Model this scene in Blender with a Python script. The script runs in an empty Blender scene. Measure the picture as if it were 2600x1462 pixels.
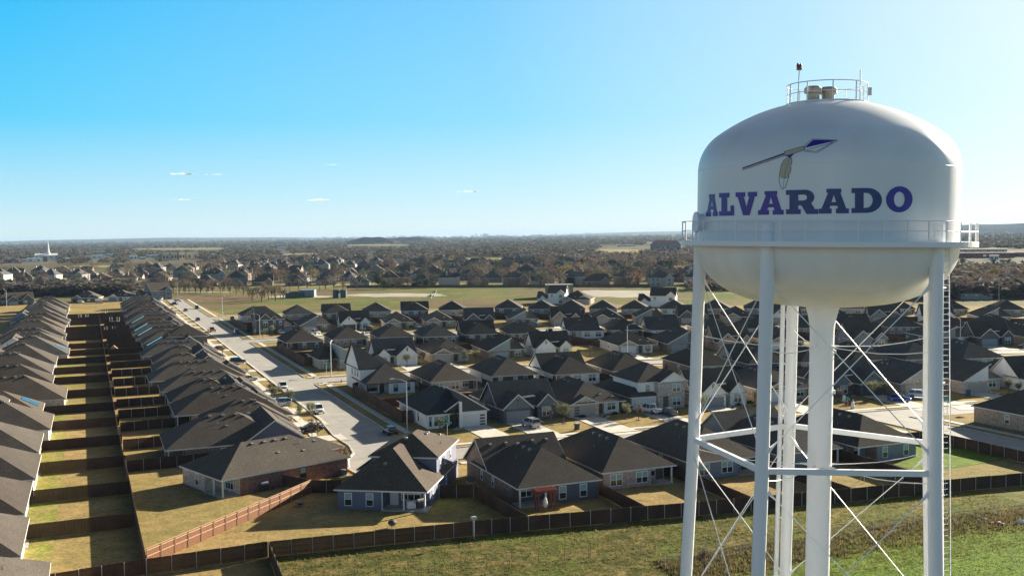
import bpy, bmesh, math, random
from mathutils import Vector, Matrix
rad = math.radians
sc = bpy.context.scene
COL = sc.collection
rnd = random.Random(7)

# ------------------------------------------------------------------ camera, world, sun, exposure
H = 36.0
F_PX = 2600.0
PITCH = rad(2.961); ROLL = math.atan(.0133)
_R0 = Vector((1, 0, 0)); _U0 = Vector((0, math.sin(PITCH), math.cos(PITCH))); FWD = Vector((0, math.cos(PITCH), -math.sin(PITCH)))
RGT = math.cos(ROLL) * _R0 - math.sin(ROLL) * _U0
UPV = math.cos(ROLL) * _U0 + math.sin(ROLL) * _R0
cam = bpy.data.cameras.new('camera'); cam.sensor_width = 36; cam.sensor_fit = 'HORIZONTAL'; cam.lens = 36
cam.clip_start = 1; cam.clip_end = 80000
camo = bpy.data.objects.new('camera', cam); COL.objects.link(camo)
m = Matrix.Identity(4)
for i in range(3):
    m[i][0] = RGT[i]; m[i][1] = UPV[i]; m[i][2] = -FWD[i]
m[2][3] = H
camo.matrix_world = m
sc.camera = camo

SUN_AZ = rad(47.7); SUN_EL = rad(17.2)       # azimuth from +Y towards +X
w = bpy.data.worlds.new('World'); sc.world = w; w.use_nodes = True
nt = w.node_tree; nt.nodes.clear()
wo = nt.nodes.new('ShaderNodeOutputWorld'); wb = nt.nodes.new('ShaderNodeBackground'); ws = nt.nodes.new('ShaderNodeTexSky')
ws.sky_type = 'NISHITA'; ws.sun_disc = False; ws.sun_elevation = SUN_EL; ws.sun_rotation = SUN_AZ
ws.air_density = 0.85; ws.dust_density = 0.35; ws.ozone_density = 2.6; ws.altitude = 200
wb.inputs['Strength'].default_value = 0.05
_n = nt.nodes.new; _l = nt.links.new
EXPO = 1.8
def _ramp(stops):
    r = _n('ShaderNodeValToRGB'); e = r.color_ramp.elements
    while len(e) < len(stops): e.new(.5)
    for q, (p, c) in zip(e, stops): q.position = p; q.color = (*c, 1)
    return r
tcw = _n('ShaderNodeTexCoord'); nrm = _n('ShaderNodeVectorMath'); nrm.operation = 'NORMALIZE'; _l(tcw.outputs['Generated'], nrm.inputs[0])
sxy = _n('ShaderNodeSeparateXYZ'); _l(nrm.outputs[0], sxy.inputs[0])
elr = _ramp([(0, (.74, .90, .95)), (.04, (.47, .82, .98)), (.11, (.10, .66, 1.)), (.22, (.0, .53, 1.)), (.34, (.002, .075, .24)), (.6, (.001, .022, .09)), (1., (.001, .015, .07))]); _l(sxy.outputs[2], elr.inputs[0])
dts = _n('ShaderNodeVectorMath'); dts.operation = 'DOT_PRODUCT'; _l(nrm.outputs[0], dts.inputs[0]); dts.inputs[1].default_value = (math.sin(SUN_AZ) * math.cos(SUN_EL), math.cos(SUN_AZ) * math.cos(SUN_EL), math.sin(SUN_EL))
dtr = _ramp([(.30, (0, 0, 0)), (.67, (.20, .20, .20)), (.85, (.5, .5, .5)), (.95, (.84, .84, .84)), (1., (1, 1, 1))]); _l(dts.outputs['Value'], dtr.inputs[0])
glw = _n('ShaderNodeMixRGB'); _l(dtr.outputs[0], glw.inputs['Fac']); _l(elr.outputs[0], glw.inputs['Color1']); glw.inputs['Color2'].default_value = (1., 1.07, 1.08, 1)
ant = _n('ShaderNodeMapRange'); ant.inputs['From Min'].default_value = 0.; ant.inputs['From Max'].default_value = -.9; ant.inputs['To Max'].default_value = .6; _l(dts.outputs['Value'], ant.inputs[0])   # low sky opposite the sun, out of view, brightened to light the tank
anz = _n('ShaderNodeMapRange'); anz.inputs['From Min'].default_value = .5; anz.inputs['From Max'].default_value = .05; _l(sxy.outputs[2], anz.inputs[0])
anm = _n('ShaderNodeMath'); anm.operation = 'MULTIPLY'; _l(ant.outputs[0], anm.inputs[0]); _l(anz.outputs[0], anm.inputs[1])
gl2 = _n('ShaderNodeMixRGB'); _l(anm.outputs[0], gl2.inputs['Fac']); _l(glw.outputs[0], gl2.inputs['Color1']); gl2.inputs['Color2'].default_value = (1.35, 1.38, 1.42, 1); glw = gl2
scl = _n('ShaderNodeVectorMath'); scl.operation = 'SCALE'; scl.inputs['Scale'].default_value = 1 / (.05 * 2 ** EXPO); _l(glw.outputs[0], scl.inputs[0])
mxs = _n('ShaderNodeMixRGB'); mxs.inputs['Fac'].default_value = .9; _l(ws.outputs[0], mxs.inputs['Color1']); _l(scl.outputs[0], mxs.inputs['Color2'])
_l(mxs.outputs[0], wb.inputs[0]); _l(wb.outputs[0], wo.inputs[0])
sl = bpy.data.lights.new('sun', 'SUN'); sl.energy = 5.0; sl.angle = rad(.53); sl.color = (1.0, .9, .74)
slo = bpy.data.objects.new('sun', sl); COL.objects.link(slo)
sdir = Vector((math.sin(SUN_AZ) * math.cos(SUN_EL), math.cos(SUN_AZ) * math.cos(SUN_EL), math.sin(SUN_EL)))
slo.rotation_euler = sdir.to_track_quat('Z', 'Y').to_euler()
sc.view_settings.view_transform = 'Standard'; sc.view_settings.look = 'None'
sc.view_settings.exposure = EXPO; sc.view_settings.gamma = 1.0
sc.cycles.use_denoising = True
sc.cycles.max_bounces = 5; sc.cycles.diffuse_bounces = 3; sc.cycles.glossy_bounces = 3; sc.cycles.transparent_max_bounces = 8
sc.cycles.volume_bounces = 0

# ------------------------------------------------------------------ measuring: photo pixel -> point on a level plane
def ray(px, py):
    return (FWD + RGT * ((px - 1300) / F_PX) - UPV * ((py - 731) / F_PX))
def at(px, py, z=0.):
    d = ray(px, py); t = (z - H) / d.z
    return (d.x * t, d.y * t)
A0 = rad(-22.3)                                # heading of the long street
EV = (math.sin(A0), math.cos(A0)); EU = (math.cos(A0), -math.sin(A0))
def uv(p): return (p[0] * EU[0] + p[1] * EU[1], p[0] * EV[0] + p[1] * EV[1])
def xy(u, v): return (u * EU[0] + v * EV[0], u * EU[1] + v * EV[1])
def uvp(px, py, z=0.): return uv(at(px, py, z))
ROTU = math.atan2(EU[1], EU[0])                # world angle of the u axis
def bend(v): return max(0., .0005 + (v - 165) * 5.6e-6)
def vrow(v0, u): return v0 - bend(v0) * max(0., u - 57) ** 2
def rowrot(v0, u): return ROTU + math.atan(-2 * bend(v0) * max(0., u - 57))

# ------------------------------------------------------------------ materials
MATS = {}
KIDS = {}
def M(name, col, col2=None, scale=8., rough=.8, bump=0., metal=0., mix=(.4, .6), detail=4., coord='Object', rand=0., spec=.5, stretch=None, col3=None, scale3=.15, grain=0.):
    if name in MATS: return MATS[name]
    ma = bpy.data.materials.new(name); ma.use_nodes = True
    n = ma.node_tree.nodes; l = ma.node_tree.links
    b = n['Principled BSDF']
    b.inputs['Roughness'].default_value = rough; b.inputs['Metallic'].default_value = metal
    b.inputs['Specular IOR Level'].default_value = spec
    b.inputs['Base Color'].default_value = (*col, 1)
    out = None
    if col2 or bump:
        tc = n.new('ShaderNodeTexCoord'); src = tc.outputs[coord]
        if stretch:
            mp = n.new('ShaderNodeMapping'); mp.inputs['Scale'].default_value = stretch; l.new(src, mp.inputs[0]); src = mp.outputs[0]
        ns = n.new('ShaderNodeTexNoise'); ns.inputs['Scale'].default_value = scale; ns.inputs['Detail'].default_value = detail
        l.new(src, ns.inputs['Vector'])
        if col2:
            cr = n.new('ShaderNodeValToRGB'); cr.color_ramp.elements[0].position = mix[0]; cr.color_ramp.elements[1].position = mix[1]
            cr.color_ramp.elements[0].color = (*col, 1); cr.color_ramp.elements[1].color = (*col2, 1)
            l.new(ns.outputs[0], cr.inputs[0]); out = cr.outputs[0]
        if bump:
            bp = n.new('ShaderNodeBump'); bp.inputs['Strength'].default_value = bump; bp.inputs['Distance'].default_value = .05
            l.new(ns.outputs[0], bp.inputs['Height']); l.new(bp.outputs[0], b.inputs['Normal'])
        if col3:
            n3 = n.new('ShaderNodeTexNoise'); n3.inputs['Scale'].default_value = scale3; n3.inputs['Detail'].default_value = 3
            l.new(tc.outputs[coord], n3.inputs['Vector'])
            r3 = n.new('ShaderNodeValToRGB'); r3.color_ramp.elements[0].position = .46; r3.color_ramp.elements[1].position = .62
            l.new(n3.outputs[0], r3.inputs[0])
            mx = n.new('ShaderNodeMixRGB'); mx.inputs['Color2'].default_value = (*col3, 1)
            l.new(r3.outputs[0], mx.inputs['Fac']); l.new(out, mx.inputs['Color1']); out = mx.outputs[0]
        if grain:
            acc = None
            for gs, amt in ((grain, .42), (grain * .21, .30)):
                gn = n.new('ShaderNodeTexNoise'); gn.inputs['Scale'].default_value = gs; gn.inputs['Detail'].default_value = 6; gn.inputs['Roughness'].default_value = .7; l.new(tc.outputs[coord], gn.inputs['Vector'])
                gr = n.new('ShaderNodeMapRange'); gr.inputs['From Min'].default_value = .3; gr.inputs['From Max'].default_value = .7; gr.inputs['To Min'].default_value = 1 - amt; gr.inputs['To Max'].default_value = 1 + amt; l.new(gn.outputs[0], gr.inputs[0])
                if acc is None: acc = gr.outputs[0]
                else:
                    mu = n.new('ShaderNodeMath'); mu.operation = 'MULTIPLY'; l.new(acc, mu.inputs[0]); l.new(gr.outputs[0], mu.inputs[1]); acc = mu.outputs[0]
            gh = n.new('ShaderNodeHueSaturation'); l.new(acc, gh.inputs['Value']); l.new(out, gh.inputs['Color']); out = gh.outputs[0]
    if rand:
        oi = n.new('ShaderNodeObjectInfo'); mr = n.new('ShaderNodeMapRange')
        mr.inputs['To Min'].default_value = 1 - rand; mr.inputs['To Max'].default_value = 1 + rand
        l.new(oi.outputs['Random'], mr.inputs['Value'])
        hs = n.new('ShaderNodeHueSaturation'); l.new(mr.outputs[0], hs.inputs['Value'])
        if out: l.new(out, hs.inputs['Color'])
        else: hs.inputs['Color'].default_value = (*col, 1)
        out = hs.outputs[0]
    if out: l.new(out, b.inputs['Base Color'])
    MATS[name] = ma
    return ma

def brickmat(name, c1, c2, mortar, wave=False):
    if name in MATS: return MATS[name]
    ma = M(name, c1, rough=.9)
    n = ma.node_tree.nodes; l = ma.node_tree.links; b = n['Principled BSDF']
    tc = n.new('ShaderNodeTexCoord'); sp = n.new('ShaderNodeSeparateXYZ'); l.new(tc.outputs['Object'], sp.inputs[0])
    ad = n.new('ShaderNodeMath'); l.new(sp.outputs[0], ad.inputs[0]); l.new(sp.outputs[1], ad.inputs[1])
    cb = n.new('ShaderNodeCombineXYZ'); l.new(ad.outputs[0], cb.inputs[0]); l.new(sp.outputs[2], cb.inputs[1])
    br = n.new('ShaderNodeTexBrick'); br.inputs['Scale'].default_value = 1.0
    br.inputs['Brick Width'].default_value = .42; br.inputs['Row Height'].default_value = .16; br.inputs['Mortar Size'].default_value = .012
    br.inputs['Color1'].default_value = (*c1, 1); br.inputs['Color2'].default_value = (*c2, 1); br.inputs['Mortar'].default_value = (*mortar, 1)
    l.new(cb.outputs[0], br.inputs['Vector'])
    ns = n.new('ShaderNodeTexNoise'); ns.inputs['Scale'].default_value = 2.2; ns.inputs['Detail'].default_value = 5; l.new(cb.outputs[0], ns.inputs['Vector'])
    mr = n.new('ShaderNodeMapRange'); mr.inputs['From Min'].default_value = .3; mr.inputs['From Max'].default_value = .7; mr.inputs['To Min'].default_value = .65; mr.inputs['To Max'].default_value = 1.35; l.new(ns.outputs[0], mr.inputs[0])
    hs = n.new('ShaderNodeHueSaturation'); l.new(mr.outputs[0], hs.inputs['Value']); l.new(br.outputs[0], hs.inputs['Color']); l.new(hs.outputs[0], b.inputs['Base Color'])
    return ma

def sidingmat(name, col, step=.18, vert=False, dark=.72):
    if name in MATS: return MATS[name]
    ma = M(name, col, rough=.7)
    n = ma.node_tree.nodes; l = ma.node_tree.links; b = n['Principled BSDF']
    tc = n.new('ShaderNodeTexCoord'); sp = n.new('ShaderNodeSeparateXYZ'); l.new(tc.outputs['Object'], sp.inputs[0])
    src = sp.outputs[2]
    if vert:
        ad = n.new('ShaderNodeMath'); l.new(sp.outputs[0], ad.inputs[0]); l.new(sp.outputs[1], ad.inputs[1]); src = ad.outputs[0]
    dv = n.new('ShaderNodeMath'); dv.operation = 'DIVIDE'; dv.inputs[1].default_value = step; l.new(src, dv.inputs[0])
    fr = n.new('ShaderNodeMath'); fr.operation = 'FRACT'; l.new(dv.outputs[0], fr.inputs[0])
    cr = n.new('ShaderNodeValToRGB'); cr.color_ramp.elements[0].color = (*[c * dark for c in col], 1); cr.color_ramp.elements[1].color = (*col, 1)
    cr.color_ramp.elements[0].position = .08; cr.color_ramp.elements[1].position = .22
    l.new(fr.outputs[0], cr.inputs[0])
    ns = n.new('ShaderNodeTexNoise'); ns.inputs['Scale'].default_value = .7; l.new(tc.outputs['Object'], ns.inputs['Vector'])
    mr = n.new('ShaderNodeMapRange'); mr.inputs['To Min'].default_value = .85; mr.inputs['To Max'].default_value = 1.15; l.new(ns.outputs[0], mr.inputs[0])
    hs = n.new('ShaderNodeHueSaturation'); l.new(mr.outputs[0], hs.inputs['Value']); l.new(cr.outputs[0], hs.inputs['Color']); l.new(hs.outputs[0], b.inputs['Base Color'])
    return ma

def shinglemat(name, col):
    if name in MATS: return MATS[name]
    ma = M(name, col, rough=.95, spec=.12)
    n = ma.node_tree.nodes; l = ma.node_tree.links; b = n['Principled BSDF']
    tc = n.new('ShaderNodeTexCoord')
    mp = n.new('ShaderNodeMapping'); mp.inputs['Scale'].default_value = (1.6, 1.6, 7.); l.new(tc.outputs['Object'], mp.inputs[0])
    vo = n.new('ShaderNodeTexNoise'); vo.inputs['Scale'].default_value = 2.0; vo.inputs['Detail'].default_value = 3; l.new(mp.outputs[0], vo.inputs['Vector'])
    mr = n.new('ShaderNodeMapRange'); mr.inputs['From Min'].default_value = .3; mr.inputs['From Max'].default_value = .7; mr.inputs['To Min'].default_value = .68; mr.inputs['To Max'].default_value = 1.34; l.new(vo.outputs[0], mr.inputs[0])
    nb = n.new('ShaderNodeTexNoise'); nb.inputs['Scale'].default_value = .35; l.new(tc.outputs['Object'], nb.inputs['Vector'])
    m2 = n.new('ShaderNodeMapRange'); m2.inputs['To Min'].default_value = .75; m2.inputs['To Max'].default_value = 1.25; l.new(nb.outputs[0], m2.inputs[0])
    oi = n.new('ShaderNodeObjectInfo'); m3 = n.new('ShaderNodeMapRange'); m3.inputs['To Min'].default_value = .82; m3.inputs['To Max'].default_value = 1.18; l.new(oi.outputs['Random'], m3.inputs[0])
    a = n.new('ShaderNodeMath'); a.operation = 'MULTIPLY'; l.new(mr.outputs[0], a.inputs[0]); l.new(m2.outputs[0], a.inputs[1])
    a2 = n.new('ShaderNodeMath'); a2.operation = 'MULTIPLY'; l.new(a.outputs[0], a2.inputs[0]); l.new(m3.outputs[0], a2.inputs[1])
    hs = n.new('ShaderNodeHueSaturation'); hs.inputs['Color'].default_value = (*col, 1); l.new(a2.outputs[0], hs.inputs['Value']); l.new(hs.outputs[0], b.inputs['Base Color'])
    bp = n.new('ShaderNodeBump'); bp.inputs['Strength'].default_value = .5; bp.inputs['Distance'].default_value = .03; l.new(vo.outputs[0], bp.inputs['Height']); l.new(bp.outputs[0], b.inputs['Normal'])
    return ma

ROOF = shinglemat('roof_shingle', (.077, .066, .055))
ROOFS = [ROOF, shinglemat('roof_shingle_warm', (.090, .072, .056)), ROOF, shinglemat('roof_shingle_grey', (.074, .068, .062)), shinglemat('roof_shingle_dark', (.070, .058, .048))]
ROOFB = shinglemat('roof_shingle_black', (.05, .052, .056))
ROOFT = shinglemat('roof_shingle_tan', (.19, .165, .135))
WALLS = {
    'white': sidingmat('white_board', (.74, .74, .72), .4, True, .82),
    'whitebrick': brickmat('white_brick', (.70, .69, .66), (.62, .61, .58), (.55, .54, .52)),
    'cream': brickmat('cream_brick', (.52, .44, .36), (.44, .37, .30), (.5, .46, .4)),
    'tan': brickmat('tan_brick', (.38, .28, .20), (.29, .21, .15), (.42, .37, .31)),
    'red': brickmat('red_brick', (.24, .10, .07), (.17, .075, .055), (.3, .25, .22)),
    'brown': brickmat('brown_brick', (.22, .16, .12), (.15, .11, .085), (.3, .27, .23)),
    'stone': brickmat('pale_stone', (.46, .42, .36), (.34, .31, .27), (.44, .41, .37)),
    'grey': sidingmat('grey_siding', (.20, .22, .23), .18),
    'greyv': sidingmat('grey_board', (.15, .17, .18), .4, True),
    'blue': sidingmat('blue_siding', (.12, .125, .19), .18),
    'bluegrey': sidingmat('blue_grey_siding', (.17, .20, .235), .18),
    'dark': sidingmat('dark_siding', (.055, .055, .058), .18),
    'greydark': sidingmat('slate_siding', (.085, .09, .10), .18),
    'pinkbrick': brickmat('rose_brick', (.40, .28, .24), (.31, .21, .18), (.42, .37, .34)),
    'sage': sidingmat('sage_board', (.25, .31, .31), .4, True),
}
TRIM = M('trim_paint', (.62, .60, .56), rough=.6)
TRIMD = M('dark_trim_paint', (.03, .03, .032), rough=.6)
CONC = M('concrete', (.44, .41, .36), (.36, .335, .295), 1.2, .9, .2)
FND = M('foundation', (.33, .32, .30), rough=.9)
GLASS = M('window_glass', (.02, .025, .03), rough=.06, spec=.9)
BLIND_REFL = M('blind_and_reflection', (.25, .36, .34), rough=.35)  # upper sash: blind with a greenish reflection put into its colour
DOORM = M('door_paint', (.09, .06, .045), rough=.5)
GDW = M('garage_door_white', (.62, .61, .59), rough=.5)
GDG = M('garage_door_grey', (.20, .22, .25), rough=.5)
GDT = M('garage_door_tan', (.36, .32, .28), rough=.5)
VENT = M('roof_vent_metal', (.20, .18, .16), rough=.6)
SOLAR = M('solar_panel', (.012, .02, .05), rough=.03, spec=1.0)
WHITE = M('white_paint', (.78, .78, .77), rough=.4)
BLACK = M('black_rubber', (.018, .018, .02), rough=.7)
STEEL = M('galvanised_steel', (.42, .43, .44), rough=.5, metal=.3)
TAR = M('dark_metal', (.045, .045, .05), rough=.5)

# ------------------------------------------------------------------ mesh and object helpers
class MB:
    def __init__(s): s.v = []; s.f = []
    def add(s, vs, fs):
        o = len(s.v); s.v += [tuple(p) for p in vs]; s.f += [tuple(i + o for i in f) for f in fs]
    def quad(s, *p): s.add(p, [tuple(range(len(p)))])
    def box(s, x0, x1, y0, y1, z0, z1, rot=0., c=None):
        vs = [(x0, y0, z0), (x1, y0, z0), (x1, y1, z0), (x0, y1, z0), (x0, y0, z1), (x1, y0, z1), (x1, y1, z1), (x0, y1, z1)]
        if rot:
            cx, cy = c or ((x0 + x1) / 2, (y0 + y1) / 2); co, si = math.cos(rot), math.sin(rot)
            vs = [(cx + (x - cx) * co - (y - cy) * si, cy + (x - cx) * si + (y - cy) * co, z) for x, y, z in vs]
        s.add(vs, [(3, 2, 1, 0), (4, 5, 6, 7), (0, 1, 5, 4), (1, 2, 6, 5), (2, 3, 7, 6), (3, 0, 4, 7)])
    def prism(s, poly, z0, z1, bottom=True):
        n = len(poly); area = sum(poly[i][0] * poly[(i + 1) % n][1] - poly[(i + 1) % n][0] * poly[i][1] for i in range(n))
        if area < 0: poly = poly[::-1]
        vs = [(x, y, z0) for x, y in poly] + [(x, y, z1) for x, y in poly]
        fs = [tuple(range(n, 2 * n))] + [(i, (i + 1) % n, n + (i + 1) % n, n + i) for i in range(n)]
        if bottom: fs.append(tuple(range(n - 1, -1, -1)))
        s.add(vs, fs)
    def tube(s, pts, r, n=8, cap=True):
        pts = [Vector(p) for p in pts]; rs = r if isinstance(r, (list, tuple)) else [r] * len(pts)
        rings = []
        for i, p in enumerate(pts):
            t = (pts[min(i + 1, len(pts) - 1)] - pts[max(i - 1, 0)]).normalized()
            a = t.cross(Vector((0, 0, 1)));
            if a.length < 1e-3: a = Vector((1, 0, 0))
            a.normalize(); b = a.cross(t)
            rings.append([p + (a * math.cos(2 * math.pi * k / n) + b * math.sin(2 * math.pi * k / n)) * rs[i] for k in range(n)])
        o = len(s.v)
        for rg in rings: s.v += [tuple(q) for q in rg]
        for i in range(len(pts) - 1):
            for k in range(n):
                s.f.append((o + i * n + k, o + i * n + (k + 1) % n, o + (i + 1) * n + (k + 1) % n, o + (i + 1) * n + k))
        if cap:
            s.f.append(tuple(o + k for k in range(n - 1, -1, -1))); s.f.append(tuple(o + (len(pts) - 1) * n + k for k in range(n)))
    def lathe(s, prof, n=32, c=(0, 0), caps=True):
        o = len(s.v)
        for r, z in prof:
            s.v += [(c[0] + r * math.cos(2 * math.pi * k / n), c[1] + r * math.sin(2 * math.pi * k / n), z) for k in range(n)]
        for i in range(len(prof) - 1):
            for k in range(n):
                s.f.append((o + i * n + k, o + i * n + (k + 1) % n, o + (i + 1) * n + (k + 1) % n, o + (i + 1) * n + k))
        if caps:
            s.f.append(tuple(o + k for k in range(n - 1, -1, -1))); s.f.append(tuple(o + (len(prof) - 1) * n + k for k in range(n)))
    def mesh(s, name, mat=None, smooth=False):
        me = bpy.data.meshes.new(name); me.from_pydata(s.v, [], s.f)
        for ma in (mat if isinstance(mat, (list, tuple)) else [mat]):
            if ma: me.materials.append(ma)
        if smooth: me.polygons.foreach_set('use_smooth', [True] * len(me.polygons))
        me.update()
        return me
    def build(s, name, mat, parent=None, loc=(0, 0, 0), rot=0., smooth=False):
        if not s.f: return None
        return obj(name, s.mesh(name, mat, smooth), parent, loc, rot)
def obj(name, me, parent=None, loc=(0, 0, 0), rot=0.):
    o = bpy.data.objects.new(name, me); COL.objects.link(o)
    if parent: o.parent = parent; KIDS.setdefault(parent.name, []).append(o)
    o.location = loc; o.rotation_euler = (0, 0, rot)
    return o
def empty(name, label, cat, loc, rot=0., group=None):
    o = bpy.data.objects.new(name, None); COL.objects.link(o); o.location = loc; o.rotation_euler = (0, 0, rot)
    o.empty_display_size = .5
    tag(o, label, cat, group); return o
def tag(o, label=None, cat=None, group=None, kind=None):
    if label: o['label'] = label
    if cat: o['category'] = cat
    if group: o['group'] = group
    if kind: o['kind'] = kind
    return o
def dup(o, loc, rot, label, parent=None):
    c = o.copy(); COL.objects.link(c)
    if parent: c.parent = parent; KIDS.setdefault(parent.name, []).append(c)
    else:
        c.location = loc; c.rotation_euler = (0, 0, rot)
        if label: c['label'] = label
    for ch in KIDS.get(o.name, []): dup(ch, None, 0, None, c)
    return c
ORD = ['zeroth', 'first', 'second', 'third', 'fourth', 'fifth', 'sixth', 'seventh', 'eighth', 'ninth', 'tenth', 'eleventh', 'twelfth', 'thirteenth', 'fourteenth', 'fifteenth', 'sixteenth', 'seventeenth', 'eighteenth', 'nineteenth', 'twentieth']
def ordn(i):
    if i <= 20: return ORD[i]
    t = {2: 'twenty', 3: 'thirty', 4: 'forty', 5: 'fifty', 6: 'sixty', 7: 'seventy', 8: 'eighty', 9: 'ninety'}[i // 10]
    return (t[:-1] + 'ieth') if i % 10 == 0 else t + '-' + ORD[i % 10]

# ------------------------------------------------------------------ house building kit
_wc = {}
def window_meshes(w, h, units, dark):
    k = (w, h, units, dark)
    if k in _wc: return _wc[k]
    fr = MB(); pn = MB(); f = .07; uw = w / units
    fr.box(-w / 2 - f, w / 2 + f, -.05, .0, h, h + f); fr.box(-w / 2 - f, w / 2 + f, -.07, .0, -f, 0)
    for i in range(units + 1):
        x = -w / 2 + i * uw; a, b = (x - f, x) if i == 0 else ((x, x + f) if i == units else (x - f * .7, x + f * .7))
        fr.box(a, b, -.05, 0, 0, h)
    for i in range(units):
        x0 = -w / 2 + i * uw + (.05 if i else 0); x1 = -w / 2 + (i + 1) * uw - (.05 if i < units - 1 else 0)
        fr.box(x0, x1, -.045, 0, h * .5 - .03, h * .5 + .03)
        pn.box(x0, x1, -.02, 0, 0, h * .5 - .03); pn.box(x0, x1, -.025, 0, h * .5 + .03, h)
    a = fr.mesh('window', TRIMD if dark else WHITE); b = pn.mesh('pane', [GLASS, BLIND_REFL])
    for i, p in enumerate(b.polygons):
        if (i // 6) % 2 == 1: p.material_index = 1
    _wc[k] = (a, b); return _wc[k]
def garage_mesh(w, h, mat, glassy):
    k = ('g', w, h, mat.name, glassy)
    if k in _wc: return _wc[k]
    b = MB(); n = 4
    for i in range(n): b.box(-w / 2, w / 2, -.05, 0, i * h / n + .012, (i + 1) * h / n - .012)
    b.box(-w / 2, w / 2, -.03, 0, 0, h)
    c = MB()
    if glassy:
        for i in range(n):
            x0 = -w / 2 + .15 if glassy < 0 else w / 2 - 1.15
            c.box(x0, x0 + 1.0, -.065, -.04, i * h / n + .14, (i + 1) * h / n - .14)
    _wc[k] = (b.mesh('garage_door', mat), c.mesh('pane', GLASS) if c.f else None); return _wc[k]
NANG = {'N': 0., 'R': math.pi / 2, 'F': math.pi, 'L': -math.pi / 2}
_vent = None
class HB:
    def __init__(s, label, u, v, rot, cat='house', world=None, trim=None, roof=None, name='house', lod=0, group=None):
        p = world or xy(u, v)
        s.root = empty(name, label, cat, (p[0], p[1], 0), rot, group); s.W = {}; s.roof = MB(); s.trim = MB(); s.patio = MB(); s.trimm = trim or TRIM
        s.roofm = roof or ROOFS[int(abs(p[0]) * 3.7 + abs(p[1]) * 1.3) % 5]; s.lod = lod; s.g = {}
    def wmb(s, m): return s.W.setdefault(m, MB())
    def wall(s, poly, z0, z1, mat): s.wmb(mat).prism(poly, z0, z1)
    def wing(s, x0, x1, y0, y1, z, pitch=.55, axis='y', e0='hip', e1='hip', oh=.42, gm='tan', gz=0.):
        # axis 'y': ridge runs along y; e0 = end at y0, e1 = end at y1. axis 'x': e0 at x0, e1 at x1
        def P(a, b, zz): return (a, b, zz) if axis == 'y' else (b, a, zz)
        if axis == 'y': a0, a1, b0, b1 = x0, x1, y0, y1
        else: a0, a1, b0, b1 = y0, y1, x0, x1
        A0_, A1_ = a0 - oh, a1 + oh; B0_, B1_ = b0 - oh, b1 + oh
        h = (A1_ - A0_) / 2; c = (A0_ + A1_) / 2; rise = h * pitch
        L = B1_ - B0_; i0 = min(h, L / 2 if e1 == 'hip' else L) if e0 == 'hip' else 0.; i1 = min(h, L / 2 if e0 == 'hip' else L) if e1 == 'hip' else 0.
        r0 = P(c, B0_ + i0, z + rise); r1 = P(c, B1_ - i1, z + rise)
        e = [P(A0_, B0_, z), P(A1_, B0_, z), P(A1_, B1_, z), P(A0_, B1_, z)]
        s.roof.quad(e[0], r0, r1, e[3]); s.roof.quad(e[1], e[2], r1, r0)
        t = .2
        def low(p, d=t): return (p[0], p[1], p[2] - d)
        T = s.trim
        T.quad(e[0], e[3], low(e[3]), low(e[0])); T.quad(e[1], e[2], low(e[2]), low(e[1]))
        for (p, q, r, en, bw, sgn) in ((e[0], e[1], r0, e0, b0, -1), (e[3], e[2], r1, e1, b1, 1)):
            if en == 'hip':
                s.roof.quad(p, q, r); T.quad(p, q, low(q), low(p))
            else:
                k = (a1 - c) * pitch
                s.wmb(gm).quad(P(a0, bw, z - .1 + gz), P(a1, bw, z - .1 + gz), P(a1, bw, z + oh * pitch - .06), P(c, bw, z + rise - .06), P(a0, bw, z + oh * pitch - .06))
                bb = (B0_ if sgn < 0 else B1_); off = .03 * sgn
                for pp in (p, q):
                    p2 = P(pp[0] if axis == 'y' else pp[1], bb + off, pp[2]); r2 = P(c, bb + off, z + rise)
                    T.quad(p2, r2, low(r2, .26), low(p2, .26))
                    T.quad(pp, r, r2, p2)
        T.quad(*[low(q, t) for q in e])
        return z + rise
    def shed(s, x0, x1, y0, y1, z, pitch, gm, hi='R', oh=.4):
        # single slope rising to the right (hi='R') or left, vertical wall on the high side, gable walls at both ends
        X0, X1, Y0, Y1 = x0 - oh, x1 + oh, y0 - oh, y1 + oh; w = X1 - X0; rise = w * pitch
        za, zb = (z, z + rise) if hi == 'R' else (z + rise, z)
        s.roof.quad((X0, Y0, za), (X1, Y0, zb), (X1, Y1, zb), (X0, Y1, za))
        def zz(x): return za + (zb - za) * (x - X0) / w
        G = s.wmb(gm)
        for y in (y0, y1): G.quad((x0, y, z - .1), (x1, y, z - .1), (x1, y, zz(x1) - .08), (x0, y, zz(x0) - .08))
        xh = x1 if hi == 'R' else x0
        G.quad((xh, y0, z - .1), (xh, y1, z - .1), (xh, y1, zz(xh) - .08), (xh, y0, zz(xh) - .08))
        T = s.trim
        for y, o in ((Y0, -.03), (Y1, .03)):
            T.quad((X0, y + o, za), (X1, y + o, zb), (X1, y + o, zb - .26), (X0, y + o, za - .26))
            T.quad((X0, y, za), (X1, y, zb), (X1, y + o, zb), (X0, y + o, za))
        for x, q in ((X0, za), (X1, zb)): T.quad((x, Y0, q), (x, Y1, q), (x, Y1, q - .22), (x, Y0, q - .22))
        s.roof.quad((X0, Y0, za - .2), (X1, Y0, zb - .2), (X1, Y1, zb - .2), (X0, Y1, za - .2))
    def win(s, x, y, z, w=.95, h=1.5, n=1, face='N', dark=False):
        if s.lod > 1: return
        a, b = window_meshes(w * n, h, n, dark)
        f = obj('window', a, s.root, (x, y, z), NANG[face])
        obj('pane', b, f)
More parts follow.
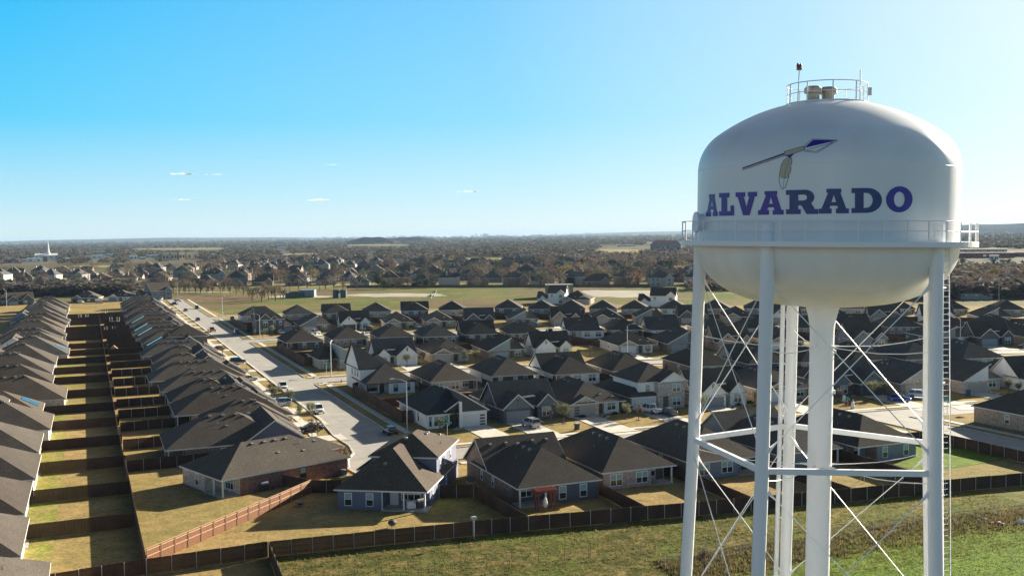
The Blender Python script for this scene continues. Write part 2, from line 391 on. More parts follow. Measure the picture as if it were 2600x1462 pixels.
    def door(s, x, y, z=.1, face='N', w=1.0, h=2.1, mat=None):
        b = MB(); b.box(-w / 2, w / 2, -.05, 0, 0, h)
        if s.lod == 0: b.box(-w / 2 - .08, -w / 2, -.07, 0, 0, h + .08); b.box(w / 2, w / 2 + .08, -.07, 0, 0, h + .08); b.box(-w / 2, w / 2, -.07, 0, h, h + .08)
        b.build('door', mat or DOORM, s.root, (x, y, z), NANG[face])
    def garage(s, x, y, w=4.9, h=2.15, mat=None, glassy=0, face='N'):
        a, g = garage_mesh(w, h, mat or GDW, glassy)
        f = obj('garage_door', a, s.root, (x, y, .08), NANG[face])
        if g: obj('pane', g, f)
    def slab(s, x0, x1, y0, y1, z=.14): s.patio.box(x0, x1, y0, y1, 0, z)
    def post(s, x, y, h=2.6, mat=None, w=.2):
        b = MB(); b.box(-w / 2, w / 2, -w / 2, w / 2, 0, h); b.box(-w / 2 - .05, w / 2 + .05, -w / 2 - .05, w / 2 + .05, 0, .25); b.build('porch_post', mat or s.trimm, s.root, (x, y, .05))
    def vent(s, x, y, z, ang=0.):
        global _vent
        if s.lod > 1: return
        if _vent is None:
            b = MB(); b.box(-.24, .24, -.24, .24, -.18, .12); b.add([(-.3, -.3, .12), (.3, -.3, .12), (.3, .3, .12), (-.3, .3, .12), (-.2, -.2, .2), (.2, -.2, .2), (.2, .2, .2), (-.2, .2, .2)], [(0, 3, 2, 1), (4, 5, 6, 7), (0, 1, 5, 4), (1, 2, 6, 5), (2, 3, 7, 6), (3, 0, 4, 7)])
            _vent = b.mesh('roof_vent', VENT)
        obj('roof_vent', _vent, s.root, (x, y, z), ang)
    def pipe(s, x, y, z):
        if s.lod > 0: return
        b = MB(); b.tube([(0, 0, -.3), (0, 0, .42)], .05, 6); b.build('vent_pipe', VENT, s.root, (x, y, z))
    def solar(s, c, du, dv, nu, nv, w=1.0, h=1.7):
        # panels on a roof plane: c corner, du along, dv up the slope (vectors of unit length)
        du = Vector(du).normalized(); dv = Vector(dv).normalized(); nn = du.cross(dv)
        if nn.z < 0: nn = -nn
        b = MB()
        for i in range(nu):
            for j in range(nv):
                p = Vector(c) + du * (i * (w + .03)) + dv * (j * (h + .03)) + nn * .1
                q = [p, p + du * w, p + du * w + dv * h, p + dv * h]
                lo = [x - nn * .05 for x in q]
                b.add([tuple(x) for x in q + lo], [(0, 1, 2, 3), (7, 6, 5, 4), (0, 4, 5, 1), (1, 5, 6, 2), (2, 6, 7, 3), (3, 7, 4, 0)])
        b.build('solar_panel', SOLAR, s.root)
    def done(s):
        for k, b in s.W.items(): b.build('wall', WALLS[k] if isinstance(k, str) else k, s.root)
        s.roof.build('roof', s.roofm, s.root); s.trim.build('fascia', s.trimm, s.root); s.patio.build('patio', CONC, s.root)
        return s.root

EAVE = 2.72
def rear_house(label, u, v, rot, W=11.2, D=19., wall='tan', side=None, patio='R', cross=None, dark=False, wins=2, pitch=.55, roof=None, trim=None, lod=0, two=False, vents=True, world=None, frontg=True, pw=3.6):
    """hip-roofed house whose back (near face, y = 0) is turned to the camera; front porch and garage on the far side"""
    h = HB(label, u, v, rot, world=world, trim=trim, roof=roof, lod=lod); side = side or wall
    pd = 2.6
    if patio == 'R': poly = [(0, 0), (W - pw, 0), (W - pw, pd), (W, pd), (W, D), (0, D)]
    elif patio == 'L': poly = [(pw, 0), (W, 0), (W, D), (0, D), (0, pd), (pw, pd)]
    else: poly = [(0, 0), (W, 0), (W, D), (0, D)]
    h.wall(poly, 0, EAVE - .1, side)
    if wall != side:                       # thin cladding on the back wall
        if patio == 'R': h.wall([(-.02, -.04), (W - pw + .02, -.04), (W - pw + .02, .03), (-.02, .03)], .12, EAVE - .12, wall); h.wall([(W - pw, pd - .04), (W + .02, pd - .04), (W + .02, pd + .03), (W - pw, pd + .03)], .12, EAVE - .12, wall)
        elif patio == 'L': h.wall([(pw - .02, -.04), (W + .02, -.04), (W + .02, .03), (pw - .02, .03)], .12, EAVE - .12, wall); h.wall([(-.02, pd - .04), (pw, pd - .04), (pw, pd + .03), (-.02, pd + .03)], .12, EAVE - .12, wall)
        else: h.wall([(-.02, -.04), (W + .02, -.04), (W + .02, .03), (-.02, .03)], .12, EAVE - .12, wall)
    top = EAVE + (W / 2 + .42) * pitch
    if cross:
        h.wing(0, W, 0, D - 3, EAVE, pitch, 'y', 'hip', 'hip')
        cd = 9.5; h.wing(-.05, W + .05, D - cd, D, EAVE + .01, pitch * 1.22, 'x', 'gable', 'gable', gm=cross)
    else:
        h.wing(0, W, 0, D, EAVE, pitch, 'y', 'hip', 'hip')
    if patio:
        a, b = (W - pw, W) if patio == 'R' else (0, pw)
        h.slab(a, b, -.3, pd)
        h.post((W - .15) if patio == 'R' else .15, .12, EAVE - .2)
        if lod < 2:
            h.win((a + b) / 2 - .5, pd - .04, .75, .8, 1.5, 2, dark=dark); h.door(b - .75 if patio == 'R' else a + .75, pd - .04)
    if wins:
        lo, hi = (0, W - pw) if patio == 'R' else ((pw, W) if patio == 'L' else (0, W))
        for i in range(wins):
            x = lo + (hi - lo) * (i + .5) / wins
            h.win(x, -.04, .75, .9, 1.55, 2 if wins == 2 and (int(u) % 2) else 1, dark=dark)
        h.win(-.0, D * .45, .9, .8, 1.3, 1, 'L'); h.win(W, D * .4, .9, .8, 1.3, 1, 'R')
    if frontg and lod < 2:
        h.garage(W * .68, D, 4.9, face='F', mat=GDW)
    if vents:
        for k in range(2 if lod else 3):
            yv = 7.5 + k * 2.2
            h.vent(W / 2 - 1.0, yv, top - 1.0 * pitch + .02); 
        h.pipe(W / 2 - 3, 8, top - 3 * pitch); h.pipe(W / 2 + 2.5, 10, top - 2.5 * pitch)
        h.vent(W / 2 - .2, 6.9 if cross is None else 6.4, top - .55)
    h.done(); return h

def drive(poly_uv, z=.055): DRIVES.append((poly_uv, z))
DRIVES = []

def front_house(label, u, v, rot, style, W=11.4, D=19., wall='tan', trimwall=None, gdoor=None, glassy=0, dark=False, roof=None, trim=None, lod=0, mirror=False, pitch=.55):
    """house whose front (near face, y = 0) with garage is turned to the camera"""
    h = HB(label, u, v, rot, trim=trim, roof=roof, lod=lod); tw = trimwall or wall; gd = gdoor or GDW
    X = (lambda a, b: (W - b, W - a)) if mirror else (lambda a, b: (a, b))
    def B(a, b, y0, y1, z0, z1, m):
        a, b = X(a, b); h.wall([(a, y0), (b, y0), (b, y1), (a, y1)], z0, z1, m)
    def mid(a, b): a, b = X(a, b); return (a + b) / 2
    if style == 'hip':                     # brick hip with arched garage gable, entry gable and a small bay gable
        B(0, W, 1.2, D, 0, EAVE - .1, wall); B(0.02, 6.2, -1.2, 1.25, 0, EAVE - .08, wall); B(8., W - .3, .2, 1.25, 0, EAVE - .08, tw)
        h.wing(0, W, -1.2 if not mirror else 1.2, D, EAVE, pitch, 'y', 'hip', 'hip')
        a, b = X(.5, 5.7); h.wing(a, b, -1.3, 4, EAVE + .02, .5, 'y', 'gable', 'hip', gm=wall, oh=.35)
        a, b = X(6.3, 8.3); h.wall([(a, .9), (b, .9), (b, 2), (a, 2)], 0, 3.3, wall); h.wing(a, b, .9, 5, 3.45, .6, 'y', 'gable', 'hip', gm=wall, oh=.3)
        a, b = X(8.3, W - .6); h.wing(a, b, .2, 4.5, EAVE + .03, .6, 'y', 'gable', 'hip', gm=tw, oh=.4)
        h.garage(mid(.55, 5.6), -1.2, 4.6, mat=gd, glassy=glassy); h.door(mid(6.8, 7.8), .9); h.win(mid(8.6, 10.6), .2, .8, .85, 1.5, 2, dark=dark)
        ry = 3
    elif style == 'gables':                # steep main roof along the street with two front gables
        B(0, W, 1.5, 11, 0, EAVE - .1, wall); B(.6, W - .6, 10.9, D, 0, EAVE - .12, wall)
        h.wing(0, W, 1.5, 11, EAVE, .85, 'x', 'gable', 'gable', gm=wall)
        h.wing(.6, W - .6, 6, D, EAVE - .02, pitch, 'y', 'hip', 'hip')
        B(.15, 6., -1.2, 1.55, 0, EAVE - .08, wall); a, b = X(.15, 6.); h.wing(a, b, -1.2, 6, EAVE + .02, .85, 'y', 'gable', 'gable', gm=tw, oh=.35)
        B(7.7, W - .1, .0, 1.55, 0, EAVE - .08, wall); a, b = X(7.7, W - .1); h.wing(a, b, .0, 5, EAVE + .03, .95, 'y', 'gable', 'gable', gm=tw, oh=.3)
        h.garage(mid(.6, 5.6), -1.2, 4.8, mat=gd, glassy=glassy); h.door(mid(6.3, 7.4), 1.5); h.win(mid(8.3, 10.7), .0, .7, .85, 1.7, 2, dark=dark)
        if lod < 2: h.win(mid(.15, 6.), -1.2, 4.1, .35, .8, 1, dark=True)
        a, b = X(5.9, 7.9); h.wall([(a, 2.6), (b, 2.6), (b, 5.5), (a, 5.5)], 3.2, 4.3, tw); h.shed(a, b, 2.6, 5.5, 4.3, .05, tw, oh=.25)
    elif style == 'shed':                  # one big slope climbing to a tall gable above the garage
        B(0, 6.4, -1., D, 0, EAVE - .1, wall); B(6.3, W, 1.5, D, 0, EAVE - .12, wall)
        a, b = X(0, 6.4); h.shed(a, b, -1., 12, EAVE, .52, tw, 'L' if mirror else 'R')
        a, b = X(0, W); h.wing(a, b, 5, D, EAVE - .03, pitch, 'y', 'hip', 'hip'); a, b = X(6.3, W); h.wing(a, b, 1.5, 12, EAVE - .05, .55, 'x', 'hip', 'hip')
        h.garage(mid(1.2, 5.8), -1., 4.7, mat=gd, glassy=glassy); h.door(mid(6.8, 7.8), 1.5); h.win(mid(8.5, 10.5), 1.5, .8, .85, 1.5, 2, dark=dark)
    h.slab(*X(6.4, 8.), -.4, 1.5, .12)
    h.vent(W * .4, D - 7, EAVE + (W * .4 + .4) * pitch); h.vent(W * .4, D - 9, EAVE + (W * .4 + .4) * pitch)
    h.win(0, D * .5, .9, .8, 1.3, 1, 'L')
    h.done(); return h

# ------------------------------------------------------------------ ground, roads, fields
def sheet(name, pts, z, mat, kind='structure', thick=0.):
    b = MB()
    if thick: b.prism(pts, z - thick, z, False)
    else: b.add([(x, y, z) for x, y in pts], [tuple(range(len(pts)))])
    return tag(b.build(name, mat), kind=kind)
def uvsheet(name, pts, z, mat, thick=0.): return sheet(name, [xy(*p) for p in pts], z, mat, thick=thick)

GROUND = M('far_country', (.075, .062, .045), (.15, .13, .075), .0021, .95, detail=9, coord='Object', mix=(.35, .7), col3=(.055, .062, .042), scale3=.0009, spec=.04)
LAWN = M('dormant_lawn', (.33, .232, .10), (.25, .185, .075), .09, .95, .6, detail=10, mix=(.36, .66), col3=(.225, .185, .066), scale3=.05, spec=.04, grain=2.4)
GREENY = M('greening_lawn', (.20, .21, .045), (.27, .215, .08), .5, .95, .5, detail=8, spec=.04, grain=2.)
PAST = M('green_pasture', (.095, .125, .03), (.155, .14, .05), .035, .95, .5, detail=9, mix=(.4, .62), spec=.04, grain=.5)
WEEDS = M('rough_grass', (.06, .068, .018), (.175, .14, .052), .42, .95, 1., detail=13, mix=(.40, .62), col3=(.09, .11, .024), scale3=.13, spec=.04, grain=1.6)
FIELD = M('pasture', (.175, .145, .058), (.10, .125, .034), .03, .95, .5, detail=9, mix=(.42, .58), col3=(.15, .11, .06), scale3=.012, spec=.04, grain=1.6)
MOWN = M('mown_green', (.105, .165, .018), (.145, .20, .03), .7, .95, .8, detail=12, mix=(.35, .65), spec=.04, grain=1.6)
GRAVEL = M('gravel_pad', (.42, .38, .31), (.34, .31, .26), .08, .95, .3, detail=8, spec=.04)
ROAD = M('concrete_road', (.335, .315, .275), (.265, .25, .215), .35, .9, .1, detail=9, mix=(.3, .7))
WALK = M('sidewalk', (.58, .54, .45), (.50, .46, .38), .5, .9, .1, detail=6)
DIRT = M('bare_dirt', (.20, .13, .08), (.13, .09, .055), .2, .95, .8, detail=10, spec=.04)

def joints(ma, w_, h_):
    n = ma.node_tree.nodes; l = ma.node_tree.links; b_ = n['Principled BSDF']; src = b_.inputs['Base Color'].links[0].from_socket
    tc = n.new('ShaderNodeTexCoord'); mp = n.new('ShaderNodeMapping'); mp.inputs['Rotation'].default_value = (0, 0, -ROTU); l.new(tc.outputs['Object'], mp.inputs[0])
    br = n.new('ShaderNodeTexBrick'); br.offset = 0; br.inputs['Scale'].default_value = 1; br.inputs['Brick Width'].default_value = w_; br.inputs['Row Height'].default_value = h_; br.inputs['Mortar Size'].default_value = .035
    for k_, c_ in (('Color1', 1.), ('Color2', .93), ('Mortar', .62)): br.inputs[k_].default_value = (c_, c_, c_, 1)
    l.new(mp.outputs[0], br.inputs['Vector']); mx = n.new('ShaderNodeMixRGB'); mx.blend_type = 'MULTIPLY'; mx.inputs['Fac'].default_value = 1; l.new(src, mx.inputs['Color1']); l.new(br.outputs[0], mx.inputs['Color2']); l.new(mx.outputs[0], b_.inputs['Base Color'])
joints(ROAD, 4.4, 4.6); joints(WALK, 1.4, 1.5)
R = 25000.
b = MB(); b.add([(R * math.cos(k * math.pi / 24), R * math.sin(k * math.pi / 24), 0) for k in range(48)], [tuple(range(48))]); tag(b.build('ground', GROUND), kind='structure')
# subdivision lawns, the open field behind them and the rough field in front
uvsheet('lawn', [(-60, 103), (70, 103), (112, 98), (200, 85), (420, 30), (420, 330), (230, 468), (57, 500), (50, 650), (-60, 650)], .03, LAWN)
sheet('field', [xy(-60, 650), xy(50, 650), xy(57, 500), xy(230, 468), xy(420, 330), (480, 560), (430, 800), (60, 785), (-300, 820), (-560, 860)], .024, FIELD)
uvsheet('rough_field', [(17.4, 116), (41.3, 114), (68, 110.5), (112, 105), (200, 93), (200, 20), (17.4, 20)], .05, WEEDS)
DRY = M('dry_field_grass', (.17, .145, .05), (.10, .125, .026), .16, .95, .9, detail=12, mix=(.4, .62), spec=.04, grain=1.6)
uvsheet('field_strip', [(72, 109.8), (112, 104.8), (200, 92.8), (200, 85), (112, 96.5), (75, 100.5)], .07, DRY)
sheet('mown_lawn', [at(1960, 1462), at(2040, 1425), at(2130, 1388), at(2360, 1352), at(2600, 1318), at(2900, 1290), at(2900, 1600), at(1960, 1600)], .075, MOWN)
uvsheet('mown_lawn', [(118, 116), (133.5, 117.5), (133.5, 135), (118, 135)], .06, MOWN)
sheet('mown_lawn', [at(2270, 1180), at(2318, 1160), at(2345, 1165), at(2355, 1190), at(2330, 1196)], .065, MOWN)
uvsheet('lawn', [(-9.5, 103), (-5.2, 103), (-5.6, 330), (-9.5, 330)], .045, GREENY)
uvsheet('lawn', [(40, 127), (48, 129), (49, 147), (41, 147)], .045, GREENY)
uvsheet('lawn', [(28, 143.5), (36, 141), (38, 150), (33, 152)], .045, GREENY)
# roads
def vstrip(name, u0, u1, v0, v1, z, mat, th=0.): return uvsheet(name, [(u0, v0), (u1, v0), (u1, v1), (u0, v1)], z, mat, th)
def xstrip(name, va, vb, u0, u1, z, mat, th=0., ref=None):
    n = max(2, int((u1 - u0) / 12)); us = [u0 + (u1 - u0) * i / n for i in range(n + 1)]
    ref = ref or (va + vb) / 2; d = lambda u: vrow(ref, u) - ref
    return uvsheet(name, [(u, va + d(u)) for u in us] + [(u, vb + d(u)) for u in reversed(us)], z, mat, th)
XR = [(158.7, 134), (255.8, 330), (366.8, 330), (480.8, 300)]
# long street with its corner bulb at the near end
uvsheet('road', [(40.8, 640), (40.8, 200), (39.6, 182), (40.2, 173), (39.4, 166.5), (37.2, 161.5), (35.8, 156), (36.5, 150.5), (40, 148.5), (46, 152), (50, 154.4), (49.6, 163), (49.6, 640)], .06, ROAD)
for vc, ue in XR: xstrip('road', vc - 4.25, vc + 4.25, 49.5, ue, .064, ROAD)
vstrip('road', 136, 144.6, 60, 163, .068, ROAD)
xstrip('road', 154.5, 163, 134, 215, .064, ROAD, ref=158.7)
# kerbs and sidewalks
KERB = M('kerb', (.46, .43, .37), (.40, .375, .32), 2., .9)
def kerb_u(u, v0, v1): vstrip('kerb', u - .1, u + .1, v0, v1, .2, KERB, .16)
def kerb_v(v, u0, u1, ref): xstrip('kerb', v - .1, v + .1, u0, u1, .2, KERB, .16, ref)
kerb_u(40.7, 200, 640)
uvsheet('kerb', [(40.6, 200), (39.4, 182), (40.0, 173), (39.2, 166.6), (37.0, 161.6), (35.6, 156), (36.3, 150.4), (36.6, 150.6), (35.95, 156), (37.3, 161.4), (39.5, 166.4), (40.3, 173), (39.7, 182), (40.8, 200)], .2, KERB, .16)
vs = [163.0] + [q for vc, _ in XR[1:] for q in (vc - 4.25, vc + 4.25)] + [640]
for i in range(0, len(vs), 2):
    a, bq = vs[i] + 2.5, vs[i + 1] - 2.5
    kerb_u(49.7, a, bq); vstrip('sidewalk', 51.9, 53.3, a - 2, bq + 2, .12, WALK, .1)
for vc, ue in XR:
    e = 170 if vc < 200 else ue
    kerb_v(vc + 4.35, 53, e, vc); xstrip('sidewalk', vc + 6.4, vc + 7.7, 50.5, e, .12, WALK, .1, vc)
    if vc > 200: kerb_v(vc - 4.35, 53, ue, vc); xstrip('sidewalk', vc - 7.7, vc - 6.4, 50.5, ue, .12, WALK, .1, vc)
    else: kerb_v(vc - 4.35, 53, 132, vc); xstrip('sidewalk', vc - 7.7, vc - 6.4, 53, 131, .12, WALK, .1, vc)
kerb_u(135.9, 62, 152); kerb_u(144.7, 62, 152); vstrip('sidewalk', 132.3, 133.6, 62, 150, .12, WALK, .1); vstrip('sidewalk', 147, 148.3, 62, 150, .12, WALK, .1)
# west sidewalk of the long street, curving round the bulb
uvsheet('sidewalk', [(36.3, 640), (36.3, 200), (35.6, 183), (35.9, 173), (34.8, 168), (33.6, 163), (34.9, 162.4), (36.3, 167.4), (37.3, 173), (37.0, 183), (37.7, 200), (37.7, 640)], .12, WALK, .1)
uvsheet('sidewalk', [(33.6, 163), (33.0, 155), (35.6, 156), (37.0, 161.6), (34.9, 162.4)], .125, WALK, .1)
vstrip('sidewalk', 40.8, 41.35, 200, 640, .075, WALK)
# gravel well pads in the far field
def blob(px, py, rx, ry, n=22, seed=1):
    r = random.Random(seed); out = []
    for k in range(n):
        a = 2 * math.pi * k / n; f = 1 + r.uniform(-.16, .16)
        out.append(at(px + rx * f * math.cos(a), py + ry * f * math.sin(a)))
    return out
sheet('gravel_pad', blob(1010, 749.5, 130, 4.6, seed=3), .055, GRAVEL)
sheet('gravel_pad', blob(760, 753, 90, 3.2, seed=4), .06, GRAVEL)
sheet('gravel_pad', blob(1560, 745.5, 120, 9.5, seed=5), .055, GRAVEL)
sheet('gravel_pad', blob(515, 742, 70, 1.6, seed=6), .055, GRAVEL)
sheet('grass_strip', blob(880, 768, 230, 9, seed=7), .05, PAST)
sheet('grass_strip', blob(1130, 748, 200, 12, seed=17), .04, PAST)
sheet('grass_strip', blob(1560, 763, 90, 3.5, seed=18), .05, PAST)
sheet('bare_field', blob(560, 757, 130, 8, seed=8), .05, DIRT)
sheet('bare_field', blob(1250, 776, 240, 5, seed=9), .045, M('brown_grass', (.16, .12, .06), (.11, .09, .045), .06, .95, spec=.04))
sheet('bare_field', blob(545, 768, 45, 6, seed=10), .06, M('brown_grass', (.16, .12, .06), spec=.04))
sheet('dry_field', blob(1000, 726, 420, 5.5, seed=11), .05, M('pale_field', (.27, .23, .10), (.21, .20, .08), .03, .95, spec=.04))
sheet('dry_field', blob(80, 712, 330, 7, seed=12), .05, M('pale_field', (.27, .23, .10), spec=.04))
sheet('bare_field', blob(2590, 930, 130, 9, seed=13), .08, DIRT)
sheet('water', blob(1760, 690, 70, 3.4, seed=14), .1, M('pond_water', (.03, .05, .07), rough=.12, spec=1.))

# ------------------------------------------------------------------ water tower
TP = M('tower_paint', (.80, .80, .79), (.72, .72, .69), .9, .36, detail=8, mix=(.35, .8), spec=.6, stretch=(1, 1, .12), col3=(.73, .74, .73), scale3=.25)
TPR = M('tower_steel_paint', (.80, .80, .80), rough=.42)
NAVY = M('navy_paint', (.036, .018, .25), (.045, .024, .28), 1.5, .35)
SLATE = M('weathered_navy_paint', (.03, .04, .15), (.036, .048, .18), 1.5, .4)
BEIGE = M('beige_paint', (.46, .40, .29), rough=.5)
CREAMP = M('vent_paint', (.36, .33, .27), (.27, .235, .18), 3., .6)
TD = 59.5
p0 = ray(2094, 520) * TD; z0 = H + p0.z
d1 = ray(2079, 1250); d1 = d1 * (p0.y / d1.y); z1 = H + d1.z
slope = (p0.x - d1.x) / (z0 - z1)
tower = empty('water_tower', 'tall white elevated water tower with ALVARADO lettering and spear emblem', 'water tower', (p0.x - slope * z0, p0.y, 0))
tower.rotation_euler = (0, math.atan(slope), 0)
TM = Matrix.Translation(tower.location) @ tower.rotation_euler.to_matrix().to_4x4(); TI = TM.inverted()
_kc = (4.68, 39.4); _ta = math.atan2(_kc[1] - 32.85, _kc[0])           # crown sphere 10.65 m, knuckle 2.6 m
dome = [(10.65 * math.cos(a), 32.85 + 10.65 * math.sin(a)) for a in [math.pi / 2 - .002 + (_ta - math.pi / 2) * k / 24 for k in range(24)]] + [(_kc[0] + 2.6 * math.cos(a), _kc[1] + 2.6 * math.sin(a)) for a in [_ta * (1 - k / 24) for k in range(25)]]
prof = [(7.28, 39.4), (7.28, 37.2), (7.28, 35.2), (7.1, 34.2), (6.45, 33.2), (5.34, 32.42), (3.92, 31.93), (2.2, 31.68), (1.0, 31.6)]
def catmull(P, k=5):
    out = []
    for i in range(len(P) - 1):
        a, b_, c_, d_ = P[max(i - 1, 0)], P[i], P[i + 1], P[min(i + 2, len(P) - 1)]
        for j in range(k):
            t = j / k
            out.append(tuple(.5 * (2 * b_[q] + (c_[q] - a[q]) * t + (2 * a[q] - 5 * b_[q] + 4 * c_[q] - d_[q]) * t * t + (3 * b_[q] - a[q] - 3 * c_[q] + d_[q]) * t ** 3) for q in (0, 1)))
    return out + [P[-1]]
TPROF = dome[:-1] + catmull(prof)
b = MB(); b.lathe(TPROF, 128, caps=False); b.build('tank', TP, tower, smooth=True)
b = MB(); b.lathe([(1.02, 31.61), (.93, 31.5), (.84, 31.15), (.75, 30.7), (.70, 30.3), (.69, 29.9), (.69, 0)], 40, caps=False); b.build('riser_pipe', TPR, tower, smooth=True)
for zz in (28.95, 26.6):                                   # flange lugs on the riser
    b = MB(); b.lathe([(.69, zz - .03), (.71, zz - .03), (.71, zz + .03), (.69, zz + .03)], 40, caps=False)
    for a in (-80, 80, 180): b.box(.62 * math.sin(rad(a)) - .09, .62 * math.sin(rad(a)) + .16 * (1 if a > 0 else 0) + .02, -.7 * math.cos(rad(a)) - .1, -.7 * math.cos(rad(a)) + .1, zz - .1, zz + .12)
    b.build('riser_flange', TPR, tower)
def rprof(z):
    for i in range(len(TPROF) - 1):
        (ra, za), (rb, zb) = TPROF[i], TPROF[i + 1]
        if zb <= z <= za: return ra + (rb - ra) * ((za - z) / max(za - zb, 1e-6))
    return 0.
RT3 = TI.to_3x3(); CO = TI @ Vector((0, 0, H))
def tank_hit(px, py):
    d = RT3 @ ray(px, py); t = 48.
    for _ in range(400):
        p = CO + d * t
        if math.hypot(p.x, p.y) <= rprof(p.z): break
        t += .05
    lo, hi = t - .05, t
    for _ in range(20):
        mdl = (lo + hi) / 2; p = CO + d * mdl
        if math.hypot(p.x, p.y) <= rprof(p.z): hi = mdl
        else: lo = mdl
    return CO + d * hi
def decal(name, polys, mat, off=.02, step=7.):
    """painted shape: polygons (outline + holes) given on the photograph, laid on the tank's own curved surface"""
    bm = bmesh.new()
    for rings in polys:
        es = []
        for rg in rings:
            vs_ = [bm.verts.new((x, y, 0)) for x, y in rg]
            es += [bm.edges.new((vs_[i], vs_[(i + 1) % len(vs_)])) for i in range(len(vs_))]
        bmesh.ops.triangle_fill(bm, use_beauty=True, use_dissolve=False, edges=es)
    for ax in (0, 1):
        c = [v.co[ax] for v in bm.verts]; k = min(c) + step
        while k < max(c):
            n_ = Vector((1, 0, 0)) if ax == 0 else Vector((0, 1, 0))
            bmesh.ops.bisect_plane(bm, geom=bm.verts[:] + bm.edges[:] + bm.faces[:], plane_co=n_ * k, plane_no=n_); k += step
    for v in bm.verts:
        p = tank_hit(v.co.x, v.co.y); q = Vector((p.x, p.y, 0)).normalized() * off; dz = (rprof(p.z - .2) - rprof(p.z + .2)) / .4
        nrm = Vector((q.x, q.y, off * dz)); nrm = nrm.normalized() * off; v.co = p + nrm
    me = bpy.data.meshes.new(name); bm.to_mesh(me); bm.free(); me.materials.append(mat)
    return obj(name, me, tower)
def arc(cx, cy, rx, ry, a0, a1, n=10): return [(cx + rx * math.cos(rad(a0 + (a1 - a0) * i / n)), cy + ry * math.sin(rad(a0 + (a1 - a0) * i / n))) for i in range(n + 1)]
A_ = (1.07, [[(0, 0), (.46, 0), (.46, .2), (.385, .2), (.415, .31), (.655, .31), (.685, .2), (.61, .2), (.61, 0), (1.07, 0), (1.07, .2), (.975, .2), (.77, .84), (.80, .84), (.80, 1), (.27, 1), (.27, .84), (.33, .84), (.095, .2), (0, .2)], [(.455, .46), (.615, .46), (.535, .76)]])
L_ = (.82, [[(0, 0), (.82, 0), (.82, .44), (.62, .44), (.62, .2), (.44, .2), (.44, .8), (.56, .8), (.56, 1), (0, 1), (0, .8), (.13, .8), (.13, .2), (0, .2)]])
V_ = (1.06, [[(.37, 0), (.69, 0), (.95, .8), (1.06, .8), (1.06, 1), (.6, 1), (.6, .8), (.67, .8), (.535, .36), (.4, .8), (.48, .8), (.48, 1), (0, 1), (0, .8), (.1, .8)]])
R_ = (1.14, [[(0, 0), (.52, 0), (.52, .2), (.43, .2), (.43, .36), (.54, .36), (.72, 0), (1.14, 0), (1.14, .2), (1.02, .2), (.9, .42)] + arc(.68, .69, .32, .31, -50, 90, 9) + [(0, 1), (0, .8), (.12, .8), (.12, .2), (0, .2)], [(.43, .56)] + arc(.62, .68, .12, .12, -90, 90, 6) + [(.43, .8)]])
D_ = (1.08, [[(0, 0)] + arc(.56, .5, .52, .5, -90, 90, 14) + [(0, 1), (0, .8), (.12, .8), (.12, .2), (0, .2)], [(.43, .2)] + arc(.53, .5, .22, .3, -90, 90, 10) + [(.43, .8)]])
O_ = (1.04, [arc(.52, .5, .52, .53, 0, 345, 23), arc(.52, .5, .215, .31, 0, 340, 17)])
def Z1(x, y): return (1720 + x / 2.2288, 150 + y / 2.2288)
for (wd, rings), xa, xb, tl, tr, bl, br, ma in ((A_, 163, 230, 766, 764, 891, 889, NAVY), (L_, 237, 322, 759, 756, 888, 886, NAVY), (V_, 330, 452, 755, 751, 886, 883, NAVY), (A_, 457, 602, 749, 745, 882, 880, NAVY),
        (R_, 615, 798, 742, 738, 878, 877, SLATE), (A_, 800, 970, 735, 733, 875, 873, SLATE), (D_, 985, 1157, 731, 728, 872, 869, SLATE), (O_, 1180, 1330, 727, 722, 866, 862, NAVY)):
    def mp(p):
        f = p[0] / wd; yb = bl + (br - bl) * f; yt = tl + (tr - tl) * f
        return Z1(xa + (xb - xa) * f, yb + (yt - yb) * p[1])
    decal('letter', [[[mp(p) for p in rg] for rg in rings]], ma)
Zs = lambda *pts: [Z1(x, y) for x, y in pts]
OUTL = M('outline_paint', (.02, .018, .06), rough=.4)
def outline(pts, wz=2.4):
    out = []
    n = len(pts)
    for i in range(n):
        (x0, y0), (x1, y1) = pts[i], pts[(i + 1) % n]; L = math.hypot(x1 - x0, y1 - y0) or 1; nx, ny = -(y1 - y0) / L * wz / 2, (x1 - x0) / L * wz / 2
        out.append([Zs((x0 + nx, y0 + ny), (x1 + nx, y1 + ny), (x1 - nx, y1 - ny), (x0 - nx, y0 - ny))])
    return out
shaft = [(370, 615), (604, 533), (606, 548), (372, 629)]
decal('spear_shaft', [[Zs(*[(370, 622), (604, 541), (606, 548), (372, 629)])]], BEIGE); decal('spear_shaft', [[Zs(*[(370, 615), (604, 533), (604, 541), (370, 622)])]], NAVY)
decal('spear_outline', outline(shaft, 2.), OUTL, .02)
bind = [(604, 524), (714, 494), (722, 512), (712, 519), (612, 550)]
decal('spear_binding', [[Zs(*bind)]], BEIGE, .016); decal('spear_outline', outline(bind, 2.), OUTL, .022)
head = [(718, 492), (764, 454), (906, 461), (789, 531), (722, 524)]
decal('spear_head', [[Zs((722, 500), (768, 458), (900, 462), (722, 503))]], NAVY, .014); decal('spear_outline', outline(head, 2.2), OUTL, .018); decal('spear_outline', outline([(728, 518), (880, 472), (785, 525)], 1.8), OUTL, .018)
fea = [(640, 556), (649, 566), (648, 590), (638, 612), (645, 616), (638, 645), (628, 652), (632, 668), (622, 690), (612, 726), (598, 737), (586, 728), (577, 700), (576, 672), (580, 640), (588, 600), (604, 572), (626, 556)]
decal('feather', [[Zs((640, 556), (649, 566), (648, 590), (638, 612), (645, 616), (638, 645), (628, 652), (632, 668), (606, 676), (580, 664), (580, 640), (588, 600), (604, 572), (626, 556))]], BEIGE, .014)
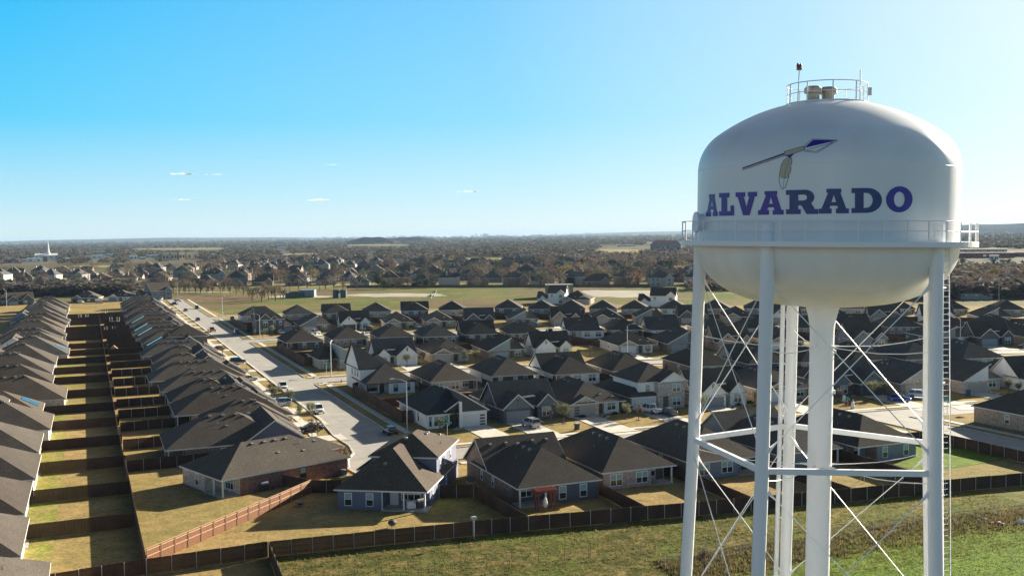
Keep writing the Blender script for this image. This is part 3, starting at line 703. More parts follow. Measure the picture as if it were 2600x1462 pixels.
decal('feather_outline', outline(fea, 2.4) + outline([(634, 562), (610, 640), (598, 735)], 1.6)[:2] + outline([(578, 668), (606, 676), (632, 668)], 1.8)[:2], OUTL, .02)
decal('feather_tie', [[Zs((608, 548), (662, 536), (646, 552), (640, 566), (634, 556))]], NAVY, .018)
# balcony
DZ = 35.42; RB = 8.22
b = MB(); b.lathe([(7.2, DZ), (RB, DZ), (RB, DZ - .28), (RB - .06, DZ - .28), (RB - .06, DZ - .04), (7.2, DZ - .04)], 96, caps=False); b.build('balcony_deck', TPR, tower)
def hoop(r, z, rr, n=96):
    b = MB(); b.tube([(r * math.cos(2 * math.pi * k / n), r * math.sin(2 * math.pi * k / n), z) for k in range(n + 1)], rr, 5, False); return b
for zz, rr in ((DZ + 1.07, .03), (DZ + .55, .024)): hoop(RB - .06, zz, rr).build('balcony_rail', TPR, tower)
for k in range(40):
    a = 2 * math.pi * (k + .4) / 40; b = MB(); b.box(-.025, .025, -.025, .025, 0, 1.07); b.build('rail_post', TPR, tower, ((RB - .06) * math.cos(a), (RB - .06) * math.sin(a), DZ), a)
# legs, struts and rods
LEG = [rad(-112.), rad(-40.), rad(34.5), rad(105.), rad(178.)]
def lp(i, z, dr=0.):
    r = 7.46 + (23.2 - z) * (.02 if z > 23.2 else .042) + dr; return Vector((r * math.sin(LEG[i % 5]), -r * math.cos(LEG[i % 5]), z))
for i in range(5):
    b = MB(); b.tube([lp(i, 0), lp(i, 12), lp(i, 23.2), lp(i, 36.35)], .37, 20); b.build('leg', TPR, tower, smooth=False)
RZ = 23.2
for i in range(5):
    for z, rr in ((RZ, .155), (12.0, .155)):
        b = MB(); p, q = lp(i, z), lp(i + 1, z); t = (q - p).normalized()
        n_ = t.cross(Vector((0, 0, 1))); vsq = []
        for e in (p + t * .3, q - t * .3):
            for sx, sz in ((-1, -1), (1, -1), (1, 1), (-1, 1)): vsq.append(tuple(e + n_ * rr * .8 * sx + Vector((0, 0, rr * sz))))
        b.add(vsq, [(3, 2, 1, 0), (4, 5, 6, 7)] + [(k, (k + 1) % 4, 4 + (k + 1) % 4, 4 + k) for k in range(4)]); b.build('strut', TPR, tower)
    for za, zb in ((33.4, RZ + .75), (RZ - .75, 12.9), (11.2, .5)):
        for s_, e_ in ((i, i + 1), (i + 1, i)):
            b = MB(); p, q = lp(s_, za), lp(e_, zb); t = (q - p).normalized(); b.tube([p + t * .55, q - t * .55], .03, 6)
            for e0, sg in ((p, 1), (q, -1)): b.tube([e0 + t * .3 * sg, e0 + t * .75 * sg, e0 + t * 1.15 * sg], [.17, .085, .04], 6)
            b.build('tie_rod', TPR, tower)
    for z in (29.6, 22.6):
        p = lp(i, z, -.3); q = Vector((p.x, p.y, 0)).normalized() * .68; q.z = z - .35
        md = (p + q) / 2; md.z -= .22
        b = MB(); b.tube([p, (p + md) / 2 - Vector((0, 0, .06)), md, (q + md) / 2 - Vector((0, 0, .02)), q], .026, 5); b.tube([q, q + (p - q).normalized() * .45], [.09, .03], 5); b.build('riser_rod', TPR, tower)
# overflow pipe beside the rear leg
b = MB(); off = Vector((-.66, -.1, 0)); b.tube([lp(4, 0) + off, lp(4, 12) + off, lp(4, 24) + off, lp(4, 34) + off], .15, 12)
for z in (30.6, 27.3, 24, 20.5, 17, 13): q = lp(4, z); b.tube([q, q + off], .05, 6)
b.build('overflow_pipe', TPR, tower, smooth=False)
# access ladder on the right-hand leg
b = MB(); lo_ = Vector((.62, .32, 0)); sx = Vector((.23 * .95, .23 * .3, 0))
for s_ in (-1, 1): b.tube([lp(2, 0) + lo_ + sx * s_, lp(2, 35.3) + lo_ + sx * s_], .03, 5)
z = .3
while z < 35.2:
    q = lp(2, z) + lo_; b.tube([q - sx, q + sx], .022, 5, False); z += .31
for z in (4, 10, 16, 22, 28, 33): q = lp(2, z); b.tube([q + Vector((.3, 0, 0)), q + lo_], .03, 5)
b.build('ladder', TPR, tower)
# crown: guard rail, vents, aerials
CZ = 43.22; b = MB(); b.lathe([(2.2, CZ - .02), (2.3, CZ - .02), (2.3, CZ + .1), (2.2, CZ + .1)], 40, caps=False); b.build('crown_kerb', TPR, tower)
for zz, rr in ((CZ + 1.15, .03), (CZ + .6, .022)): hoop(2.25, zz, rr, 40).build('crown_rail', TPR, tower)
for k in range(10):
    a = 2 * math.pi * (k + .25) / 10; b = MB(); b.box(-.028, .028, -.028, .028, 0, 1.15); b.build('crown_post', TPR, tower, (2.25 * math.cos(a), 2.25 * math.sin(a), CZ), a)
for x, y in ((-.95, -.5), (.02, -.2)):
    b = MB(); b.lathe([(.42, 43.2), (.42, 43.3), (.36, 43.34), (.36, 43.82), (.5, 43.86), (.5, 44.12), (.4, 44.22), (.38, 44.24)], 24, (x, y)); b.build('roof_ventilator', CREAMP, tower)
b = MB(); b.tube([(-1.98, -1.05, CZ), (-1.92, -1.05, CZ + 1.9)], .03, 5); b.build('beacon_pole', TPR, tower)
b = MB(); b.box(-2.06, -1.8, -1.13, -.97, CZ + 1.85, CZ + 1.97); b.lathe([(.07, CZ + 1.97), (.09, CZ + 2.1), (.05, CZ + 2.25)], 8, (-2.0, -1.05)); b.lathe([(.07, CZ + 1.97), (.08, CZ + 2.12), (.05, CZ + 2.22)], 8, (-1.85, -1.05)); b.build('beacon_lamp', M('beacon_glass', (.28, .08, .04), rough=.4), tower)
b = MB(); b.tube([(1.3, -1.8, CZ), (1.3, -1.8, CZ + 1.75)], .035, 6); b.build('aerial', TPR, tower)
b = MB(); b.box(2.0, 2.2, -1.1, -.95, CZ + .45, CZ + .9); b.build('aerial_box', STEEL, tower)
# manway on the left of the shell, small brackets above the deck
b = MB(); a = rad(-84); c = Vector((7.28 * math.sin(a), -7.28 * math.cos(a), 36.45)); nn = Vector((math.sin(a), -math.cos(a), 0)); tt = Vector((math.cos(a), math.sin(a), 0))
rings = [(.48, -.02), (.48, .3), (.6, .3), (.6, .42), (.1, .44)]
o = 0; vs_ = []
for r_, d_ in rings: vs_ += [tuple(c + nn * d_ + tt * r_ * math.cos(k * math.pi / 12) + Vector((0, 0, r_ * math.sin(k * math.pi / 12)))) for k in range(24)]
b.add(vs_, [(i * 24 + k, i * 24 + (k + 1) % 24, (i + 1) * 24 + (k + 1) % 24, (i + 1) * 24 + k) for i in range(4) for k in range(24)] + [tuple(range(96, 120))]); b.build('manway', TPR, tower)
for ph, zz in ((0, 39.45),): hoop(7.276, zz, .014, 128).build('weld_seam', TPR, tower)

# ------------------------------------------------------------------ the houses
DR = 0
def drive_local(h, pts, z=.11):
    """driveway: concrete slab from a garage to the street, in the house's own frame"""
    h = getattr(h, 'root', h); c, s_ = math.cos(h.rotation_euler[2]), math.sin(h.rotation_euler[2])
    sheet('driveway', [(h.location[0] + x * c - y * s_, h.location[1] + x * s_ + y * c) for x, y in pts], z, WALK, thick=.1)
FIRST, SECOND, THIRD, FOURTH, FIFTH, SIXTH, SEVENTH = ['row along the near boundary fence', 'row facing the near cross street', 'third row back', 'fourth row back', 'fifth row back', 'sixth row back', 'seventh row back']
def lab(desc, i, row): return f'{desc}, {ordn(i)} from left in the {row}'
VN = M('flat_vent', (.5, .48, .44), rough=.6)

# first row: backs to the camera -------------------------------------------------
# corner house with red brick side, turned to the bulb
c0 = Vector(at(454, 1181.4, EAVE)); c1 = Vector(at(562, 1220, EAVE)); ax = (c1 - c0).normalized(); ang = math.atan2(ax.y, ax.x)
ay = Vector((-ax.y, ax.x)); org = c0 + ax * .42 + ay * .42
hN0 = HB('brown-roofed house with red brick side wall, nearest house left of the street corner', 0, 0, ang, world=org)
W_, D_l = 12.4, 20.5
hN0.wall([(0, 0), (W_ - 5.4, 0), (W_ - 5.4, 2.6), (W_, 2.6), (W_, D_l), (0, D_l)], 0, EAVE - .1, 'red')
hN0.wall([(-.03, -.04), (W_ - 5.38, -.04), (W_ - 5.38, .03), (-.03, .03)], .1, EAVE - .12, 'cream'); hN0.wall([(W_ - 5.4, 2.56), (W_ + .02, 2.56), (W_ + .02, 2.65), (W_ - 5.4, 2.65)], .1, EAVE - .12, 'cream'); hN0.wall([(W_ - 5.44, 0), (W_ - 5.36, 0), (W_ - 5.36, 2.6), (W_ - 5.44, 2.6)], .1, EAVE - .12, 'cream')
hN0.wing(0, W_, 0, D_l, EAVE, .52); hN0.wing(-.4, 5.5, D_l - 6, D_l + 3.5, EAVE - .01, .5, 'y', 'hip', 'hip'); hN0.wall([(-.4, D_l - 6), (5.5, D_l - 6), (5.5, D_l + 3.5), (-.4, D_l + 3.5)], 0, EAVE - .12, 'red')
hN0.slab(W_ - 5.4, W_, -.2, 2.6); hN0.post(W_ - 2.8, .1, EAVE - .2); hN0.post(W_ - .15, .1, EAVE - .2)
hN0.win(1.3, -.04, .7, .85, 1.5); hN0.win(4.6, -.04, .7, .85, 1.5); hN0.win(W_ - 3., 2.56, .5, .8, 1.7, 3); hN0.win(W_, 12.8, .6, .9, 1.7, 1, 'R', dark=True)
hN0.door(W_ - 4.6, 2.56, mat=WHITE)
for y in (7.6, 9.6, 11.4, 13.2): hN0.vent(W_ / 2 + .75, y, EAVE + (W_ / 2 - .4) * .52 + .02)
for y, o in ((10.5, 3.2), (14.5, 3.6), (17.3, 2.0)): hN0.vent(W_ / 2 + o, y, EAVE + (W_ / 2 + .4 - o) * .52 - .12)
hN0.pipe(W_ / 2 + 2.2, 14.8, EAVE + (W_ / 2 - 1.8) * .52)
hN0.done()

# two-storey blue-grey house in the middle of the corner
c0 = Vector(at(846.5, 1241.6, EAVE)); c1 = Vector(at(1085.7, 1248.4, EAVE)); ax = (c1 - c0).normalized(); ang = math.atan2(ax.y, ax.x); ay = Vector((-ax.y, ax.x)); org = c0 + ax * .42 + ay * .42
h = HB('two-storey blue-grey house with covered patio, left of centre by the boundary fence', 0, 0, ang, world=org)
W1 = (c1 - c0).length - .84; D1 = 15.5; E2 = 5.5
h.wall([(0, 0), (W1 - 5.9, 0), (W1 - 5.9, 2.4), (W1, 2.4), (W1, 20), (2.4, 20), (2.4, D1), (0, D1)], 0, EAVE - .1, 'blue')
h.wing(0, W1, 0, D1, EAVE, .67, 'y', 'hip', 'hip')
x0, x1, y0, y1 = 2.3, W1 - .35, 7.9, 20.2
h.wall([(x0, y0), (x1, y0), (x1, y1), (x0, y1)], 0, E2 - .1, 'blue')
h.wing(x0, x1, y0, y1, E2, .46, 'y', 'hip', 'hip', gm='bluegrey')
h.wing(-.6, 3.5, D1 - 4, D1 + 7.4, EAVE + .02, .6, 'y', 'hip', 'hip', gm='blue'); h.wall([(-.6, D1 - 4), (3.5, D1 - 4), (3.5, D1 + 7.4), (-.6, D1 + 7.4)], 0, EAVE - .12, 'blue')
h.slab(W1 - 5.9, W1 + .3, -.5, 2.4); h.post(W1 - 2.95, .1, EAVE - .2); h.post(W1 - .12, .1, EAVE - .2); h.post(W1 - 5.85, -.05, EAVE - .2, w=.12)
h.win(1.45, 0, .55, .9, 1.6); h.win(4.4, 0, .55, .9, 1.6); h.win(W1 - 2.6, 2.4, .9, .85, 1.45, 3); h.door(W1 - 4.9, 2.4, mat=TRIM)
for y in (10, 13, 16.5): h.win(W1 - .35, y, 3.5, .7, 1.2, 1, 'R')
h.win(W1, 4, .8, .5, 1.2, 1, 'R'); h.win(W1, 12, .8, .6, 1.1, 1, 'R')
h.vent(5.6, 3.6, EAVE + 4.0 * .67 - .02); h.vent(6.3, 11.4, E2 + 3.9 * .46); h.vent(8.3, 15.2, E2 + 3.7 * .46); h.vent(8.3, 16.2, E2 + 3.7 * .46); h.vent(9.6, 18, E2 + 2.3 * .46); h.pipe(10.8, 14, E2 + 1.2 * .46)
h.done(); hN1 = h

# white-gabled tan house with red pergola
h = rear_house('tan house with grey rear wall behind the red pergola, brown hip roof and side gable', 51.2, 123.3, ROTU, 11.7, 20.3, 'greydark', 'brown', 'L', cross='tan', wins=0, pitch=.60, pw=5.2)
h.post(3.9, .12, EAVE - .2); h.win(3.9, 2.56, .75, .7, 1.5); h.win(6.3, -.04, .6, .95, 1.65); h.win(9.4, -.04, .6, .95, 1.65)
h.win(0, 9.5, .8, .7, 1.4, 1, 'L'); h.win(0, 14, .8, .7, 1.4, 1, 'L')
for x in (1.5, 4.0, 8.2, 10.4): h.vent(x, 14.3, EAVE + 2.9)
h = rear_house('rose-tan brick house with brown hip roof and patio post, left of the tower legs', 65.3, 126.4, ROTU, 11.2, 19.5, 'pinkbrick', 'brown', 'R', wins=0, pitch=.60)
h.win(2.0, -.04, .7, .9, 1.5, 2); h.win(6.1, -.04, .7, .9, 1.5, 2)
h.wing(-.2, 5.4, 13, 22.5, EAVE - .02, .6); h.wall([(-.2, 13), (5.4, 13), (5.4, 22.5), (-.2, 22.5)], 0, EAVE - .13, 'brown')
h = rear_house('grey-walled hip-roofed house behind the two left tower legs', 79.6, 126.2, ROTU, 11.6, 19.5, 'bluegrey', 'brown', 'R', wins=2, pitch=.60)
h = rear_house('house with high side gable behind the tower riser pipe', 94.2, 125.6, ROTU, 11.4, 21.5, 'bluegrey', 'brown', 'R', cross='grey', wins=2, pitch=.60)
h = rear_house('grey house with brown hip roof and patio beside the bright green yard', 108.5, 124.6, ROTU, 11.4, 20., 'bluegrey', 'brown', 'L', wins=0, pitch=.60)
h.win(5.2, -.04, .6, .9, 1.6); h.win(9.4, -.04, .6, .9, 1.6)
h = HB('long tan brick house at right picture edge beyond the road', 151.6, 143.0, ROTU - math.pi / 2)
h.wall([(0, 0), (22, 0), (22, 12), (0, 12)], 0, 2.95, 'tan'); h.wing(0, 22, 0, 12, 3.05, .55, 'x', 'hip', 'hip'); h.win(7.5, 0, 1.0, .9, 1.5); h.win(16, 0, 1.0, .9, 1.5); h.wing(5, 16, 5, 15, 3.06, .5); h.wall([(5, 11), (16, 11), (16, 15), (5, 15)], 0, 2.95, 'tan'); h.done()

# second row: fronts to the camera across the near cross street --------------------
v1 = 181.5
hR1 = []
h = HB('white modern house with black roof and tall white entry fin beside the street lamp', 57.1, 181.5, ROTU, roof=ROOFB)
Wm = 11.4
h.wall([(0, 0), (4.3, 0), (4.3, 2), (Wm, 2), (Wm, 19), (0, 19)], 0, EAVE - .1, 'white')
h.wall([(6.2, -1.0), (Wm, -1.0), (Wm, 2.2), (6.2, 2.2)], 0, EAVE + .2, 'white'); h.wall([(4.3, .3), (6.25, .3), (6.25, 2.1), (4.3, 2.1)], 0, 3.5, 'dark')
h.wing(0, Wm, 0.02, 19, EAVE, .58, 'y', 'hip', 'hip'); h.shed(6.2, Wm, -1.1, 8, EAVE + .35, .62, 'dark', 'L'); h.shed(3.6, 6.5, -.2, 7, EAVE + .55, .62, 'dark', 'R', .35)
h.wall([(5.85, -1.35), (6.35, -1.35), (6.35, -.9), (5.85, -.9)], 0, 4.9, 'white')
h.win(2.2, 0, .55, .95, 1.7, 2); h.win(.5, 0, .55, .3, 1.7, 1, dark=True); h.win(3.6, 0, .55, .5, 1.7, 1, dark=True); h.garage(8.9, -1.0, 4.5, 2.25, GDW, 1); h.door(5.3, .3, mat=TRIMD); h.win(0, 6, .7, .5, 1.5, 1, 'L', dark=True)
h.slab(4.3, 6.0, -2.6, .3, .12); h.done(); hR1.append(h)
hR1.append(front_house('dark grey board house with twin front gables and silver car on its drive', 71.9, 181.8, rowrot(180, 72), 'gables', 12., 19, 'greydark', 'greyv', GDG, 0))
hR1.append(front_house('pale brick house with wide hip roof and striped garage door', 86.0, 181.5, rowrot(180, 86), 'hip', 11.6, 19, 'cream', 'white', GDT, -1))
h = HB('two-storey white and stone brick house left of the nearest tower leg', 100.6, 182.5, rowrot(180, 101))
h.wall([(0, 0), (6, 0), (6, 18), (0, 18)], 0, EAVE - .1, 'brown'); h.wall([(5.9, -.8), (12, -.8), (12, 14), (5.9, 14)], 0, 5.4, 'stone'); h.wall([(2.2, .9), (6.1, .9), (6.1, 13), (2.2, 13)], 0, 5.4, 'white')
h.wall([(.25, -.05), (5.8, -.05), (5.8, .1), (.25, .1)], 0, EAVE - .12, 'white')
h.wing(0, 6.4, 0, 18, EAVE, .6); h.wing(2.2, 12, .9, 13.5, 5.5, .6, 'y', 'hip', 'hip'); h.wing(6.4, 12.2, -.8, 6, 5.52, .6, 'y', 'gable', 'hip', gm='white')
h.garage(3.0, -.05, 4.7, 2.2, GDW); h.door(7.6, -.8, h=2.4); h.win(4.3, .9, 3.3, .95, 1.6); h.win(10.1, -.8, 3.4, .85, 1.5, 2); h.win(10.1, -.8, .6, .85, 1.5, 2); h.done(); hR1.append(h)
h = front_house('white board house with dormer and front gable between the two left tower legs', 114.2, 179, rowrot(180, 115), 'gables', 11.6, 19, 'whitebrick', 'white', GDG); hR1.append(h)
hR1.append(front_house('brick house with pale garage door partly behind tower rear leg', 130, 179, rowrot(180, 131), 'hip', 11.5, 19, 'tan', 'tan', GDW))
hR1.append(front_house('dark grey gabled house with black garage door right of the riser pipe', 147.8, 177.5, rowrot(180, 150), 'gables', 12, 19, 'greydark', 'greyv', M('garage_door_black', (.04, .035, .03), rough=.5), mirror=True))
hR1.append(front_house('tan brick house behind the right front tower leg', 161.8, 173.5, rowrot(180, 163), 'shed', 11.5, 19, 'tan', 'cream', GDT))
hR1.append(front_house('cream brick house with pale garage and blue bin right of the tower', 175.6, 169.5, rowrot(180, 177), 'shed', 11.5, 19, 'cream', 'white', GDT))
hR1.append(front_house('white-gabled house at right edge facing the near cross street', 189.5, 165, rowrot(180, 190), 'gables', 11.5, 19, 'white', 'white', GDW))
for i, h in enumerate(hR1):
    mirr = i == 6
    xa = (6.3, 11.3) if i == 0 else ((6.4, 11.4) if mirr else (.5, 5.6))
    ln = (v1 - 163.) + 1.5
    drive_local(h, [(xa[0], -.9), (xa[1], -.9), (xa[1] + .2, -ln + 3), (xa[1] + 1, -ln - .8), (xa[0] - 1, -ln - .8), (xa[0] - .2, -ln + 3)])
    drive_local(h, [(6.6, -.5), (7.7, -.5), (7.7, -3.2), (xa[1] if not mirr and i else 7.6, -4.2), (xa[1] if not mirr and i else 6.4, -5.2), (6.6, -4.)], .1)

# third row: backs to the camera
h = HB('white two-storey house with black trim and patio at the street corner', 57.0, 226.4, rowrot(224, 57), trim=TRIMD)
h.wall([(0, 0), (4.6, 0), (4.6, 2.4), (0, 2.4)][:0] or [(4.9, 0), (11.2, 0), (11.2, 14), (0, 14), (0, 2.6), (4.9, 2.6)], 0, EAVE - .1, 'white')
h.wing(0, 11.2, 0, 13, EAVE, .62); h.wall([(-.3, 5), (6.2, 5), (6.2, 19), (-.3, 19)], 0, 5.4, 'white'); h.wing(-.3, 6.2, 5, 19, 5.5, .8, 'x', 'gable', 'hip', gm='white'); h.wing(2, 8.5, 8, 17, 5.48, .7)
h.wall([(6, 8), (8.5, 8), (8.5, 17), (6, 17)], 0, 5.38, 'white')
h.slab(0, 4.9, -.2, 2.6); h.post(.1, .1, 2.6, TRIMD); h.post(3.0, .1, 2.6, TRIMD); h.post(4.85, -.05, 2.6, TRIMD, .14)
h.win(6.7, 0, .6, .9, 1.55, 1, dark=True); h.win(9.6, 0, .6, .9, 1.55, 1, dark=True); h.win(1.8, 2.6, .6, .8, 1.5, 3, dark=True); h.door(4.1, 2.6, mat=TRIMD)
for y in (7.5, 10, 13): h.win(-.3, y, 3.5, .55, 1.3, 1, 'L', dark=True)
h.vent(5.6, 4.4, EAVE + 2.6); h.vent(4.2, 9.5, 7.2); h.done()
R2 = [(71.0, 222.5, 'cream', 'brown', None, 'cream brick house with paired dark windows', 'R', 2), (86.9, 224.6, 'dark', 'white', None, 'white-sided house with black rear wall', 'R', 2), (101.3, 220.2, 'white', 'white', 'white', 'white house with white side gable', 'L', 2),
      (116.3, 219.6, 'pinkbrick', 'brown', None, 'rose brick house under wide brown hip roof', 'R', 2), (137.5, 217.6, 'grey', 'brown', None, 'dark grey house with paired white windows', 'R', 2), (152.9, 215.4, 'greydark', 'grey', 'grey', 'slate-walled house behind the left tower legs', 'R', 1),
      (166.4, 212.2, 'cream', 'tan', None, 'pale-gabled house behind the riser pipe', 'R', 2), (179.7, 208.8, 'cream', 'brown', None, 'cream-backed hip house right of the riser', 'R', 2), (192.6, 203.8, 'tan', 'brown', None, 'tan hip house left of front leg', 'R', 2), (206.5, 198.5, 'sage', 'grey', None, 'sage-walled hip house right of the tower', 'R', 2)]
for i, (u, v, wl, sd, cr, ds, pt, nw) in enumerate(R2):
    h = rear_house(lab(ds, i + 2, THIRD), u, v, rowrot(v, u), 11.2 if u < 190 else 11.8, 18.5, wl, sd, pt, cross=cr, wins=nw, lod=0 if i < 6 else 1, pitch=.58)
    drive_local(h, [(5.2, 18.4), (10, 18.4), (10, 26.5), (5.2, 26.5)])
# fourth row: fronts to the camera
R3 = [(56.9, 276.5, 'stone', 'shed', 'sage', 'stone and sage corner house', GDT, 0, True), (72.6, 276.5, 'white', 'gables', 'white', 'white gabled cottage with porch', GDW, 0, True), (88.4, 276.5, 'tan', 'hip', 'stone', 'tan brick house with pale bay', GDT, 0, False), (105, 275, 'brown', 'shed', 'sage', 'brown brick house with sage garage gable', M('garage_door_sage', (.24, .30, .30), rough=.5), -1, False),
      (119.4, 274, 'white', 'gables', 'white', 'bright white twin-gabled house', GDW, 0, False), (144.8, 270.5, 'stone', 'hip', 'white', 'pale stone house with white garage', GDW, 0, False), (159.8, 267, 'brown', 'shed', 'bluegrey', 'brown house with blue-grey garage gable', GDG, 0, False), (174.8, 263, 'tan', 'gables', 'tan', 'tan gabled house behind the left tower legs', GDT, 0, False),
      (190, 258, 'tan', 'hip', 'cream', 'tan house behind the rear tower leg', GDW, 0, False), (214.5, 249.5, 'grey', 'gables', 'grey', 'grey twin-gabled house right of the riser', GDG, 0, False), (238.5, 240.8, 'greydark', 'shed', 'grey', 'dark house beside the right street lamp', GDG, 0, False), (251.5, 236, 'greydark', 'gables', 'greydark', 'dark house with small dormer', GDG, 0, False), (264.5, 230, 'tan', 'hip', 'tan', 'tan house behind the parked white car', GDT, 0, False)]
for i, (u, v, wl, stl, tw, ds, gd, gl, mi) in enumerate(R3):
    h = front_house(lab(ds, i + 1, FOURTH), u, v, rowrot(v, u), stl, 11.4, 18.5, wl, tw, gd, gl, lod=0 if i < 7 else 1, mirror=mi)
    xa = (5.9, 10.9) if mi else (.5, 5.6)
    drive_local(h, [(xa[0], -.9), (xa[1], -.9), (xa[1] + .8, -14.5), (xa[0] - .8, -14.5)])
# fifth row: backs
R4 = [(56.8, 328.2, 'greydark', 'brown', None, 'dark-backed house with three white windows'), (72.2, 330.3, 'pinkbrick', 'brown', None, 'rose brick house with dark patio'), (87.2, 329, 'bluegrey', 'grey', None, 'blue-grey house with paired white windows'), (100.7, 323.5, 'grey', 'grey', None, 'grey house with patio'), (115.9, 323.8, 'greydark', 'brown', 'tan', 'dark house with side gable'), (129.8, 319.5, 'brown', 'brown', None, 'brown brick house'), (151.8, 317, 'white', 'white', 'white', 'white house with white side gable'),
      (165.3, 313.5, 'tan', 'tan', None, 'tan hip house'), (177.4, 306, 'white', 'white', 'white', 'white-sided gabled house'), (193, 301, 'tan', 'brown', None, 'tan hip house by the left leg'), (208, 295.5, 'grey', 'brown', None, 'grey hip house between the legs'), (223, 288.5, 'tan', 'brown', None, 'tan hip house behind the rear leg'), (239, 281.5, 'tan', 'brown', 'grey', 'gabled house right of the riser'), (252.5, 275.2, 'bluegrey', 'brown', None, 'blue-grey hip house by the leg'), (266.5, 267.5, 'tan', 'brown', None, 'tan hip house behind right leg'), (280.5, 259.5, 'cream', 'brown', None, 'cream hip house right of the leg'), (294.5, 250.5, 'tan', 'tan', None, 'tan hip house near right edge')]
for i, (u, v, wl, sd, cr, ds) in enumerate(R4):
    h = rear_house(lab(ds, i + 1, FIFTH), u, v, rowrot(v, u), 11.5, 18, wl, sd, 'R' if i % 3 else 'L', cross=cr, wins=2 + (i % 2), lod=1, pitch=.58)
# sixth row: fronts
h = HB('dark blue-grey two-storey house with two gables behind the corner street lamp', 56.6, 391, rowrot(391, 57))
h.wall([(0, 0), (10.2, 0), (10.2, 12), (0, 12)], 0, 5.3, 'greydark'); h.wing(0, 10.2, 0, 12, 5.4, .75, 'x', 'gable', 'hip', gm='greydark'); h.wing(.8, 5.6, -.2, 5, 5.42, .85, 'y', 'gable', 'hip', gm='greydark', oh=.3); h.wing(5.2, 7.8, -.25, 5, 5.43, .9, 'y', 'gable', 'hip', gm='greydark', oh=.3); h.wall([(8.2, .5), (14, .5), (14, 10), (8.2, 10)], 0, EAVE - .1, 'greydark'); h.wing(8.2, 14, .5, 10, EAVE, .55)
h.wall([(.8, -.2), (5.6, -.2), (5.6, .2), (.8, .2)], 0, 5.3, 'greydark')
h.win(3.2, -.2, 3.3, .8, 1.5, 2); h.win(3.2, -.2, .6, .8, 1.5, 2); h.win(6.5, 0, 3.4, .7, 1.5); h.win(8.8, 0, 3.3, .8, 1.5, 1); h.door(7, 0); h.garage(11.2, .5, 4.4, 2.1, GDG); h.done()
R5 = [(72.6, 390, 'brown', 'shed', 'bluegrey', 'low brown house behind the white SUV'), (88.5, 391, 'white', 'gables', 'white', 'white twin-gabled house with dark garage'), (105, 386.5, 'tan', 'hip', 'tan', 'tan brick house'), (120.5, 383.5, 'tan', 'hip', 'tan', 'tan house with small gable'), (136, 380.5, 'greydark', 'gables', 'greydark', 'dark gabled house'), (152.5, 375, 'brown', 'shed', 'sage', 'brown house with sage gable'), (168.5, 369.5, 'tan', 'gables', 'tan', 'tan gabled house'), (184, 363, 'tan', 'hip', 'tan', 'tan house with bay'), (199.5, 357, 'grey', 'shed', 'grey', 'grey shed-roofed house'), (215, 350, 'greydark', 'gables', 'greydark', 'dark twin-gabled house'), (231, 342, 'tan', 'hip', 'tan', 'tan house by the left leg'), (247, 333.5, 'white', 'gables', 'white', 'white gabled house between the legs'), (263, 324, 'tan', 'hip', 'tan', 'tan house behind the rear leg'), (279, 314, 'grey', 'gables', 'grey', 'grey gabled house right of the riser'), (295, 303, 'white', 'gables', 'white', 'white gabled house near the leg'), (311, 291, 'tan', 'shed', 'sage', 'sage-gabled house right of the leg'), (327, 278, 'tan', 'hip', 'tan', 'tan house at right')]
for i, (u, v, wl, stl, tw, ds) in enumerate(R5):
    h = front_house(lab(ds, i + 2, SIXTH), u, v, rowrot(v, u), stl, 11.4, 17.5, wl, tw, M('garage_door_black', (.04, .035, .03), rough=.5) if i == 1 else GDT, 0, lod=1)
    if i < 8: drive_local(h, [(.5, -.9), (5.6, -.9), (6.4, -16), (-.3, -16)])
# seventh row: backs
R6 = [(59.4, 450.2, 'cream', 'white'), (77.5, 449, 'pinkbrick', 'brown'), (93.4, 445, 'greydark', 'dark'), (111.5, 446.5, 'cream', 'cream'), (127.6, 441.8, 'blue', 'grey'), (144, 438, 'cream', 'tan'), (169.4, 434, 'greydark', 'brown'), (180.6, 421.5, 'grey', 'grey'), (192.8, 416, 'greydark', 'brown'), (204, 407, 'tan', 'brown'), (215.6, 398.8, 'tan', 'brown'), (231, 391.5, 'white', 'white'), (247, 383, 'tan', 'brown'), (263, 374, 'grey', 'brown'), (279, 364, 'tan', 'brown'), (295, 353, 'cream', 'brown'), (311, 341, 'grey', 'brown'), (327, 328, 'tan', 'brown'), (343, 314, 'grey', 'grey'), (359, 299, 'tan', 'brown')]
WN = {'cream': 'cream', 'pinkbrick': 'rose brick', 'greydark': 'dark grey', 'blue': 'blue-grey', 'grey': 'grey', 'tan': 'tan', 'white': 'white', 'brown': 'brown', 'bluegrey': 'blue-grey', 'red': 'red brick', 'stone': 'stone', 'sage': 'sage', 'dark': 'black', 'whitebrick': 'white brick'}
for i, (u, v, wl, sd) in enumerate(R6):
    rear_house(lab(f'hip-roofed house with {WN[wl]} back', i + 1, SEVENTH), u, v, rowrot(v, u), 12, 17, wl, sd, 'R' if i % 3 else None, cross='grey' if i in (2, 4) else None, wins=2, lod=1, pitch=.56)
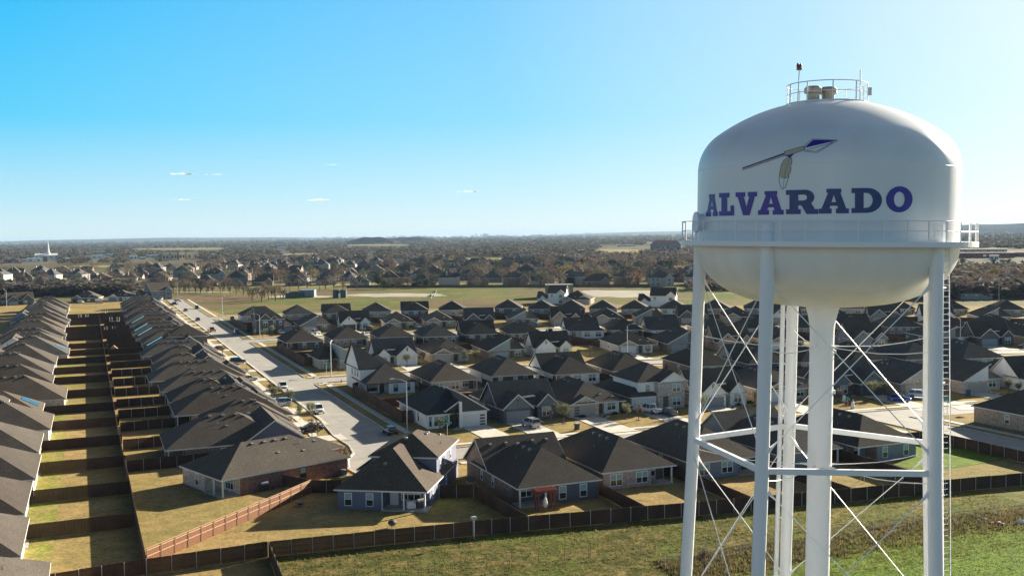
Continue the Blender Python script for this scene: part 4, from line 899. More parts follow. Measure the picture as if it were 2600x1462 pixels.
# scattered eighth row across the far cross street, backed by the open field
def two_storey(label, u, v, rot, wl='white', W=9., D=9., lod=1):
    h = HB(label, u, v, rot, lod=lod)
    h.wall([(0, 0), (W, 0), (W, D), (0, D)], 0, 5.3, wl); h.wing(0, W, 0, D, 5.4, .8, 'x', 'gable', 'gable', gm=wl); h.wing(W - 4.4, W, -1.2, 5, 5.42, .8, 'y', 'gable', 'hip', gm=wl, oh=.3); h.wall([(W - 4.4, -1.2), (W, -1.2), (W, .1), (W - 4.4, .1)], 0, 5.3, wl)
    h.wall([(-6, 1), (.05, 1), (.05, 9), (-6, 9)], 0, EAVE - .1, wl); h.wing(-6, .1, 1, 9, EAVE, .8, 'x', 'gable', 'hip', gm=wl); h.wing(-4.5, -1.5, .2, 5, EAVE + .02, .9, 'y', 'gable', 'hip', gm=wl, oh=.25)
    h.win(W - 2.2, -1.2, 3.3, .8, 1.4, 2, dark=True); h.win(2, 0, 3.3, .9, 1.4, 1, dark=True); h.win(W - 2.2, -1.2, .6, .8, 1.4, 2, dark=True); h.done(); return h
two_storey('white two-storey gabled house in front of the tall grey-green wall', *uvp(1392, 771), rowrot(480, 215), 'white')
front_house('dark-roofed brick house right of the white two-storey gabled house', *uvp(1425, 773), rowrot(480, 215), 'hip', 15, 14, 'brown', 'stone', GDT, lod=1)
h = two_storey('white two-storey house by the stop sign left of the tower', *uvp(1652, 779), rowrot(440, 240), 'white', 12.)
two_storey('grey two-storey house at the end of the long street', *uvp(385, 762), ROTU + .3, 'bluegrey', 12., 11.)
front_house('small white hip-roofed house beyond the left back yards', *uvp(275, 765), ROTU - .35, 'hip', 13, 13, 'white', 'white', GDG, lod=1)
front_house('brown house with open garage at the far end of the left yards', *uvp(182, 768.5), ROTU - .2, 'hip', 15, 12, 'brown', 'greydark', M('garage_door_black', (.04, .035, .03), rough=.5), lod=1)
front_house('dark gabled house beside the far left street lamp', *uvp(18, 776), ROTU + .2, 'gables', 14, 12, 'greydark', 'greydark', GDG, lod=1)
front_house('dark shed-roofed house at far left edge', *uvp(-40, 777), ROTU + .1, 'shed', 14, 12, 'greydark', 'greydark', GDG, lod=1)
rear_house('grey house with three white windows below the bare wood at right', *uvp(2440, 760), rowrot(300, 330), 15, 12, 'grey', 'grey', None, wins=3, lod=1)

# rows either side of the left back yards ------------------------------------------
EROW = 'the row left of the street'; WROW = 'leftmost row'
EH = [(9.8, 169.4, 15.2, 'brown', 'blue'), (17.5, 187.2, 13.5, 'tan', None), (13.6, 202, 15.5, 'tan', None), (13.8, 219, 14.3, 'grey', 'white'), (13.1, 235.5, 13.2, 'tan', None), (11.6, 253.9, 14.2, 'tan', None), (13.4, 272.3, 14.5, 'bluegrey', 'blue'), (14.4, 291.7, 15, 'tan', 'bluegrey'), (12.3, 309.6, 13.5, 'tan', None), (14, 328.5, 15, 'tan', 'greydark'), (14, 347.5, 15, 'brown', 'greydark'), (13, 366, 14, 'tan', None), (12.5, 385, 14.5, 'tan', None), (14, 404, 14, 'grey', 'grey'), (13, 423, 15, 'tan', None), (12, 442, 15, 'tan', None), (13.5, 461, 14.5, 'grey', 'grey'), (12.5, 480, 15, 'tan', None), (14, 500, 15, 'blue', 'bluegrey'), (13, 520, 15, 'tan', None), (13, 541, 15, 'grey', 'grey'), (13, 563, 15, 'tan', None)]
for i, (u, v, wd, wl, cr) in enumerate(EH):
    hw = wd - .84; D_ = 31.4 - u + (i % 3) * .7
    h = rear_house(f'{WN[wl]} house, {ordn(i + 1)} from near end in {EROW}', u + .42, v + .42 + hw, ROTU - math.pi / 2, hw, D_, wl, wl, 'R', cross=cr, wins=2, lod=0 if i < 6 else 1, pitch=.55, vents=False, frontg=True)
    tp = EAVE + (hw / 2 + .42) * .55
    for k in range(4): h.vent(hw / 2 + .9, 7.2 + 2.1 * k, tp - .9 * .55 + .03)
    if i < 7:
        h.pipe(hw / 2 + 2.6, 8.2, tp - 2.6 * .55); h.vent(hw / 2 + 3.2, 9.6, tp - 3.2 * .55 - .14)
    # garage wing with its own ridge
    hb = HB.__new__(HB); hb.root = h.root; hb.W = {}; hb.roof = MB(); hb.trim = MB(); hb.patio = MB(); hb.trimm = TRIM; hb.roofm = ROOF; hb.lod = 1
    hb.wing(.1, 6.4, D_ - 6, D_ + (1.6 if i % 2 else .5), EAVE - .03, .5 if i % 3 == 1 else .62, 'y' if i % 3 == 1 else 'x', 'hip' if i % 3 == 1 else 'gable', 'hip' if i % 3 == 1 else 'gable', gm=wl); hb.wall([(.1, D_ - 6), (6.4, D_ - 6), (6.4, D_ + (1.6 if i % 2 else .5)), (.1, D_ + (1.6 if i % 2 else .5))], 0, EAVE - .13, wl); hb.done()
    drive_local(h, [(.6, D_ - .2), (5.6, D_ - .2), (5.6, 40.7 - u - .4), (6.4, 41.2 - u - .4), (-.4, 41.2 - u - .4), (.6, 40.7 - u - .4)])
    if i == 8:
        h2 = HB.__new__(HB); h2.root = h.root; h2.lod = 1
    if i in (9, 11, 12, 14):
        sl_ = Vector((0, 1, .55)); HB.solar(h, (hw * .55 - 1, .6, EAVE + .55 + .05), (1, 0, 0), sl_, 3, 3)
# two-storey block on the tenth house
h = HB('tall brown upper storey house with two white windows, left of the long street', 21, 334, ROTU); h.wall([(0, 0), (12, 0), (12, 11), (0, 11)], 0, 5.6, 'brown'); h.wing(0, 12, 0, 11, 5.7, .55, 'x', 'hip', 'hip'); h.win(2.2, 0, 3.5, .95, 1.5); h.win(5.9, 0, 3.5, .95, 1.5); h.done()
WH = [(-4.9, 97.5, 18), (-7.9, 118.8, 16.6), (-8.5, 137.1, 17.8), (-8.2, 157, 18), (-8.6, 176.5, 18.4), (-7.6, 197.7, 17.4), (-9.8, 216.8, 14.5), (-5.9, 234.9, 17.2), (-9.3, 262.9, 15.4), (-10, 281.6, 19), (-9.8, 303.7, 19.8), (-7, 326.2, 20), (-7.8, 351.6, 17.2), (-10, 373, 16), (-9, 391, 12), (-10, 402.5, 18), (-10, 422.1, 18.6), (-9.5, 445, 17), (-9, 462, 13), (-12, 476, 20), (-10.8, 497, 20), (-12, 520, 20), (-11, 545, 18), (-11, 570, 18)]
for i, (u, v, wd) in enumerate(WH):
    hw = wd - .84; wl = ['tan', 'cream', 'grey', 'white'][(i * 3) % 4]; cr = 'white' if i in (10, 12) else ('bluegrey' if i in (19, 22) else None)
    h = rear_house(f'brown-roofed {WN[wl]} house, {ordn(i + 1)} from near end of the {WROW}', u - .42, v + .42, ROTU + math.pi / 2, hw, 20, wl, wl, 'R' if i % 2 else None, cross=cr, wins=2, lod=0 if i < 8 else 1, pitch=.55, vents=False, frontg=False)
    tp = EAVE + (hw / 2 + .42) * .55
    for k in range(4): h.vent(hw / 2 - .9, 7.6 + 2.1 * k, tp - .9 * .55 + .03)
    if i == 0:
        for k in range(3):
            h.pipe(hw * .55 + k * .4, 3.4, EAVE + 2.0); h.pipe(hw * .55 + k * .4, 4.0, EAVE + 2.3)
    if i in (6, 11): HB.solar(h, (hw * .42, .5, EAVE + .5), (1, 0, 0), Vector((0, 1, .55)), 4, 2)
h = HB('blue-grey upper storey house beside the solar-panelled roof in the leftmost row', -30, 212, ROTU); h.wall([(0, 0), (14, 0), (14, 11), (0, 11)], 0, 5.2, 'bluegrey'); h.wing(0, 14, 0, 11, 5.3, .5, 'x', 'hip', 'hip'); h.win(3, 0, 3.4); h.vent(8, 4, 7.4); h.vent(10, 4, 7.4); h.done()

# ------------------------------------------------------------------ fences
WOOD = M('shaded_fence_wood', (.055, .023, .011), (.032, .0135, .007), 5., .85, .4, detail=4, stretch=(1.2, 1.2, .15), mix=(.3, .7), rand=.12, col3=(.075, .034, .018), scale3=.3)  # stained wood, darkened further to hold the shade on unlit fences
WOOD_SUN = M('sunlit_fence_wood', (.19, .07, .022), (.13, .047, .015), 5., .85, .4, detail=4, stretch=(1.2, 1.2, .15), mix=(.3, .7))  # lighter orange copy of the fence wood, sunlight put into the colour
WOODL = M('fence_rail_wood', (.40, .27, .155), rough=.8)
def fence(label, pts, group=None, posts=0, rails=False, h=1.83, near=False, mat=None):
    """cedar picket fence along world points; posts = which side carries the steel posts (-1 right of travel, 1 left)"""
    o = pts[0]; root = empty('wood_fence', label, 'fence', (o[0], o[1], 0), 0, group)
    P = [(x - o[0], y - o[1]) for x, y in pts]; b = MB(); rl = MB(); n = 0
    pm = MB(); pm.tube([(0, 0, 0), (0, 0, h + .06)], .034 if near else .045, 5)
    pmesh = pm.mesh('post', WOODL if rails else STEEL)
    for (x0, y0), (x1, y1) in zip(P, P[1:]):
        L = math.hypot(x1 - x0, y1 - y0)
        if L < .05: continue
        tx, ty = (x1 - x0) / L, (y1 - y0) / L; nx, ny = -ty, tx
        def rect(B, a0, a1, d0, d1, z0, z1):
            vs = [(x0 + tx * a + nx * d, y0 + ty * a + ny * d) for a, d in ((a0, d0), (a1, d0), (a1, d1), (a0, d1))]
            B.prism(vs, z0, z1)
        k = max(1, int(round(L / 2.44))); st = L / k
        for i in range(k):
            hh = h + rnd.uniform(-.025, .025) if near else h
            if near:
                m_ = 16; q = st / m_
                for j in range(m_):
                    dz = rnd.uniform(-.012, .012); rect(b, i * st + j * q + .004, i * st + (j + 1) * q - .004, -.012 + dz * .3, .012 + dz * .3, .04, hh + dz)
            else: rect(b, i * st, (i + 1) * st, -.02, .02, .02, hh)
        if posts:
            if near or rails:
                for zz in ((.95, 1.62) if rails else (.35, .95, 1.6)): rect(rl, 0, L, posts * .016, posts * .055, zz, zz + .085)
                if rails: rect(rl, 0, L, -.06, .07, h + .03, h + .065)
            for i in range(k + 1 if n == 0 else k):
                if n >= 98: break
                a = i * st if n == 0 or True else (i + 1) * st
                obj('post', pmesh, root, (x0 + tx * a + nx * posts * .1, y0 + ty * a + ny * posts * .1, 0)); n += 1
    b.build('boards', mat or (WOOD_SUN if rails else WOOD), root); rl.build('rail', WOODL if rails else WOOD, root)
    return root
def F(*ps): return [xy(*p) for p in ps]
bf = F((4.45, 116.2), (4.2, 135.75), (4.05, 154.1), (3.75, 173.2), (3.6, 192.2), (3.4, 212), (3.0, 300), (2.6, 420), (2.2, 540))
fence('long wooden fence running away between the two rows of left back yards', bf)
wl_v = [135.75, 154.1, 173.2, 192.2, 212, 232, 255, 280.5, 302, 325, 348, 370.5, 400.5, 421, 443, 475, 496, 519]
for i, v in enumerate(wl_v):
    fence(f'wooden fence across the leftmost back yards, {ordn(i + 1)} from the near end', F((-14, v - .2), (4., v)), 'fences between leftmost back yards', near=i < 3)
el = [uvp(318, 1169, 1.83)[1], uvp(305, 1116, 1.83)[1], uvp(295, 1072, 1.83)[1], uvp(287, 1041, 1.83)[1], uvp(281, 1014, 1.83)[1]]
el += [252.5, 270.5, 289.5, 308.5, 327, 346, 365, 384, 403, 422, 441, 460, 479, 499, 519]
for i, v in enumerate(el):
    fence(f'wooden fence across the inner left back yards, {ordn(i + 1)} from the near end', F((4., v), (19 if i == 0 else 16.5, v + .3)), 'fences between inner left back yards', posts=-1 if i < 8 else 0, near=i < 3)
q1, q2 = xy(17.7, 116.2), xy(41.3, 114.1)
fence('dark wooden fence crossing the bottom left corner with steel posts', F((-16, 113.2), (-4.5, 114.3), (4.4, 115.4), (17.4, 116.2)), posts=-1, near=True)
fence('short wooden fence running towards the camera at bottom left', F((17.45, 116.1), (16.9, 103.4), (15.5, 60)), posts=1, near=True)
fence('long dark boundary fence with steel posts behind the near houses', F((17.6, 116.2), (41.3, 114.1), (48.2, 113.3), (61.4, 111.6), (68.1, 110.6), (111.9, 105.2), (131.5, 102.6)), posts=-1, near=True)
cr_ = uvp(2405, 1142, 1.83)
fence('fence beside the road enclosing the bright green corner yard', F((131.5, 102.7), (131.6, 118), (131.2, 133), (122, 133.5)), posts=1, near=True)
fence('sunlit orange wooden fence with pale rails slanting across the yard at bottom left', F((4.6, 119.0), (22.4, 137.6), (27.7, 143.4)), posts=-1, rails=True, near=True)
fence('short fence joining the brick-sided house to the slanting fence', F((27.7, 143.4), (24.6, 148.6)), posts=-1, near=True)
fence('short fence joining the two-storey house to the slanting fence', F((27.7, 143.4), (31.7, 141.4)), posts=-1, near=True)
fence('low fence closing the gap right of the two-storey house', F((43.2, 132.6), (47.6, 131)), posts=-1, near=True)
for i, (u, va, vb) in enumerate(((47.7, 131, 113.6), (64, 130, 111.6), (78.6, 131, 109.6), (93.3, 131, 107.9), (107.4, 131, 106.2))):
    fence(f'reddish wooden fence between near back yards, {ordn(i + 1)} from left', F((u, va), (u + (0.5 if i == 0 else -.6), vb)), 'fences between near back yards', posts=1 if i > 1 else 0, near=True)
    if i: fence(f'gate-wide wooden fence between neighbouring near houses, {ordn(i)} from left', F((u - 2.2, va - .2), (u + 1.2, va)), 'short fences between near houses', near=False)
# mid-block fences
for (vr, nm, u1, lots, rear_v, front_v, cu0, cu1) in ((209.5, 'second and third rows', 214, [70, 85.6, 100.2, 115.2, 131, 151.4, 165.4, 178.8, 191.4, 205], 224, 201, 190, 231), (308, 'fourth and fifth rows', 300, [71.2, 86.6, 101, 116, 130, 149, 164.5, 177.4, 192.4, 207.5, 222.5, 238], 330, 296, 288, 335), (427, 'sixth and seventh rows', 330, [76, 92, 110, 126.6, 142.6, 166, 180, 192.4], 448, 408, 403, 455)):
    n = int((u1 - 54.6) / 14); us = [54.6 + (u1 - 54.6) * i / n for i in range(n + 1)]
    fence(f'long wooden fence between the {nm} of houses', [xy(u, vrow(vr, u)) for u in us], posts=0)
    fence(f'wooden fence along the street sidewalk at the end of the {nm}', F((56.6, cu1 + 2), (54.7, cu1), (54.6, cu0), (56.6, cu0 - .4)), posts=0, near=vr < 300, h=2.4)
    for i, u in enumerate(lots):
        d = vrow(vr, u) - vr
        fence(f'side fence between back yards, {ordn(i + 1)} from left between the {nm}', F((u, front_v - 3 + d), (u, rear_v + 5 + d)), f'side fences between the {nm}')
fence('low pale fence along the front of the distant subdivision', [at(880 + k * 110, 731 - k * .35) for k in range(8)], h=1.9, mat=M('lightened_fence_wood', (.14, .10, .075), (.10, .07, .055), .3))  # wood colour lightened to offset the black unlit side

# ------------------------------------------------------------------ street lamps and signs
def lamp(px, py, label, h=9., arm=2.2, adir=0.):
    p = at(px, py); r = empty('street_lamp', label, 'street lamp', (p[0], p[1], 0), adir, 'street lamps')
    b = MB(); b.tube([(0, 0, 0), (0, 0, h * .5), (0, 0, h)], [.13, .11, .09], 8); b.lathe([(.2, 0), (.2, .3), (.13, .36)], 10); b.build('pole', STEEL, r)
    b = MB(); b.tube([(0, 0, h - .15), (arm * .4, 0, h + .45), (arm * .8, 0, h + .62), (arm, 0, h + .62)], .05, 6); b.build('arm', STEEL, r)
    b = MB(); b.add([(arm - .1, -.1, h + .56), (arm + .75, -.17, h + .58), (arm + .75, .17, h + .58), (arm - .1, .1, h + .56), (arm - .1, -.07, h + .72), (arm + .6, -.1, h + .76), (arm + .6, .1, h + .76), (arm - .1, .07, h + .72)], [(3, 2, 1, 0), (4, 5, 6, 7), (0, 1, 5, 4), (1, 2, 6, 5), (2, 3, 7, 6), (3, 0, 4, 7)]); b.build('lamp_head', M('lamp_head_metal', (.62, .62, .6), rough=.4), r)
UA, VA = ROTU, ROTU + math.pi / 2
lamp(1034, 1093, 'street lamp beside the white modern house, arm to the left', 9.2, 2.4, UA + math.pi)
lamp(841, 957, 'street lamp at the corner beside the stone and sage house', 8.6, 1.2, UA + 1.2)
lamp(660, 861, 'street lamp in front of the dark two-storey corner house', 8.6, 2., UA + math.pi)
lamp(1593, 905, 'street lamp behind the brown hip roof in mid block', 9, 1.6, UA - .5)
lamp(2438, 886, 'street lamp right of the tower beside the dark house', 9, 2.2, UA + math.pi)
lamp(1956, 915, 'street lamp seen between the left tower legs', 9, 2., UA - .4)
lamp(17, 779, 'thin street lamp at far left', 9, 1.5, UA + 2.4); lamp(451, 752, 'thin street lamp at the far end of the long street', 9, 1.5, UA); lamp(2536, 770, 'street lamp by the bare wood at far right', 9, 1.8, UA)
lamp(565, 803, 'street lamp at the third street corner', 9, 1.2, UA - 1)
SGN = M('street_sign_green', (.0, .22, .15), rough=.4); RED = M('stop_sign_red', (.35, .03, .025), rough=.4)
def street_sign(px, py, label, stop=False, sz=1.):
    p = at(px, py); r = empty('stop_sign' if stop else 'street_sign', label, 'sign', (p[0], p[1], 0), ROTU - .25, 'street signs' if not stop else 'stop signs')
    b = MB(); b.tube([(0, 0, 0), (0, 0, 3.1)], .04, 6); b.build('post', STEEL, r)
    if stop:
        b = MB(); pts = [(.38 * math.cos(math.pi / 8 + k * math.pi / 4), .38 * math.sin(math.pi / 8 + k * math.pi / 4)) for k in range(8)]
        b.add([(x, -.06, 2.3 + z) for x, z in pts] + [(x, -.045, 2.3 + z) for x, z in pts], [tuple(range(8)), tuple(range(15, 7, -1))] + [(k, (k + 1) % 8, 8 + (k + 1) % 8, 8 + k) for k in range(8)]); b.build('sign_plate', RED, r)
    b = MB(); b.box(-.55 * sz, .55 * sz, -.02, .02, 2.9, 3.2); b.build('name_plate', SGN, r); b = MB(); b.box(-.02, .02, -.5 * sz, .5 * sz, 3.22, 3.5); b.build('name_plate', SGN, r)
street_sign(1136, 1117, 'green street name sign in front of the white modern house', sz=1.5); street_sign(829, 955, 'green street name sign at the second street corner', sz=1.5); street_sign(648, 860, 'red stop sign with green name plates at the third corner', True)
street_sign(2152, 1053, 'red stop sign beside the road right of the riser pipe', True); street_sign(2303, 880, 'green street name sign beside the far fence between riser and right leg', sz=1.3); street_sign(2405, 1050, 'green street name sign right of the tower ladder', sz=1.3)
street_sign(568, 806, 'thin street name sign at the bare corner lot')

# ------------------------------------------------------------------ vehicles
TYRE = M('tyre_rubber', (.02, .02, .021), rough=.8); RIM = M('wheel_rim', (.35, .35, .36), rough=.3, metal=.8); HEAD = M('headlight_glass', (.7, .7, .68), rough=.1); TAIL = M('tail_light', (.30, .015, .012), rough=.2)
CG = M('car_glass', (.012, .014, .017), rough=.04, spec=1.)
PAINT = {}
def paint(n, c, met=0.): return M('car_paint_' + n, c, rough=.22, metal=met, spec=.7)
CP = {'white': paint('white', (.75, .75, .74)), 'black': paint('black', (.012, .012, .014)), 'silver': paint('silver', (.42, .43, .45), .3), 'grey': paint('grey', (.12, .125, .135), .2), 'red': paint('red', (.28, .03, .025)), 'blue': paint('blue', (.01, .05, .33)), 'orange': paint('orange', (.42, .13, .03)), 'darkred': paint('dark_red', (.09, .02, .02)), 'navy': paint('navy', (.015, .02, .07))}
_cm = {}
def loft(b, secs):
    o = len(b.v); n = len(secs[0])
    for s_ in secs: b.v += s_
    for i in range(len(secs) - 1):
        for k in range(n): b.f.append((o + i * n + k, o + i * n + (k + 1) % n, o + (i + 1) * n + (k + 1) % n, o + (i + 1) * n + k))
    b.f.append(tuple(o + k for k in range(n - 1, -1, -1))); b.f.append(tuple(o + (len(secs) - 1) * n + k for k in range(n)))
def car_meshes(kind):
    if kind in _cm: return _cm[kind]
    def sec(x, hw, zl, zh): return [(x, -hw * .9, zl), (x, -hw, zl + .18), (x, -hw * 1.0, zl + (zh - zl) * .6), (x, -hw * .94, zh - .04), (x, -hw * .8, zh), (x, hw * .8, zh), (x, hw * .94, zh - .04), (x, hw, zl + (zh - zl) * .6), (x, hw, zl + .18), (x, hw * .9, zl)]
    B = MB(); G = MB(); Rf = MB()
    if kind == 'sedan': bs = [(-2.4, .72, .42, .82), (-2.3, .84, .32, .98), (-1.6, .9, .24, 1.0), (-.6, .91, .22, .95), (.8, .91, .22, .93), (1.6, .89, .24, .86), (2.25, .8, .3, .74), (2.42, .62, .38, .62)]; cab = [(-1.95, .74, .98, .58, 1.0), (-1.1, .84, .96, .62, 1.40), (.15, .86, .92, .64, 1.43), (1.15, .78, .9, .62, .95)]; wb, wr = 1.42, .33
    elif kind == 'suv': bs = [(-2.35, .80, .42, 1.0), (-2.28, .9, .34, 1.08), (-1.4, .95, .28, 1.08), (.8, .95, .28, 1.05), (1.6, .93, .3, 1.02), (2.2, .86, .36, .92), (2.36, .72, .42, .78)]; cab = [(-2.28, .84, 1.06, .72, 1.12), (-1.95, .86, 1.06, .70, 1.66), (.2, .88, 1.04, .72, 1.72), (1.2, .82, 1.02, .68, 1.06)]; wb, wr = 1.42, .38
    else: bs = [(-2.9, .88, .5, 1.05), (-2.85, .94, .45, 1.1), (-.9, .96, .4, 1.1), (1.2, .97, .4, 1.12), (2.0, .95, .42, 1.1), (2.7, .9, .45, 1.02), (2.88, .78, .5, .9)]; cab = [(-.95, .88, 1.1, .74, 1.14), (-.75, .9, 1.1, .74, 1.8), (.75, .9, 1.1, .76, 1.86), (1.55, .84, 1.1, .7, 1.14)]; wb, wr = 1.8, .42
    loft(B, [sec(*q) for q in bs])
    def cs(x, hb, zb, ht, zt): return [(x, -hb, zb - .05), (x, -ht - (hb - ht) * .0, zt), (x, ht, zt), (x, hb, zb - .05)]
    loft(G, [cs(*q) for q in cab])
    a, c = cab[1], cab[2]
    loft(Rf, [[(q[0] + dx, -q[3] - .03, q[4] - .02), (q[0] + dx, -q[3] + .05, q[4] + .035), (q[0] + dx, q[3] - .05, q[4] + .035), (q[0] + dx, q[3] + .03, q[4] - .02)] for q, dx in ((a, -.1), (a, .15), (c, -.1), (c, .12))])
    for q0, q1 in ((cab[0], a), (a, c), (c, cab[3])):                     # pillars in body colour
        for s_ in (-1, 1):
            B.tube([(q0[0], s_ * (q0[1] if q0 in (cab[0], cab[3]) else q0[3] + .02), q0[2] if q0 in (cab[0],) else q0[4]), (q1[0], s_ * (q1[1] if q1 is cab[3] else q1[3] + .02), q1[2] if q1 is cab[3] else q1[4])], .04, 4)
    for x in ((a[0] + c[0]) / 2,):
        for s_ in (-1, 1): B.tube([(x, s_ * (a[1] + .0), a[2] - .03), (x, s_ * (a[3] + .02), (a[4] + c[4]) / 2)], .04, 4)
    bed = None
    if kind == 'pickup':
        bed = MB(); bed.box(-2.75, -1.05, -.78, .78, 1.085, 1.118)
    Wt = MB(); Rm = MB()
    ring = [(wr * math.cos(k * math.pi / 9), wr * math.sin(k * math.pi / 9)) for k in range(18)]
    loft(Wt, [[(x, y, z) for x, z in ring] for y in (-.12, .12)])
    r2 = [(.62 * x, .62 * z) for x, z in ring]; loft(Rm, [[(x, y, z) for x, z in r2] for y in (-.13, .13)])
    f, r = bs[-1], bs[0]
    HL = MB(); HL.box(f[0] - .14, f[0] - .02, -.16, .16, f[3] - .14, f[3] + .04); TL = MB(); TL.box(r[0] - .02, r[0] + .08, -.12, .12, r[3] - .2, r[3] + .02)
    GR = MB(); GR.box(f[0] - .03, f[0] + .015, -.42, .42, f[2] + .04, f[3] - .04)
    _cm[kind] = dict(B=B, G=G.mesh('window', CG), Rf=Rf, bed=bed.mesh('truck_bed', TAR) if bed else None, W=Wt.mesh('tyre', TYRE), Rm=Rm.mesh('rim', RIM), HL=HL.mesh('headlight', HEAD), TL=TL.mesh('tail_light', TAIL), GR=GR.mesh('grille', BLACK), wb=wb, wr=wr, hw=bs[3][1], f=f, r=r)
    return _cm[kind]
def car(kind, col, px, py, head, label, cat=None, z=.12):
    """px, py = photo pixel under the middle of the vehicle; head = direction it faces, in degrees from the long street's u axis"""
    c = car_meshes(kind); p = at(px, py, z); r = empty({'sedan': 'parked_car', 'suv': 'parked_car', 'pickup': 'pickup_truck'}[kind], label, cat or ('truck' if kind == 'pickup' else 'car'), (p[0], p[1], z), ROTU + rad(head), 'parked vehicles')
    key = ('m', kind, col)
    if key not in _cm: _cm[key] = (c['B'].mesh('body', CP[col], True), c['Rf'].mesh('roof', CP[col]))
    obj('body', _cm[key][0], r); obj('window', c['G'], r); obj('roof', _cm[key][1], r)
    if c['bed']: obj('truck_bed', c['bed'], r)
    for sx in (-1, 1):
        for sy in (-1, 1):
            w_ = obj('wheel', c['W'], r, (sx * c['wb'], sy * (c['hw'] - .1), c['wr'])); obj('rim', c['Rm'], w_)
    for sy in (-1, 1):
        obj('headlight', c['HL'], r, (0, sy * (c['f'][1] - .1), 0)); obj('tail_light', c['TL'], r, (0, sy * (c['r'][1] - .06), 0))
    obj('grille', c['GR'], r)
    return r
car('pickup', 'white', 718, 988, -94, 'white truck facing the camera in the long street', 'truck', .07)
car('suv', 'white', 808, 1047, -92, 'white off-road car facing the camera in the long street', None, .07)
car('suv', 'silver', 712, 1030, 178, 'silver suv on the drive behind a street tree, side on')
car('sedan', 'black', 787, 1095, 180, 'black sports car side on in the driveway by the bulb')
car('sedan', 'black', 990, 1100, 92, 'dark sedan at the right kerb by the white modern house', None, .07)
car('suv', 'black', 603, 922, 2, 'black car nosing out of a driveway beside two young trees'); car('sedan', 'silver', 632, 966, 2, 'silver car half hidden behind brown roofs left of the street')
car('sedan', 'red', 552, 889, 180, 'red car half hidden by a blue-grey gable'); car('pickup', 'orange', 537, 842, 100, 'orange pickup with dark load at the left kerb', None, .07)
car('pickup', 'grey', 601, 848, -88, 'grey pickup in the tree shade of the long street', None, .07); car('sedan', 'black', 502, 814, 90, 'black car at left kerb beyond the orange pickup', None, .07)
car('sedan', 'red', 471, 790, 92, 'small red car far up the long street', None, .07); car('suv', 'black', 500, 784, -90, 'dark suv near the far bend of the long street', None, .07)
car('suv', 'white', 452, 766, 10, 'white suv broadside at the far end of the street', None, .07); car('suv', 'white', 409, 762, -100, 'white suv in the driveway of the far two-storey house'); car('sedan', 'black', 441, 774, 180, 'black car beside the far pale kerb')
car('suv', 'white', 205, 769, -60, 'white suv before the open garage beyond the left yards')
car('sedan', 'white', 714, 847, -85, 'white car in the drive of the dark two-storey corner house'); car('pickup', 'white', 799, 848, -70, 'white pickup on the drive of the low brown house'); car('sedan', 'black', 938, 838, -92, 'dark car in front of the white twin-gabled house')
car('sedan', 'silver', 929, 853, 30, 'pale car roof between two brown hip roofs'); car('suv', 'navy', 1040, 832, -80, 'navy suv on a drive in the sixth row'); car('sedan', 'white', 1060, 832, -80, 'white car next to the navy suv')
car('pickup', 'grey', 1357, 829, -30, 'grey pickup in front of the sage garage gable'); car('suv', 'black', 1394, 845, 80, 'black car at the kerb behind a white gabled house')
car('sedan', 'black', 1598, 907, -75, 'black car on the drive of the pale stone house'); car('suv', 'silver', 1347, 1082, 98, 'silver hatchback on the drive of the dark grey board house')
car('pickup', 'white', 1650, 1047, 100, 'white pickup on the drive of the two-storey brick house'); car('sedan', 'grey', 1697, 1052, 90, 'dark grey car beside the white pickup'); car('sedan', 'navy', 1045, 905, 90, 'navy car behind the white gabled cottage')
car('sedan', 'blue', 2283, 1017, -45, 'bright blue car on the drive right of the riser pipe'); car('suv', 'white', 2336, 1009, -55, 'white suv beside the bright blue car')
car('suv', 'black', 2531, 873, -30, 'black suv in front of the dark gabled house at right'); car('sedan', 'white', 2588, 867, -20, 'white sedan at the right edge'); car('sedan', 'navy', 2604, 882, 170, 'dark blue car at the right edge of the street', None, .07)
car('sedan', 'blue', 1040, 902, 0, 'blue car roof beside the pale garage in the fourth row')

